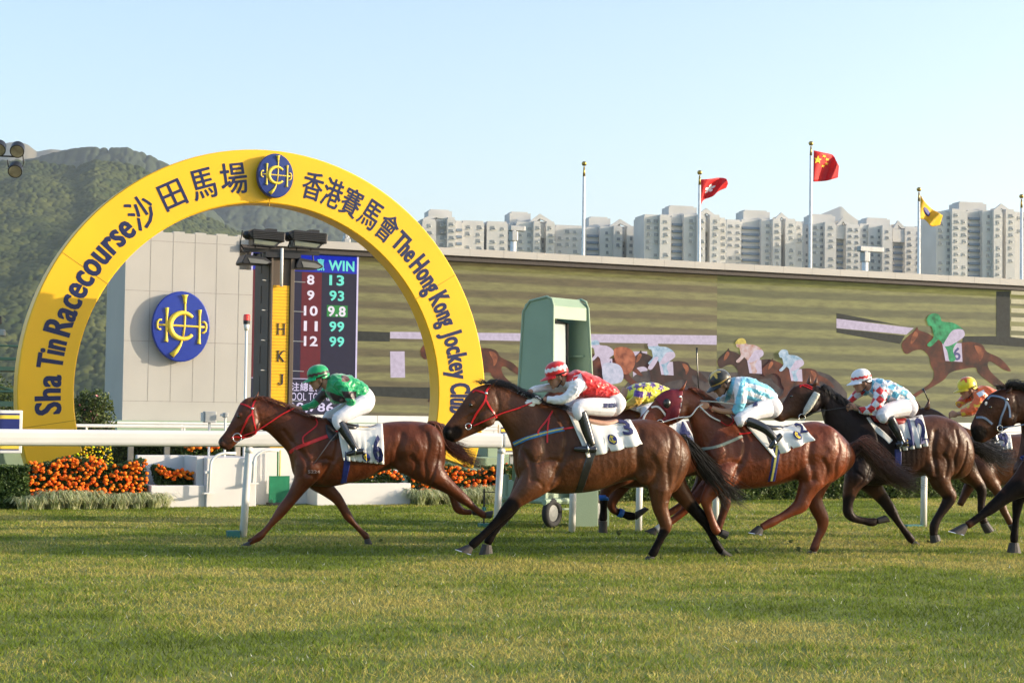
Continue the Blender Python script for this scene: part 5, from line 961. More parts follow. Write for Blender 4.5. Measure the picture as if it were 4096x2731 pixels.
    if d.get('sub', True):
        # finer helmet so that the band reads
        import bmesh as _b
        bm = _b.new(); vs = [bm.verts.new(v) for v in V]; [bm.faces.new([vs[i] for i in f_]) for f_ in q.f if len(set(f_)) == 4]; _b.ops.remove_doubles(bm, verts=bm.verts, dist=1e-4); _b.ops.subdivide_edges(bm, edges=bm.edges[:], cuts=3, use_grid_fill=True, smooth=.6); bm.verts.index_update()
        V = np.array([v.co[:] for v in bm.verts]); Fc = [tuple(v.index for v in f_.verts) for f_ in bm.faces]; bm.free()
        yy = (V-hc)@(u/np.linalg.norm(u)); xx = (V-hc)@(f/np.linalg.norm(f)); zz_ = (V-hc)@fig.n; th_ = np.arctan2(zz_, xx); hcol = np.tile(np.array(d['cap'], float), (len(V), 1))
        for y0, y1, c_, zig in d.get('bands', ()):
            m_ = (yy > y0+zig*np.abs(((th_*4) % 2)-1)) & (yy < y1+zig*np.abs(((th_*4) % 2)-1)); hcol[m_] = c_
        if d.get('cap_star'): 
            cs_ = d['cap_star']; v_ = V-(hc+f*.03+u*.11+fig.n*.03); aa = np.arctan2((v_@fig.n), (v_@f)); rr = np.hypot(v_@fig.n, v_@f); m_ = (rr < .075*(.42+.58*np.abs(((aa/(2*math.pi)*5) % 1)-.5)*2)) & (yy > .05); hcol[m_] = cs_
    he = from_arrays('helmet', V, Fc, M('cap_silk', (1, 1, 1), .35, attr=True, var=.06, scale=10, bump=.4, bscale=14, sheen=.3), root, None, hcol)
    q = MB(); R_ = []
    for k in range(9):
        t = rad(-62+124*k/8); R_.append(k)
    V = []
    for k in range(11):
        t = rad(-66+132*k/10); o_ = math.cos(t*1.05)
        for rr, dz in ((.115, -.012), (.115+.075*o_+.01, -.045), (.115+.075*o_+.01, -.052), (.112, -.026)): V.append(hc+f*rr*math.cos(t)+n_*rr*.86*math.sin(t)+u*dz)
    q.add(V, [(k*4+j, k*4+(j+1) % 4, (k+1)*4+(j+1) % 4, (k+1)*4+j) for k in range(10) for j in range(4)]+[(3, 2, 1, 0), (40, 41, 42, 43)]); q.build('peak', M('peak_'+d['key'], d.get('peak', d['cap']), .4), he, smooth=False)
    q = MB(); q.tube([Pt(-.035, -.02, .088), Pt(-.015, -.09, .068), Pt(.03, -.138, .03), Pt(.03, -.140, -.03), Pt(-.015, -.09, -.068), Pt(-.035, -.02, -.088)], .006, 5); q.tube([hc-u*.028+f*.0+n_*.112, hc-u*.02-f*.07+n_*.1, hc-u*.02-f*.13], .008, 5); q.build('chin_strap', blk, he)
    if d.get('goggles', True):
        q = MB(); gx = .085; E_(q, gx, -.022, .032, .022, .024, .034); E_(q, gx, -.022, -.032, .022, .024, .034); q.tube([Pt(.085, -.02, .055), Pt(.03, -.012, .09), Pt(-.06, 0, .09)], .009, 5); q.build('goggles', M('goggles', (.01, .01, .014), .1, spec=.9, var=0), root, smooth=True)
    else:
        q = MB(); E_(q, .09, -.03, .03, .008, .010, .012); E_(q, .09, -.03, -.03, .008, .010, .012); q.build('eye', eyem, root, smooth=True)
    return root, sh, br
def saddle(fig, st, parent, mat=None, w_=.17):
    q = MB(); fig.loft(q, st, sub=3, k=16, ex=2.6); return q.build('saddle', mat or blk, parent, smooth=True)
def reins(fig, pts, parent, mat, r=.006, both=True, l0=.10, name='rein'):
    for sg in ((1, -1) if both else (1,)):
        q = MB(); q.tube([fig.at(x, y, (p[0] if p else l0)*sg) for x, y, *p in catmull_l(pts)], r, 6); q.build(name, mat, parent, smooth=True)
def catmull_l(pts): return [tuple(r) for r in catmull([p if len(p) > 2 else (*p, .1) for p in pts], 4)]
BLK = (.007, .005, .0045)

# ======================= horse 1: chestnut, number 6
f1 = Fig(C1, 900, 19.6)
H1 = dict(head=[(40, 684, 60, 718, .028), (50, 655, 112, 740, .048), (88, 608, 160, 708, .050), (118, 560, 195, 675, .052), (150, 500, 245, 650, .066), (180, 435, 295, 630, .088), (206, 388, 335, 600, .098), (250, 352, 355, 575, .088)],
    neck=[(320, 344, 362, 588, .078), (405, 362, 412, 610, .085), (500, 396, 482, 682, .10), (600, 440, 548, 752, .13)],
    trunk=[(680, 474, 575, 830, .16), (760, 497, 600, 925, .20), (840, 492, 690, 990, .235), (920, 512, 850, 1008, .26), (1020, 548, 990, 985, .275), (1130, 565, 1130, 950, .275), (1240, 538, 1250, 895, .265), (1340, 524, 1350, 880, .27), (1450, 521, 1460, 925, .285), (1550, 527, 1570, 955, .27), (1630, 548, 1660, 940, .22), (1680, 590, 1705, 860, .16), (1708, 650, 1715, 760, .07)])
L1 = [dict(s=1, p=[(720, 830, 230), (690, 920, 185), (645, 1000, 125), (585, 1090, 92), (515, 1178, 84), (478, 1225, 70), (432, 1280, 50), (385, 1335, 48), (345, 1375, 62), (300, 1402, 50), (265, 1418, 48)], h=((292, 1396), (262, 1428), (208, 1437), (292, 1442))),
    dict(s=-1, p=[(780, 960, 170), (850, 1030, 115), (915, 1090, 88), (965, 1165, 70), (1000, 1225, 70), (1045, 1280, 46), (1095, 1335, 42), (1130, 1368, 54), (1140, 1398, 42)], h=((1120, 1395), (1160, 1385), (1122, 1428), (1180, 1430))),
    dict(s=1, p=[(1500, 780, 330), (1590, 880, 245), (1680, 960, 150), (1770, 1030, 100), (1840, 1088, 86), (1890, 1128, 62), (1945, 1175, 50), (1995, 1212, 58), (2030, 1220, 46)], h=((2022, 1190), (2010, 1235), (2066, 1182), (2050, 1242))),
    dict(s=-1, p=[(1560, 820, 250), (1650, 900, 150), (1730, 985, 90), (1765, 1050, 74), (1785, 1110, 62), (1812, 1170, 72), (1860, 1192, 50), (1910, 1195, 46)], h=((1915, 1165), (1918, 1215), (1965, 1172), (1962, 1220)))]
B1 = [(700, 700, 100, 165, 20, .13, .10), (700, 700, 100, 165, 20, -.13, .10), (690, 890, 62, 72, 30, .17, .05), (1600, 690, 110, 160, -15, .16, .11), (1600, 690, 110, 160, -15, -.16, .11), (1430, 835, 95, 85, 0, .165, .08), (290, 560, 58, 66, 0, .07, .035), (70, 690, 22, 26, 0, .04, .018), (205, 478, 22, 15, 30, .066, .018)]
D1_ = [(50, 690, 55, 0), (100, 690, 45, 0)]+[(x, y, 38, s_) for x, y, s_ in ((262, 1420, 1), (2040, 1220, 1), (1950, 1195, -1), (1145, 1410, -1))]
h1, b1 = horse(f1, H1['head'], H1['neck'], H1['trunk'], L1, B1, (.185, .052, .018), (.05, .018, .010), D1_, 'leading chestnut racehorse with number 6 cloth and red bridle', grooves=gmap(G2, 535, .925, 590, 400, .83, 498)+[([(330, 430), (345, 510), (315, 590)], 14, .010), ([(150, 600), (200, 560), (262, 520)], 9, -.006), ([(120, 610), (150, 640), (230, 600)], 9, .005)], ears=(((340, 306), (290, 372), (335, 362), .05), ((318, 330), (282, 380), (312, 370), -.05)))
redhair = M('hair_chestnut', (.17, .05, .02), .45, var=.5, scale=30); blackhair = M('hair_black', (.012, .009, .008), .4, var=.4, scale=30); brownhair = M('hair_brown', (.06, .022, .013), .45, var=.6, scale=25); darkgrey = M('hair_smoky', (.035, .03, .03), .45, var=.5, scale=25)
hair('mane', redhair, f1, h1, [(310, 350), (400, 362), (500, 398), (600, 442), (700, 482), (760, 500)], lambda u: [(25, -12+14*u), (52, 8), (75, 30)], 260, 9, .004, 1, .03, .03)
hair('forelock', redhair, f1, h1, [(300, 350), (330, 350)], lambda u: [(-20, 10), (-50, 30)], 30, 8, .003, 2, .02, .02)
hair('tail', redhair, f1, h1, [(1590, 530), (1640, 545), (1680, 575)], lambda u: [(60, 10), (90, 90), (130, 180), (230, 250), (330, 290)], 420, 30, .0055, 3, 0, .035)
def eye_on(fig, bvh, root, x, y, r=.018, dark=True):
    p, n_ = surf(fig, bvh, x, y, -.004); q = MB(); q.ell(p, fig.fr.t*r*1.2, fig.n*r*.8, (0, 0, r)); q.build('eye', eyem, root, smooth=True)
def nostril_on(fig, bvh, root, x, y, rx=.02, ry=.03, lat=0):
    p, n_ = surf(fig, bvh, x, y, -.004); q = MB(); q.ell(p, fig.fr.t*rx, n_*.007, (0, 0, ry)); q.build('nostril', M('nostril', (.006, .004, .004), .8), root, smooth=True)
eye_on(f1, b1, h1, 193, 490); nostril_on(f1, b1, h1, 70, 672)
def bridle(fig, bvh, root, segs, mat, w_=.022, rg_=None, stud=None):
    e = None
    for k, sg in enumerate(segs):
        s_ = strap('bridle_strap', fig, bvh, sg, w_, mat, root)
    if rg_: ring('bit_ring', fig, *rg_[:2], rg_[2], rg_[3], root)
    if stud: p, n_ = surf(fig, bvh, *stud, .012); q = MB(); q.ell(p, fig.fr.t*.016, fig.n*.01, (0, 0, .016)); q.build('rosette', metalm, root, smooth=True)
bridle(f1, b1, h1, [[(208, 396), (240, 405), (290, 432), (292, 470), (265, 490), (232, 560), (205, 620)], [(292, 430), (300, 400), (318, 370)], [(296, 470), (305, 530), (322, 600), (300, 622), (262, 640), (212, 640)], [(212, 640), (165, 640), (140, 648)]], leather_red, .020, (182, 645, .048, .075), (292, 432))
strap('breast_strap', f1, b1, [(556, 765), (620, 722), (700, 690), (790, 655), (860, 630), (930, 600)], .042, leather_red, h1)
strap('neck_strap', f1, b1, [(672, 690), (665, 650), (690, 620), (750, 575), (775, 540), (760, 505)], .016, leather_red, h1)
strap('girth', f1, b1, [(1000, 750), (990, 850), (965, 975)], .07, navy, h1)
reins(f1, [(215, 635, .06), (330, 592, .10), (420, 535, .12), (510, 475, .12), (600, 428, .10)], h1, leather_red, .008)
c_ = cloth('number_cloth', f1, b1, [(918, 540), (1255, 548), (1270, 838), (968, 812)], clothm, h1, .020, 15, digits=('6', .73, .30, .95, .96), crest_at=(.55, .86, .09, .11))
strap('cloth_trim', f1, b1, [(1035, 575), (1080, 562), (1150, 554)], .03, M('trim_gold', (.7, .45, .05), .5), h1); strap('cloth_trim', f1, b1, [(1040, 590), (1100, 572), (1160, 566)], .02, M('trim_blue', (.1, .15, .35), .5), h1)
saddle(f1, [(835, 497, 860, 560, .12), (880, 500, 890, 590, .19), (960, 525, 960, 600, .20), (1040, 545, 1030, 600, .18), (1070, 545, 1070, 580, .1)], h1)
strap('saddle_flap', f1, b1, [(870, 560), (880, 610), (905, 660)], .13, blk, h1)
q = MB(); V, Fc = text_mesh('S224', .01); mn, mx_ = V.min(0), V.max(0); q.add([surf(f1, b1, 706+(v[0]-mn[0])/(mx_[0]-mn[0])*84, 906-(v[1]-mn[1])/(mx_[1]-mn[1])*22, .008 if v[2] > 0 else .002)[0] for v in V], Fc); q.build('freeze_brand', M('brand', (.35, .25, .22), .7), h1)
GRN = (.0, .30, .10); DKB = (.03, .012, .014)
T1 = [(845, 205, 830, 290, .085), (890, 176, 850, 345, .17), (960, 170, 890, 395, .205), (1030, 190, 965, 400, .195), (1090, 222, 1045, 378, .175), (1140, 262, 1085, 368, .155), (1163, 300, 1115, 375, .12)]
j1 = dict(key='a', label='jockey in green silks and green cap crouching on the leading horse', head=(778, 195, 14), torso=T1, hips=[(1105, 245, 1045, 385, .135), (1160, 288, 1095, 435, .165), (1192, 340, 1125, 462, .165), (1192, 390, 1150, 462, .12)],
    arm_n=[(925, 235, 95, .17), (975, 290, 86, .22), (1008, 340, 78, .24), (1022, 400, 68, .24), (1012, 455, 60, .22), (992, 505, 46, .20)], arm_f=[(860, 290, 90, -.17), (800, 345, 72, -.20), (750, 398, 64, -.19), (700, 418, 54, -.13), (650, 430, 42, -.08)],
    fore_n=[(1000, 490, 36, .20), (975, 530, 30, .19)], fore_f=[(660, 430, 34, -.08), (625, 425, 30, -.06)], hands=[(955, 565, .19, 60, 1), (598, 425, -.06, 0, 1)],
    leg_n=[(1125, 395, 150, .13), (1050, 430, 128, .19), (975, 478, 108, .245), (925, 505, 92, .26), (925, 545, 74, .27), (945, 575, 66, .28)], leg_f=[(1090, 400, 130, -.13), (1000, 430, 115, -.19), (900, 475, 95, -.25), (850, 500, 85, -.27), (880, 560, 70, -.3)],
    shin_n=[(930, 540, 60, .27), (1000, 640, 55, .30), (1050, 720, 40, .32)],
    boot_n=([(935, 535, 78, .272), (975, 600, 72, .29), (1010, 655, 64, .31), (1040, 705, 52, .325), (1062, 735, 46, .325)], [(1115, 745, 42, .325), (1065, 750, 46, .325), (1000, 765, 32, .325), (985, 768, 22, .325)]), boot_f=([(880, 545, 72, -.29), (960, 640, 60, -.32), (1020, 720, 46, -.33)], [(1060, 745, 40, -.33), (960, 765, 30, -.33)]),
    stirrup=(1050, 765, .325), base=GRN, cap=GRN, peak=GRN, bands=((-.01, .022, DKB, .012),),
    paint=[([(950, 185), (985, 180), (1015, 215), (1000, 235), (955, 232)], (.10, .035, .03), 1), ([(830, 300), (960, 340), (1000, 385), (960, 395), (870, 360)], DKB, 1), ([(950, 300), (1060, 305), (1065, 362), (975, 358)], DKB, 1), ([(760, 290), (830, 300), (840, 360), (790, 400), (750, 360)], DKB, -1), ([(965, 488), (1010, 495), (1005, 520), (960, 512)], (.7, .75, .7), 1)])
p1, s1_, br1 = jockey(f1, j1)
q = MB(); q.tube([f1.at(950, 575, .24), f1.at(865, 675, .30), f1.at(740, 850, .36)], [.009, .006, .003], 6); tag(q.build('whip', M('whip_grey', (.10, .09, .09), .5), None, f1.at(865, 675, .3), smooth=True), 'thin riding whip held down by the jockey in green', 'whip')

# ======================= horse 2: bay, number 3
f2 = Fig(C2, 1000, 18.4)
H2 = dict(head=[(36, 566, 56, 618, .03), (45, 535, 118, 645, .05), (88, 478, 178, 618, .052), (135, 415, 240, 592, .056), (180, 352, 320, 556, .072), (214, 302, 375, 515, .092), (258, 262, 412, 492, .10), (325, 238, 430, 498, .09)],
    neck=[(415, 240, 450, 525, .085), (520, 282, 490, 600, .10), (640, 332, 520, 680, .13), (740, 368, 530, 760, .155)],
    trunk=[(800, 385, 535, 820, .175), (880, 405, 560, 890, .20), (950, 432, 660, 965, .235), (1030, 462, 800, 998, .265), (1110, 488, 950, 998, .28), (1210, 498, 1110, 978, .285), (1310, 488, 1260, 925, .28), (1420, 477, 1390, 905, .285), (1520, 488, 1480, 960, .29), (1610, 525, 1570, 1000, .275), (1690, 590, 1650, 985, .22), (1740, 665, 1715, 880, .14), (1758, 720, 1752, 800, .06)])
L2 = [dict(s=1, p=[(720, 850, 300), (660, 935, 220), (580, 1015, 140), (525, 1070, 104), (475, 1125, 92), (425, 1180, 64), (370, 1238, 58), (312, 1295, 56), (262, 1340, 66), (230, 1368, 56)], h=((212, 1352), (248, 1385), (124, 1390), (232, 1426)), shoe=1),
    dict(s=-1, p=[(640, 900, 200), (570, 1010, 130), (520, 1090, 100), (480, 1150, 84), (430, 1215, 60), (388, 1275, 54), (360, 1320, 66), (345, 1350, 54)], h=((312, 1350), (376, 1358), (286, 1425), (386, 1412))),
    dict(s=1, p=[(1560, 820, 330), (1560, 920, 235), (1552, 1010, 160), (1552, 1090, 120), (1575, 1165, 100), (1592, 1225, 92), (1565, 1290, 64), (1530, 1360, 58), (1508, 1405, 66), (1485, 1435, 54)], h=((1462, 1432), (1512, 1440), (1440, 1462), (1500, 1470))),
    dict(s=-1, p=[(1620, 860, 240), (1670, 950, 160), (1735, 1040, 118), (1790, 1110, 96), (1840, 1165, 92), (1880, 1230, 62), (1920, 1305, 54), (1955, 1365, 62), (1985, 1405, 56)], h=((1985, 1378), (1972, 1425), (2050, 1425), (2000, 1450)))]
B2 = [(670, 740, 110, 190, 15, .13, .11), (670, 740, 110, 190, 15, -.13, .11), (690, 930, 66, 60, 30, .17, .06), (1610, 720, 115, 190, -5, .17, .11), (1610, 720, 115, 190, -5, -.17, .11), (1450, 855, 80, 90, 0, .18, .07), (350, 470, 60, 66, 0, .075, .035), (78, 575, 26, 30, 0, .042, .02), (240, 374, 25, 16, 40, .068, .018)]
D2_ = [(70, 590, 62, 0), (120, 575, 50, 0)]+[(x, y, 70, 1) for x, y in ((500, 1100), (455, 1150), (400, 1205), (345, 1265), (290, 1320), (240, 1365))]+[(x, y, 75, -1) for x, y in ((510, 1100), (470, 1165), (425, 1220), (385, 1280), (350, 1345))]+[(x, y, 48, 1) for x, y in ((1565, 1290), (1530, 1360), (1500, 1420))]+[(x, y, 66, -1) for x, y in ((1790, 1110), (1840, 1170), (1880, 1230), (1920, 1305), (1955, 1365), (1985, 1405))]
h2, b2 = horse(f2, H2['head'], H2['neck'], H2['trunk'], L2, B2, (.15, .056, .022), BLK, D2_, 'bay racehorse with number 3 cloth and black legs, second and nearest of the field', grooves=G2+[([(418, 300), (440, 390), (400, 490)], 15, .011), ([(150, 500), (220, 450), (290, 420)], 10, -.006), ([(120, 520), (170, 555), (250, 520)], 9, .005)], ears=(((430, 195), (345, 268), (388, 250), .05), ((400, 215), (330, 268), (360, 255), -.05)))
hair('mane', blackhair, f2, h2, [(330, 232), (430, 238), (530, 284), (640, 332), (740, 366), (860, 402)], lambda u: [(30, -16), (70, -8+20*u), (115, 18)], 380, 14, .0045, 11, .02, .03)
hair('forelock', blackhair, f2, h2, [(300, 238), (350, 230)], lambda u: [(-25, -22), (-50, -10)], 50, 12, .003, 12, .0, .02); hair('mane_wisp', blackhair, f2, h2, [(380, 235), (500, 270)], lambda u: [(-30, -28), (10, -38), (60, -20)], 60, 12, .003, 13, .0, .02)
hair('tail', blackhair, f2, h2, [(1700, 598), (1735, 645), (1752, 690)], lambda u: [(50, 30), (110, 110), (200, 220), (300, 330), (385, 400)], 520, 46, .0065, 14, -.02, .04)
eye_on(f2, b2, h2, 232, 383); nostril_on(f2, b2, h2, 82, 570, .024, .02)
bridle(f2, b2, h2, [[(232, 272), (280, 285), (335, 305), (332, 350), (300, 400), (265, 450), (238, 510)], [(335, 305), (350, 270), (372, 250)], [(340, 350), (365, 400), (392, 440), (410, 470)], [(238, 515), (215, 530)]], leather_red, .022, (215, 532, .032, .075), (338, 303))
strap('breast_strap', f2, b2, [(532, 655), (600, 625), (700, 592), (800, 565), (880, 550)], .048, M('strap_blue', (.02, .16, .40), .5), h2); strap('breast_strap', f2, b2, [(536, 654), (600, 624), (700, 591), (800, 564), (870, 551)], .014, M('strap_yellow', (.55, .48, .05), .5), h2, th=.008); strap('breast_strap', f2, b2, [(820, 558), (900, 546), (972, 535)], .02, leather_red, h2)
strap('neck_strap', f2, b2, [(705, 595), (700, 565), (735, 520), (775, 470), (800, 425)], .018, leather_red, h2); strap('neck_strap', f2, b2, [(765, 645), (765, 580), (770, 520), (780, 470)], .018, leather_red, h2)
strap('girth', f2, b2, [(1085, 690), (1050, 790), (1015, 900), (985, 985)], .085, blk, h2)
reins(f2, [(250, 528, .07), (330, 492, .10), (450, 440, .12), (560, 405, .12), (660, 365, .10)], h2, leather_red, .008)
cloth('number_cloth', f2, b2, [(905, 432), (1345, 492), (1432, 655), (1040, 748)], clothm, h2, .018, 7, digits=('3', .76, .12, .93, .62), crest_at=(.52, .70, .075, .14), hem=.05)
saddle(f2, [(880, 420, 900, 470, .13), (960, 445, 970, 500, .18), (1060, 475, 1060, 530, .19), (1160, 490, 1150, 530, .18), (1245, 482, 1240, 512, .12)], h2, M('saddle_tan', (.52, .30, .22), .5)); strap('saddle_flap', f2, b2, [(1100, 540), (1110, 590), (1090, 650)], .09, blk, h2)
RED = (.62, .012, .014); WHT = (.74, .73, .76)
j2 = dict(key='b', label='jockey in red silks with white sleeves and red and white cap', head=(828, 165, 16), torso=[(893, 158, 872, 262, .09), (955, 138, 925, 290, .18), (1040, 152, 1000, 330, .205), (1110, 185, 1080, 342, .195), (1180, 225, 1155, 342, .175), (1240, 262, 1215, 335, .14), (1258, 285, 1240, 325, .10)],
    hips=[(1195, 262, 1160, 400, .14), (1255, 288, 1205, 452, .17), (1296, 338, 1238, 460, .155), (1304, 375, 1272, 430, .09)],
    arm_n=[(965, 220, 112, .17), (958, 278, 98, .21), (905, 328, 78, .20), (845, 348, 62, .17), (795, 346, 52, .14), (762, 343, 44, .12)], arm_f=[(900, 250, 92, -.16), (820, 262, 72, -.17), (740, 266, 60, -.14), (685, 272, 50, -.10), (650, 285, 42, -.06)],
    fore_n=[(770, 343, 40, .12), (735, 345, 34, .11)], fore_f=[(660, 282, 36, -.06), (630, 295, 32, -.05)], hands=[(700, 352, .10, -8, 1), (655, 372, .085, 20, 1), (600, 310, -.05, 10, 1)], gloves=True,
    leg_n=[(1215, 400, 130, .14), (1120, 395, 128, .19), (1040, 392, 116, .24), (985, 402, 98, .265), (985, 440, 84, .28), (1005, 470, 74, .28)], leg_f=[(1180, 390, 120, -.14), (1050, 385, 110, -.2), (950, 395, 98, -.25), (905, 410, 85, -.28), (925, 470, 72, -.3)],
    shin_n=[(990, 430, 60, .28), (1040, 560, 55, .3), (1080, 660, 40, .32)],
    boot_n=([(1000, 432, 84, .282), (1022, 495, 80, .29), (1042, 560, 76, .30), (1062, 620, 64, .315), (1078, 665, 54, .32)], [(1105, 692, 46, .32), (1040, 690, 48, .32), (975, 688, 38, .32), (950, 685, 26, .32)]), boot_f=([(920, 450, 76, -.3), (970, 560, 66, -.31), (1010, 650, 50, -.32)], [(1040, 690, 42, -.32), (930, 690, 34, -.32)]),
    stirrup=(1040, 712, .32), base=RED, cap=RED, peak=RED, bands=((.012, .052, WHT, .014), (-.03, -.016, BLK, 0)),
    paint=[([(860, 225), (935, 215), (950, 180), (1000, 160), (1008, 185), (1030, 230), (1045, 262), (1000, 300), (960, 345), (900, 380), (740, 390), (740, 300), (860, 280)], WHT, 1), ([(560, 220), (880, 225), (900, 300), (560, 400)], WHT, -1), ([(945, 185), (985, 175), (975, 195), (945, 215)], RED, 1)])
p2, s2_, br2 = jockey(f2, j2)
# ======================= horse 4: bright chestnut in a maroon hood
f4 = Fig(C3, 800, 19.2)
H4 = dict(head=[(-112, 515, -84, 566, .03), (-95, 490, -30, 575, .048), (-52, 448, 40, 560, .052), (-8, 396, 100, 540, .056), (38, 342, 165, 515, .072), (80, 302, 215, 490, .09), (130, 276, 250, 470, .098), (190, 268, 270, 460, .088)],
    neck=[(262, 268, 280, 500, .085), (345, 308, 300, 590, .10), (440, 385, 325, 700, .13), (530, 448, 330, 790, .15)],
    trunk=[(590, 476, 335, 860, .175), (660, 490, 400, 930, .21), (740, 510, 520, 965, .24), (830, 528, 660, 968, .27), (920, 535, 800, 955, .28), (1000, 520, 920, 930, .28), (1080, 500, 1030, 905, .28), (1170, 495, 1130, 930, .285), (1260, 535, 1210, 945, .275), (1340, 605, 1285, 905, .23), (1398, 675, 1360, 850, .15), (1424, 730, 1412, 800, .06)])
L4 = [dict(s=1, p=[(1170, 760, 330), (1150, 860, 250), (1110, 940, 165), (1075, 1020, 120), (1048, 1080, 112), (985, 1122, 76), (915, 1162, 58), (852, 1196, 66), (800, 1222, 56), (775, 1236, 52)], h=((752, 1218), (788, 1258), (686, 1272), (778, 1288)), shoe=1),
    dict(s=-1, p=[(1190, 860, 220), (1170, 950, 140), (1148, 1030, 112), (1165, 1100, 112), (1200, 1175, 98), (1198, 1245, 72), (1168, 1310, 58), (1148, 1368, 64), (1132, 1400, 54)], h=((1108, 1400), (1160, 1402), (1066, 1424), (1158, 1434))),
    dict(s=1, p=[(520, 860, 230), (460, 940, 150), (410, 1005, 104), (392, 1055, 84), (408, 1120, 60), (435, 1195, 56), (455, 1245, 64), (480, 1275, 54)], h=((478, 1292), (502, 1246), (520, 1316), (545, 1262))),
    dict(s=-1, p=[(440, 930, 160), (345, 1010, 104), (280, 1078, 80), (225, 1130, 60), (150, 1190, 52), (80, 1230, 56), (40, 1250, 50)], h=((30, 1232), (40, 1268), (-40, 1258), (40, 1290)))]
B4 = [(490, 740, 105, 170, 15, .13, .10), (490, 740, 105, 170, 15, -.13, .10), (1240, 690, 120, 175, -10, .16, .12), (1240, 690, 120, 175, -10, -.16, .12), (1120, 850, 85, 80, 0, .20, .08), (200, 430, 56, 60, 0, .075, .035), (-70, 520, 24, 28, 0, .042, .02)]
h4, b4 = horse(f4, H4['head'], H4['neck'], H4['trunk'], L4, B4, (.24, .058, .018), (.06, .02, .012), [(-80, 530, 50, 0), (1130, 1400, 30, -1)], 'bright chestnut racehorse in a maroon blinker hood with white bridle', grooves=gmap(G2, 535, .893, 335, 400, .825, 478), sock=((20, 1250, 60, -1, (.5, .48, .45)),), ears=(((256, 212), (195, 282), (236, 275), .05),), rough=.3)
HOODP = [(30, 330), (130, 262), (235, 275), (225, 330), (200, 485), (150, 500), (60, 500), (110, 440), (60, 380)]
def patch(name, fig, bvh, poly_, mat, parent, off=.008, res=.012):
    """fabric that hugs the body inside a crop-pixel outline"""
    xs = [p[0] for p in poly_]; ys = [p[1] for p in poly_]; st = 7; gx = np.arange(min(xs), max(xs)+st, st); gy = np.arange(min(ys), max(ys)+st, st); X, Y = np.meshgrid(gx, gy); ins = inpoly(X.ravel(), Y.ravel(), poly_).reshape(X.shape); idx = {}; V = []
    for j in range(X.shape[0]):
        for i in range(X.shape[1]):
            if ins[j, i]: idx[(j, i)] = len(V); V.append(surf(fig, bvh, X[j, i], Y[j, i], off)[0])
    Fc = [(idx[(j, i)], idx[(j, i+1)], idx[(j+1, i+1)], idx[(j+1, i)]) for (j, i) in idx if (j, i+1) in idx and (j+1, i+1) in idx and (j+1, i) in idx]
    V = np.array(V); L_ = (V-fig.fr.o)@fig.n; q = MB(); q.add(V, Fc); q.add(V-2*(L_+.002)[:, None]*fig.n, [f[::-1] for f in Fc]); o = q.build(name, mat, parent, smooth=True); sd = o.modifiers.new('s', 'SOLIDIFY'); sd.thickness = .004; return o
patch('hood', f4, b4, HOODP, M('hood_maroon', (.16, .008, .018), .55, bump=.2, bscale=20), h4)
p, n_ = surf(f4, b4, 118, 372, .012); q = MB(); q.ell(p, f4.fr.t*.045, f4.n*.028, (0, 0, .055)); q.build('blinker_cup', blk, h4, smooth=True)
whs = M('strap_white', (.62, .62, .60), .5)
bridle(f4, b4, h4, [[(140, 275), (190, 300), (218, 325), (212, 380), (200, 440), (188, 485)], [(10, 400), (50, 392), (85, 420), (115, 465)], [(-10, 420), (-40, 460), (-50, 500)]], whs, .022, (70, 510, .04, .07), (208, 328))
hair('mane', redhair, f4, h4, [(262, 268), (340, 305), (440, 385), (530, 448)], lambda u: [(25, -14), (60, 5), (90, 30)], 240, 10, .0045, 41, .02, .03)
hair('tail', brownhair, f4, h4, [(1385, 665), (1412, 700), (1425, 735)], lambda u: [(70, -30-20*u), (140, 10), (250, 120), (340, 190), (440, 230)], 560, 40, .0065, 43, .0, .04); hair('tail_wisp', redhair, f4, h4, [(1400, 670), (1420, 700)], lambda u: [(60, -50), (120, -70), (220, 20), (320, 160)], 90, 26, .004, 44, .03, .03)
strap('breast_strap', f4, b4, [(345, 690), (440, 680), (540, 645), (640, 600)], .034, M('strap_sage', (.28, .30, .24), .6), h4); strap('breast_strap', f4, b4, [(620, 585), (680, 580), (745, 565)], .016, leather_red, h4); strap('girth', f4, b4, [(885, 660), (870, 780), (845, 910)], .085, navy, h4); strap('girth_stripe', f4, b4, [(884, 665), (868, 780), (843, 905)], .03, M('strap_olive', (.35, .33, .08), .5), h4, th=.009)
cloth('number_cloth', f4, b4, [(660, 520), (1060, 520), (1135, 625), (860, 748)], clothm, h4, .020, 6, digits=('2', .84, .05, .98, .55), crest_at=(.74, .62, .085, .19), hem=.10)
strap('saddle_flap', f4, b4, [(800, 560), (830, 600), (850, 650)], .08, blk, h4); saddle(f4, [(620, 480, 640, 540, .13), (720, 500, 740, 560, .18), (830, 520, 830, 570, .18), (900, 525, 900, 560, .12)], h4)
reins(f4, [(75, 505, .06), (200, 470, .11), (280, 460, .13), (330, 400, .13), (380, 372, .12)], h4, whs, .008); reins(f4, [(350, 395, .13), (420, 460, .15), (490, 495, .15)], h4, whs, .009, both=False); reins(f4, [(490, 495, .15), (540, 525, .15), (580, 500, .14), (575, 460, .12)], h4, leather_red, .006, both=False)
SKY = (.16, .50, .66)
def pat4(X, Y, lat, col, V, fig):
    spine = 190+np.clip(X-640, 0, 400)**1.5*.022; v = (Y-spine); a = (v/30).astype(int) % 2 == 0; c = col.copy(); b = X > 665; c[b & a] = SKY
    sh_ = (X <= 665) & (((X+Y*.25)/38).astype(int) % 2 == 0); c[sh_] = SKY; c[(Y > 370) & (X < 680)] = SKY; return c
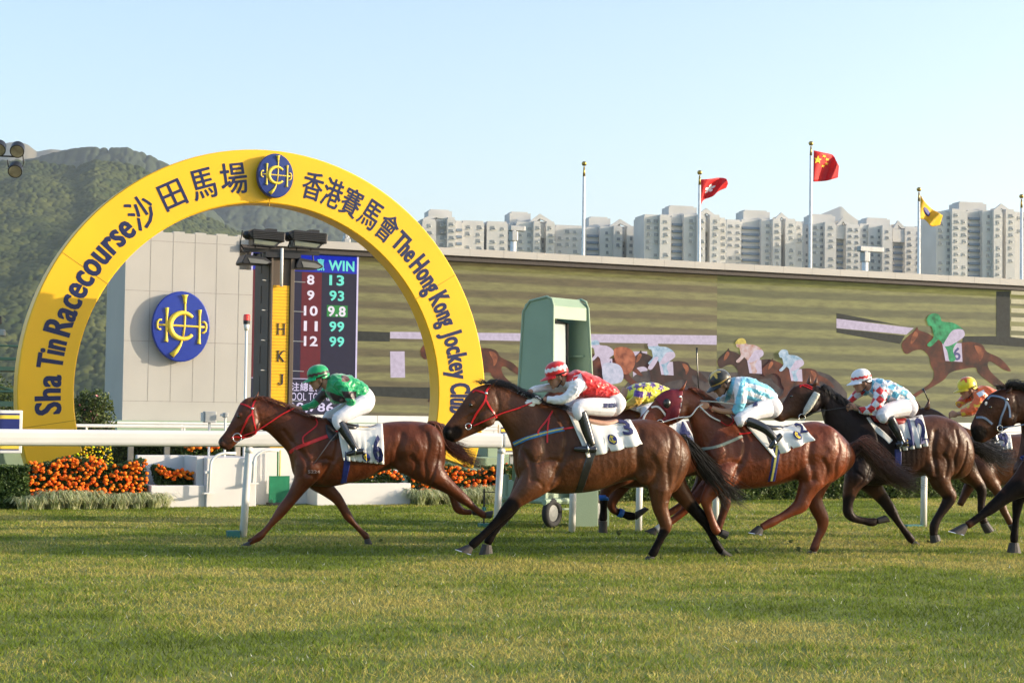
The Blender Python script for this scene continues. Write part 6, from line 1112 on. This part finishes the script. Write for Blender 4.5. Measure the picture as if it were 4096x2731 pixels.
j4 = dict(key='d', label='jockey in light blue and white stripes with a black cap bearing a gold star', head=(487, 222, 30), torso=[(552, 198, 530, 290, .09), (612, 186, 565, 325, .18), (690, 190, 645, 372, .205), (770, 220, 730, 380, .195), (835, 268, 800, 365, .165), (870, 308, 845, 352, .12)],
    hips=[(815, 285, 755, 400, .14), (872, 325, 800, 462, .17), (905, 378, 845, 478, .15), (905, 412, 872, 458, .09)],
    arm_n=[(620, 240, 108, .17), (636, 305, 96, .23), (628, 368, 82, .24), (605, 415, 68, .22), (585, 432, 58, .20)], arm_f=[(560, 290, 80, -.16), (520, 330, 66, -.17), (480, 355, 54, -.12), (455, 365, 44, -.08)],
    fore_n=[(590, 428, 42, .20), (500, 424, 40, .16), (430, 402, 32, .13)], fore_f=[(460, 362, 34, -.08), (430, 372, 30, -.06)], hands=[(388, 385, .12, 10, 1), (400, 378, -.06, 10, 1)],
    leg_n=[(825, 405, 132, .14), (740, 425, 120, .19), (670, 460, 104, .24), (625, 488, 90, .27), (650, 500, 76, .28)], leg_f=[(800, 400, 120, -.14), (690, 420, 105, -.2), (600, 455, 95, -.26), (640, 500, 75, -.3)], shin_n=[(640, 492, 58, .28), (800, 560, 52, .3), (860, 620, 40, .32)],
    boot_n=([(668, 490, 74, .282), (735, 515, 70, .29), (800, 548, 64, .31), (845, 590, 56, .32), (868, 620, 48, .325)], [(915, 588, 36, .325), (880, 625, 46, .325), (850, 665, 42, .325), (838, 685, 28, .325)]), boot_f=([(660, 500, 72, -.3), (790, 560, 60, -.31), (850, 610, 48, -.32)], [(890, 600, 38, -.33), (830, 670, 34, -.33)]),
    stirrup=(862, 668, .325), base=WHT, cap=(.012, .014, .016), peak=(.012, .014, .016), bands=((-.024, -.006, (.40, .24, .05), 0),), cap_star=(.65, .42, .08), paint=[], pattern=pat4)
p4, _, br4 = jockey(f4, j4)
q = MB(); q.tube([f4.at(350, 352, .17), f4.at(480, 362, .22), f4.at(632, 380, .27)], [.008, .010, .006], 6); tag(q.build('whip', M('whip_pale', (.35, .36, .33), .4), None, f4.at(480, 362, .2), smooth=True), 'pale riding whip lying along the arm of the jockey in blue and white stripes', 'whip')

# ======================= horse 5: dark bay, sheepskin cheekpieces, number 12
f5 = Fig(C4, 650, 20.9)
H5 = dict(head=[(-184, 465, -166, 490, .026), (-176, 448, -118, 500, .046), (-140, 404, -60, 476, .05), (-102, 345, 5, 480, .055), (-70, 290, 65, 462, .072), (-38, 254, 112, 436, .092), (22, 236, 150, 408, .098), (88, 232, 180, 405, .088)],
    neck=[(160, 262, 170, 455, .085), (235, 318, 195, 545, .10), (325, 380, 240, 650, .13), (415, 425, 265, 740, .15)],
    trunk=[(480, 448, 285, 820, .175), (550, 462, 350, 900, .21), (630, 472, 470, 940, .24), (710, 474, 600, 940, .27), (790, 466, 720, 920, .28), (860, 455, 810, 890, .28), (940, 448, 905, 870, .28), (1030, 468, 1000, 890, .285), (1105, 510, 1085, 905, .27), (1160, 580, 1150, 880, .22), (1186, 650, 1186, 820, .13)])
L5 = [dict(s=1, p=[(420, 850, 210), (375, 930, 140), (350, 1010, 96), (340, 1075, 74), (345, 1135, 76), (385, 1172, 58), (445, 1188, 50), (505, 1198, 62), (540, 1190, 50)], h=((540, 1170), (545, 1212), (598, 1150), (628, 1198))),
    dict(s=-1, p=[(470, 880, 200), (540, 980, 120), (600, 1055, 90), (645, 1120, 82), (685, 1185, 56), (730, 1250, 50), (768, 1300, 60), (795, 1335, 50)], h=((782, 1345), (818, 1330), (790, 1364), (852, 1362))),
    dict(s=1, p=[(1040, 720, 300), (985, 830, 230), (985, 910, 160), (1020, 970, 118), (1050, 1020, 104), (1020, 1085, 78), (975, 1155, 62), (945, 1215, 68), (938, 1262, 62), (940, 1290, 60)], h=((914, 1290), (972, 1284), (918, 1345), (985, 1320))),
    dict(s=-1, p=[(1120, 760, 220), (1190, 860, 140), (1240, 920, 100), (1272, 975, 80), (1272, 1050, 60), (1270, 1120, 56), (1282, 1180, 62), (1298, 1210, 54)], h=((1265, 1215), (1315, 1192), (1298, 1276), (1356, 1252)))]
B5 = [(440, 720, 105, 170, 15, .13, .10), (440, 720, 105, 170, 15, -.13, .10), (1070, 660, 105, 170, -5, .16, .12), (1070, 660, 105, 170, -5, -.16, .12), (940, 820, 80, 80, 0, .2, .08), (90, 380, 54, 58, 0, .075, .035), (-140, 445, 22, 26, 0, .042, .02)]
D5_ = [(x, y, 70, 1) for x, y in ((345, 1075), (350, 1140), (420, 1180), (500, 1195), (1020, 1080), (975, 1155), (945, 1215), (938, 1270))]+[(x, y, 75, -1) for x, y in ((600, 1060), (645, 1120), (685, 1190), (730, 1250), (780, 1310), (1272, 1000), (1272, 1080), (1272, 1150), (1290, 1200))]+[(500, 650, 330, 0), (200, 430, 230, 0)]
h5, b5 = horse(f5, H5['head'], H5['neck'], H5['trunk'], L5, B5, (.135, .055, .028), (.018, .011, .010), D5_, 'dark brown racehorse with white sheepskin cheek pieces and number 12 cloth', grooves=gmap(G2, 535, .7385, 285, 400, .8, 450)+[([(160, 300), (175, 370), (150, 420)], 12, .010)], ears=(((74, 172), (48, 240), (86, 236), -.04), ((124, 184), (92, 244), (128, 244), .05)))
hair('mane', blackhair, f5, h5, [(150, 258), (235, 318), (325, 380), (430, 432)], lambda u: [(20, -18), (50, 6), (60, 50)], 300, 13, .005, 51, .03, .03)
hair('tail', darkgrey, f5, h5, [(1160, 610), (1185, 650), (1192, 690)], lambda u: [(50, 10), (110, 30), (190, 70), (250, 110), (300, 100)], 560, 42, .006, 53, .0, .05)
eye_on(f5, b5, h5, -52, 322); nostril_on(f5, b5, h5, -150, 452)
bridle(f5, b5, h5, [[(2, 245), (40, 252), (90, 275)], [(8, 236), (50, 242), (92, 262)]], leather_red, .014, (20, 468, .04, .07), None)
q = MB(); A_ = surf(f5, b5, 118, 300, .03)[0]; B_ = surf(f5, b5, 25, 445, .03)[0]; n0 = np.linspace(0, 1, 12); q.tube([A_*(1-t)+B_*t for t in n0], [.03+.042*min(1, math.sin(math.pi*min(1, t*1.0+.12))**.35) for t in n0], 14, flat=.6, up=f5.n); o = q.build('sheepskin', M('sheepskin', (.66, .62, .52), .9, bump=.9, bscale=45), h5, smooth=True)
cloth('number_cloth', f5, b5, [(650, 475), (860, 458), (912, 665), (700, 705)], clothm, h5, .020, 9, digits=('12', .42, .12, .98, .90), crest_at=(.30, .80, .13, .14))
strap('saddle_cloth_front', f5, b5, [(480, 470), (530, 540), (590, 590), (640, 640)], .07, clothm, h5); saddle(f5, [(480, 448, 500, 510, .13), (560, 462, 580, 530, .18), (670, 474, 680, 530, .18), (720, 470, 720, 510, .12)], h5, M('saddle_red', (.25, .01, .01), .5)); strap('girth', f5, b5, [(690, 690), (690, 790), (670, 900)], .085, navy, h5)
reins(f5, [(30, 460, .06), (130, 430, .11), (250, 410, .13), (350, 395, .12)], h5, blk, .006)
CYN = (.10, .40, .58)
def pat5(X, Y, lat, col, V, fig):
    c = col.copy(); u = (X*.9+Y*.45)/48; v = (Y*.9-X*.45)/42; k = (np.floor(u)+np.floor(v)) % 2 == 0; c[k] = CYN
    arm = inpoly(X, Y, [(520, 240), (600, 255), (625, 300), (600, 380), (530, 460), (400, 450), (380, 395), (480, 380), (520, 320)]) & (lat > .05); arm |= inpoly(X, Y, [(320, 390), (330, 320), (400, 270), (460, 290), (440, 340), (380, 400)]) & (lat < .05)
    k2 = (np.floor((X*.7+Y*.7)/44)+np.floor((Y*.7-X*.7)/44)) % 2 == 0; c[arm] = WHT; c[arm & k2] = RED; return c
j5 = dict(key='e', label='jockey in light blue checks with red and white checked sleeves and white cap', head=(432, 208, 12), torso=[(497, 202, 475, 300, .09), (552, 196, 525, 335, .18), (632, 216, 602, 370, .205), (710, 258, 675, 368, .195), (765, 302, 735, 360, .16), (792, 332, 765, 360, .11)],
    hips=[(715, 292, 672, 400, .14), (772, 320, 722, 455, .17), (804, 372, 765, 470, .15), (804, 410, 782, 455, .09)],
    arm_n=[(572, 275, 104, .17), (562, 335, 90, .23), (530, 390, 76, .22), (475, 418, 60, .18), (420, 416, 46, .13)], arm_f=[(480, 270, 84, -.16), (415, 300, 66, -.16), (370, 340, 52, -.12), (345, 360, 42, -.08)],
    fore_n=[(430, 415, 36, .13), (395, 402, 30, .11)], fore_f=[(350, 358, 34, -.08), (335, 368, 28, -.06)], hands=[(372, 392, .11, 10, 1), (325, 372, -.05, 10, 1)],
    leg_n=[(745, 398, 128, .14), (670, 412, 118, .19), (605, 432, 106, .24), (580, 458, 92, .27), (610, 478, 80, .28)], leg_f=[(720, 395, 115, -.14), (620, 410, 105, -.2), (550, 440, 92, -.26), (580, 490, 75, -.3)], shin_n=[(600, 470, 58, .28), (680, 570, 52, .3), (720, 630, 40, .32)],
    boot_n=([(630, 472, 76, .282), (655, 520, 72, .29), (685, 570, 64, .31), (705, 615, 54, .32), (718, 640, 46, .325)], [(752, 650, 38, .325), (715, 652, 44, .325), (672, 660, 36, .325)]), boot_f=([(590, 490, 72, -.3), (640, 570, 60, -.31), (680, 630, 48, -.32)], [(710, 650, 38, -.33), (640, 655, 34, -.33)]),
    stirrup=(705, 668, .325), base=WHT, cap=WHT, peak=WHT, bands=((-.004, .026, RED, .010),), paint=[], pattern=pat5)
p5, _, _ = jockey(f5, j5)

# ======================= horse 3: behind the bay, blue leg bands
f3 = Fig(C2, 1250, 20.1)
def aff(st, a, b, c, d): return [(x0*a+b, y0*c+d, x1*a+b, y1*c+d, hw) for x0, y0, x1, y1, hw in st]
A3 = (.93, 547, .92, 38)
L3 = [dict(s=1, p=[(1260, 850, 230), (1205, 930, 120), (1172, 985, 84), (1160, 1045, 62), (1158, 1110, 52), (1155, 1160, 62), (1153, 1190, 56)], h=((1128, 1190), (1182, 1190), (1122, 1268), (1182, 1272))),
    dict(s=-1, p=[(1330, 860, 200), (1290, 935, 124), (1245, 1005, 92), (1215, 1060, 80), (1225, 1110, 60), (1285, 1138, 52), (1345, 1156, 62), (1378, 1155, 54)], h=((1380, 1125), (1385, 1182), (1448, 1092), (1466, 1112))),
    dict(s=1, p=[(2000, 800, 300), (1990, 900, 150), (1985, 980, 100), (2010, 1060, 80), (1990, 1140, 60), (1960, 1230, 58), (1950, 1270, 52)]), dict(s=-1, p=[(1900, 820, 240), (1860, 920, 150), (1800, 1000, 90), (1740, 1060, 76), (1640, 1120, 54), (1540, 1170, 50)])]
B3 = [(1180, 720, 100, 160, 15, .13, .10), (1180, 720, 100, 160, 15, -.13, .10), (2030, 680, 110, 160, -5, .16, .11), (2030, 680, 110, 160, -5, -.16, .11)]
h3, b3 = horse(f3, aff(H2['head'], *A3), aff(H2['neck'], *A3), aff(H2['trunk'], *A3), L3, B3, (.16, .05, .022), BLK, [(x, y, 60, 1) for x, y in ((1158, 1080), (1156, 1140), (1153, 1190))]+[(x, y, 55, -1) for x, y in ((1290, 1138), (1345, 1155), (1380, 1150))], 'brown racehorse with blue leg bands hidden behind the nearest bay horse', vox=.013)
bb = M('band_blue', (.01, .10, .42), .6)
q = MB(); f3.limb(q, [(1160, 1008, 74), (1160, 1045, 68)], .15, sub=1); q.build('leg_band', bb, h3, smooth=True); q = MB(); f3.limb(q, [(1262, 1128, 64), (1292, 1140, 62)], -.15, sub=1); q.build('leg_band', bb, h3, smooth=True)
cloth('number_cloth', f3, b3, [(1420, 470), (1730, 505), (1800, 640), (1480, 660)], clothm, h3, .010, 12, digits=('4', .72, .1, .95, .9))
PUR = (.10, .025, .22); YEL = (.72, .66, .04)
def pat3(X, Y, lat, col, V, fig):
    c = col.copy()
    for sx_, sy_ in ((1340, 262), (1435, 245), (1500, 240), (1560, 262), (1475, 310), (1600, 310), (1390, 250)):
        aa = np.arctan2(X-sx_, Y-sy_); rr = np.hypot(X-sx_, Y-sy_); c[rr < 26*(.4+.6*np.abs(((aa/(2*math.pi)*5) % 1)-.5)*2)] = PUR
    return c
j3 = dict(key='c', label='jockey in yellow silks with purple stars leaning low between two horses', head=(1235, 372, 35), torso=[(1320, 262, 1300, 345, .09), (1370, 238, 1345, 365, .18), (1440, 224, 1410, 378, .2), (1510, 228, 1490, 385, .195), (1580, 252, 1560, 390, .17), (1630, 285, 1610, 380, .12)],
    hips=[(1590, 262, 1555, 400, .14), (1650, 290, 1600, 450, .165), (1690, 340, 1640, 455, .15), (1695, 380, 1665, 430, .09)], arm_n=[(1415, 285, 96, .17), (1400, 335, 84, .21), (1350, 375, 70, .20), (1290, 398, 58, .16), (1240, 405, 46, .12)], arm_f=[(1360, 300, 80, -.16), (1300, 340, 66, -.16), (1240, 370, 52, -.12)],
    hands=[(1200, 410, .11, 0, 1)], fore_n=[(1250, 405, 36, .12), (1215, 408, 30, .11)], leg_n=[(1620, 400, 120, .14), (1530, 410, 110, .19), (1450, 430, 95, .25), (1480, 470, 76, .28)], leg_f=[(1590, 400, 110, -.14), (1480, 420, 95, -.2), (1400, 440, 85, -.27)], shin_n=[(1470, 465, 58, .28), (1550, 600, 48, .3)],
    boot_n=([(1480, 475, 74, .282), (1520, 560, 66, .3), (1550, 640, 50, .32)], [(1585, 665, 40, .32), (1500, 668, 34, .32)]), base=YEL, cap=YEL, peak=PUR, bands=(), pattern=pat3,
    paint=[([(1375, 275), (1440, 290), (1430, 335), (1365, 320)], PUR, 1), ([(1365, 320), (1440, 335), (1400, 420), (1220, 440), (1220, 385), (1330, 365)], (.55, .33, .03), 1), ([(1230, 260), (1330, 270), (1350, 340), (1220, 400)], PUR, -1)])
p3, _, _ = jockey(f3, j3)

# ======================= horse 6: hidden behind the dark one, orange rider
f6 = Fig(C4, 1300, 22.4); A6 = (.9, 822, .78, 218)
L6 = [dict(s=1, p=[(1270, 820, 200), (1320, 900, 120), (1370, 960, 84), (1400, 1030, 66), (1420, 1100, 60), (1450, 1160, 52), (1475, 1210, 50)], h=((1460, 1225), (1495, 1205), (1480, 1262), (1520, 1245))), dict(s=-1, p=[(1240, 830, 180), (1220, 900, 100), (1180, 960, 80), (1150, 1020, 60), (1120, 1080, 50)]),
    dict(s=1, p=[(1800, 780, 250), (1780, 880, 150), (1800, 960, 90), (1780, 1040, 70), (1740, 1130, 56)]), dict(s=-1, p=[(1850, 790, 220), (1880, 900, 120), (1900, 980, 80), (1890, 1080, 56), (1900, 1160, 52)])]
h6, b6 = horse(f6, aff(H5['head'], *A6), aff(H5['neck'], *A6), aff(H5['trunk'], *A6), L6, [], (.15, .06, .03), (.03, .015, .01), [(900, 420, 100, 0)], 'brown racehorse almost hidden behind the dark horse, only ear and forelegs showing', vox=.013, ears=(((908, 336), (868, 412), (912, 418), .04), ((820, 350), (815, 400), (850, 400), -.04)))
cloth('number_cloth', f6, b6, [(1330, 560), (1470, 570), (1490, 690), (1370, 700)], clothm, h6, .010, 9, digits=('9', .3, .1, .8, .9))
ORG = (.75, .12, .02)
j6 = dict(key='f', label='jockey in orange silks and bright yellow cap near the right edge', head=(1170, 258, 14), torso=[(1232, 262, 1210, 345, .09), (1280, 246, 1255, 390, .18), (1335, 262, 1320, 430, .2), (1400, 310, 1380, 440, .19), (1460, 360, 1435, 440, .15)], hips=[(1420, 330, 1380, 440, .14), (1480, 370, 1430, 480, .165), (1510, 420, 1470, 490, .12)],
    arm_n=[(1270, 310, 100, .17), (1250, 380, 90, .22), (1190, 425, 76, .2), (1130, 440, 60, .14)], arm_f=[(1210, 310, 80, -.16), (1150, 345, 66, -.16), (1110, 380, 50, -.1)], fore_n=[(1140, 440, 34, .14), (1105, 445, 30, .1)], hands=[(1085, 448, .1, 0, 1)], leg_n=[(1450, 430, 120, .14), (1370, 450, 110, .2), (1290, 480, 95, .25), (1310, 510, 80, .28)], leg_f=[(1430, 430, 110, -.14), (1330, 460, 95, -.22), (1270, 490, 85, -.27)], shin_n=[(1310, 510, 55, .28), (1370, 620, 45, .3)],
    boot_n=([(1320, 520, 74, .282), (1350, 590, 64, .3), (1370, 640, 50, .32)], [(1400, 665, 38, .32), (1330, 670, 34, .32)]), base=ORG, cap=(.72, .58, .02), peak=(.6, .42, .02), bands=(), cap_star=(.7, .1, .02),
    paint=[([(1240, 300), (1290, 270), (1300, 300), (1260, 330)], WHT, 1), ([(1095, 330), (1160, 330), (1160, 375), (1095, 375)], (.75, .2, .15), -1)], pattern=lambda X, Y, lat, col, V, fig: np.where(((fbm(X/28, Y/28, 2, 4) > .6) & (Y > 360))[:, None], np.array([.75, .45, .03]), col))
p6, _, _ = jockey(f6, j6)

# ======================= horse 7: at the right edge, dark bay in a blue bridle
f7 = Fig(C4, 1700, 19.5)
L7 = [dict(s=1, p=[(1660, 850, 280), (1560, 930, 190), (1480, 985, 132), (1405, 1045, 98), (1340, 1100, 84), (1275, 1148, 60), (1210, 1195, 56), (1170, 1222, 58)], h=((1152, 1204), (1168, 1248), (1040, 1262), (1148, 1290)), shoe=1), dict(s=-1, p=[(1640, 900, 220), (1560, 980, 130), (1528, 1050, 88), (1520, 1100, 74), (1512, 1170, 52), (1506, 1240, 52), (1500, 1300, 62), (1498, 1340, 54)], h=((1470, 1340), (1526, 1340), (1450, 1408), (1545, 1412))),
    dict(s=1, p=[(2560, 820, 330), (2600, 930, 200), (2650, 1030, 120), (2700, 1110, 100), (2720, 1200, 66), (2760, 1300, 58), (2790, 1370, 56)]), dict(s=-1, p=[(2500, 850, 280), (2460, 950, 160), (2420, 1030, 110), (2380, 1080, 96), (2300, 1150, 60), (2230, 1210, 56)])]
h7, b7 = horse(f7, [(1196, 545, 1222, 632, .032), (1200, 515, 1280, 648, .048), (1222, 465, 1335, 620, .052), (1252, 400, 1390, 585, .058), (1292, 340, 1440, 552, .078), (1340, 300, 1480, 530, .094), (1400, 272, 1510, 515, .10), (1470, 262, 1545, 510, .09)], [(1550, 275, 1570, 560, .09), (1650, 320, 1560, 660, .11), (1760, 380, 1530, 780, .14)],
    [(1850, 410, 1500, 860, .18), (1930, 432, 1560, 950, .21), (2020, 455, 1680, 1010, .25), (2130, 480, 1900, 1020, .28), (2260, 485, 2120, 990, .28), (2400, 470, 2330, 930, .28), (2540, 480, 2500, 960, .28), (2640, 550, 2620, 980, .24), (2710, 640, 2700, 880, .14)], L7, [(1700, 740, 105, 170, 15, .13, .10), (1700, 740, 105, 170, 15, -.13, .10), (2600, 700, 110, 180, -5, .16, .11), (1470, 480, 54, 58, 0, .075, .035)], (.085, .032, .016), BLK, [(1240, 580, 60, 0), (1560, 1000, 90, -1), (1520, 1120, 90, -1), (1500, 1260, 90, -1), (1260, 1150, 90, 1), (1380, 1070, 90, 1), (1500, 1000, 100, 1)],
    'black brown racehorse in a dark blue bridle cut off by the right edge', grooves=gmap(G2, 535, .99, 1500, 400, 1, 420)+[([(1530, 330), (1540, 420), (1500, 510)], 14, .011)], ears=(((1488, 240), (1430, 300), (1480, 300), .05),))
hair('mane', blackhair, f7, h7, [(1440, 262), (1550, 275), (1650, 320), (1800, 395)], lambda u: [(10, -40), (60, -40), (130, -5)], 420, 18, .005, 71, .02, .03); hair('forelock', blackhair, f7, h7, [(1380, 275), (1470, 262)], lambda u: [(-10, -30), (-30, -20)], 60, 12, .004, 72, .02, .02)
blu = M('strap_bluegrey', (.12, .17, .27), .5); bridle(f7, b7, h7, [[(1310, 322), (1370, 320), (1440, 345), (1435, 400), (1410, 460), (1395, 520)], [(1235, 470), (1290, 470), (1345, 515)], [(1440, 350), (1465, 400), (1470, 470)]], blu, .026, (1400, 545, .035, .08), (1448, 345)); eye_on(f7, b7, h7, 1335, 398)
reins(f7, [(1400, 540, .08), (1500, 530, .12), (1650, 500, .12), (1800, 450, .1)], h7, blu, .007); strap('breast_strap', f7, b7, [(1510, 740), (1600, 740), (1700, 720)], .03, navy, h7); eye7 = None
q = MB(); p, n_ = surf(f7, b7, 1305, 372, .003); q.ell(p, f7.fr.t*.02, n_*.004, (0, 0, .024)); q.build('white_star', M('blaze', (.5, .5, .52), .6), h7)

fj = Fig(C4, 1700, 19.5, HA, (1.07, 1334, 1.07, -67)); j7 = dict(j5); j7.update(key='g', label='jockey on the last dark horse beyond the right edge', base=(.10, .03, .22), cap=(.10, .03, .22), peak=WHT, bands=(), pattern=None); jockey(fj, j7)
cloth('number_cloth', f7, b7, [(2050, 462), (2270, 470), (2320, 700), (2100, 740)], clothm, h7, .012, 9); saddle(f7, [(1850, 412, 1870, 470, .13), (1950, 430, 1960, 500, .18), (2060, 455, 2060, 510, .18), (2120, 470, 2120, 500, .12)], h7)
# raised whip of the yellow jockey
q = MB(); q.tube([f4.at(340, 300, -.2), f4.at(332, 150, -.22), f4.at(327, 30, -.25), f4.at(326, -18, -.25)], [.006, .007, .012, .010], 6); tag(q.build('whip', blk, None, f4.at(340, 300, -.2), smooth=True), 'black riding whip held straight up between the yellow jockey and the blue striped one', 'whip')
q = MB(); q.tube([f6.at(905, 360, .1), f6.at(880, 300, .1), f6.at(862, 268, .1)], [.007, .008, .018], 6); tag(q.build('whip', blk, None, f6.at(880, 300, .1), smooth=True), 'short dark whip tip standing up behind the horse number 12', 'whip')
# clods of turf thrown up by the hooves
turfm = M('clod', (.07, .06, .025), .95, col2=(.10, .13, .03), scale=40)
rgc = np.random.default_rng(5)
for fg, x, y, lat, sz_ in ((f2, 1262, 1272, -.6, .03), (f2, 1275, 1258, -.6, .02), (f4, 980, 1330, .1, .022), (f4, 1040, 1385, .2, .03), (f2, 2090, 1400, .1, .025), (f2, 2120, 1350, 0, .02), (f1, 1240, 1400, -.1, .022), (f5, 905, 1330, 0, .024), (f5, 880, 1300, -.1, .016), (f2, 1560, 1445, .2, .025)):
    q = MB(); c = fg.at(x, y, lat); q.ell(c, rgc.normal(0, .3, 3)*sz_+[sz_, 0, 0], rgc.normal(0, .3, 3)*sz_+[0, sz_*.7, 0], rgc.normal(0, .3, 3)*sz_+[0, 0, sz_*.7], nu=7, nv=5)
    q.v[0] += rgc.normal(0, sz_*.15, q.v[0].shape); tag(q.build('turf_clod', turfm, None, c), 'small clod of turf thrown into the air behind the hooves', 'turf clod', 'clods of turf kicked up by the horses')
# name embroidered on the breeches
def leg_text(fig, s, quad, root, br):
    me = br.data; L_ = np.array(ORI[br.name]); V0 = [Vector(np.array(v.co[:])+L_) for v in me.vertices]; bv = BVHTree.FromPolygons(V0, [tuple(p.vertices) for p in me.polygons]); V, Fc = text_mesh(s, .02); mn, mx_ = V.min(0), V.max(0); (x0, y0), (x1, y1), h = quad; q = MB(); P_ = []
    for v in V:
        u = (v[0]-mn[0])/(mx_[0]-mn[0]); w_ = (v[1]-mn[1])/(mx_[1]-mn[1]); P_.append(surf(fig, bv, x0+(x1-x0)*u, y0+(y1-y0)*u-h*w_, .010 if v[2] > 0 else .003)[0])
    q.add(P_, Fc); q.build('lettering', inkm, br)
leg_text(f2, '莫雷拉', ((1155, 402), (1255, 400), 32), p2, br2); leg_text(f4, '高', ((715, 400), (750, 388), 30), p4, br4)
# ------------------------------------------------------------------ haze
HZ = MB(); HZ.box(Fr((0, 0, 0), 0), -9600, 9600, -9900, 400, -1.2, 1150)
hm_ = bpy.data.materials.new('haze'); hm_.use_nodes = True; nt = hm_.node_tree; nt.nodes.remove(nt.nodes['Principled BSDF']); pv = nt.nodes.new('ShaderNodeVolumePrincipled'); pv.inputs['Color'].default_value = (.80, .88, 1, 1); pv.inputs['Density'].default_value = .00008; pv.inputs['Anisotropy'].default_value = .3
nt.links.new(pv.outputs[0], nt.nodes['Material Output'].inputs['Volume'])
ho = HZ.build('haze', hm_); tag(ho, kind='stuff'); ho.visible_shadow = True
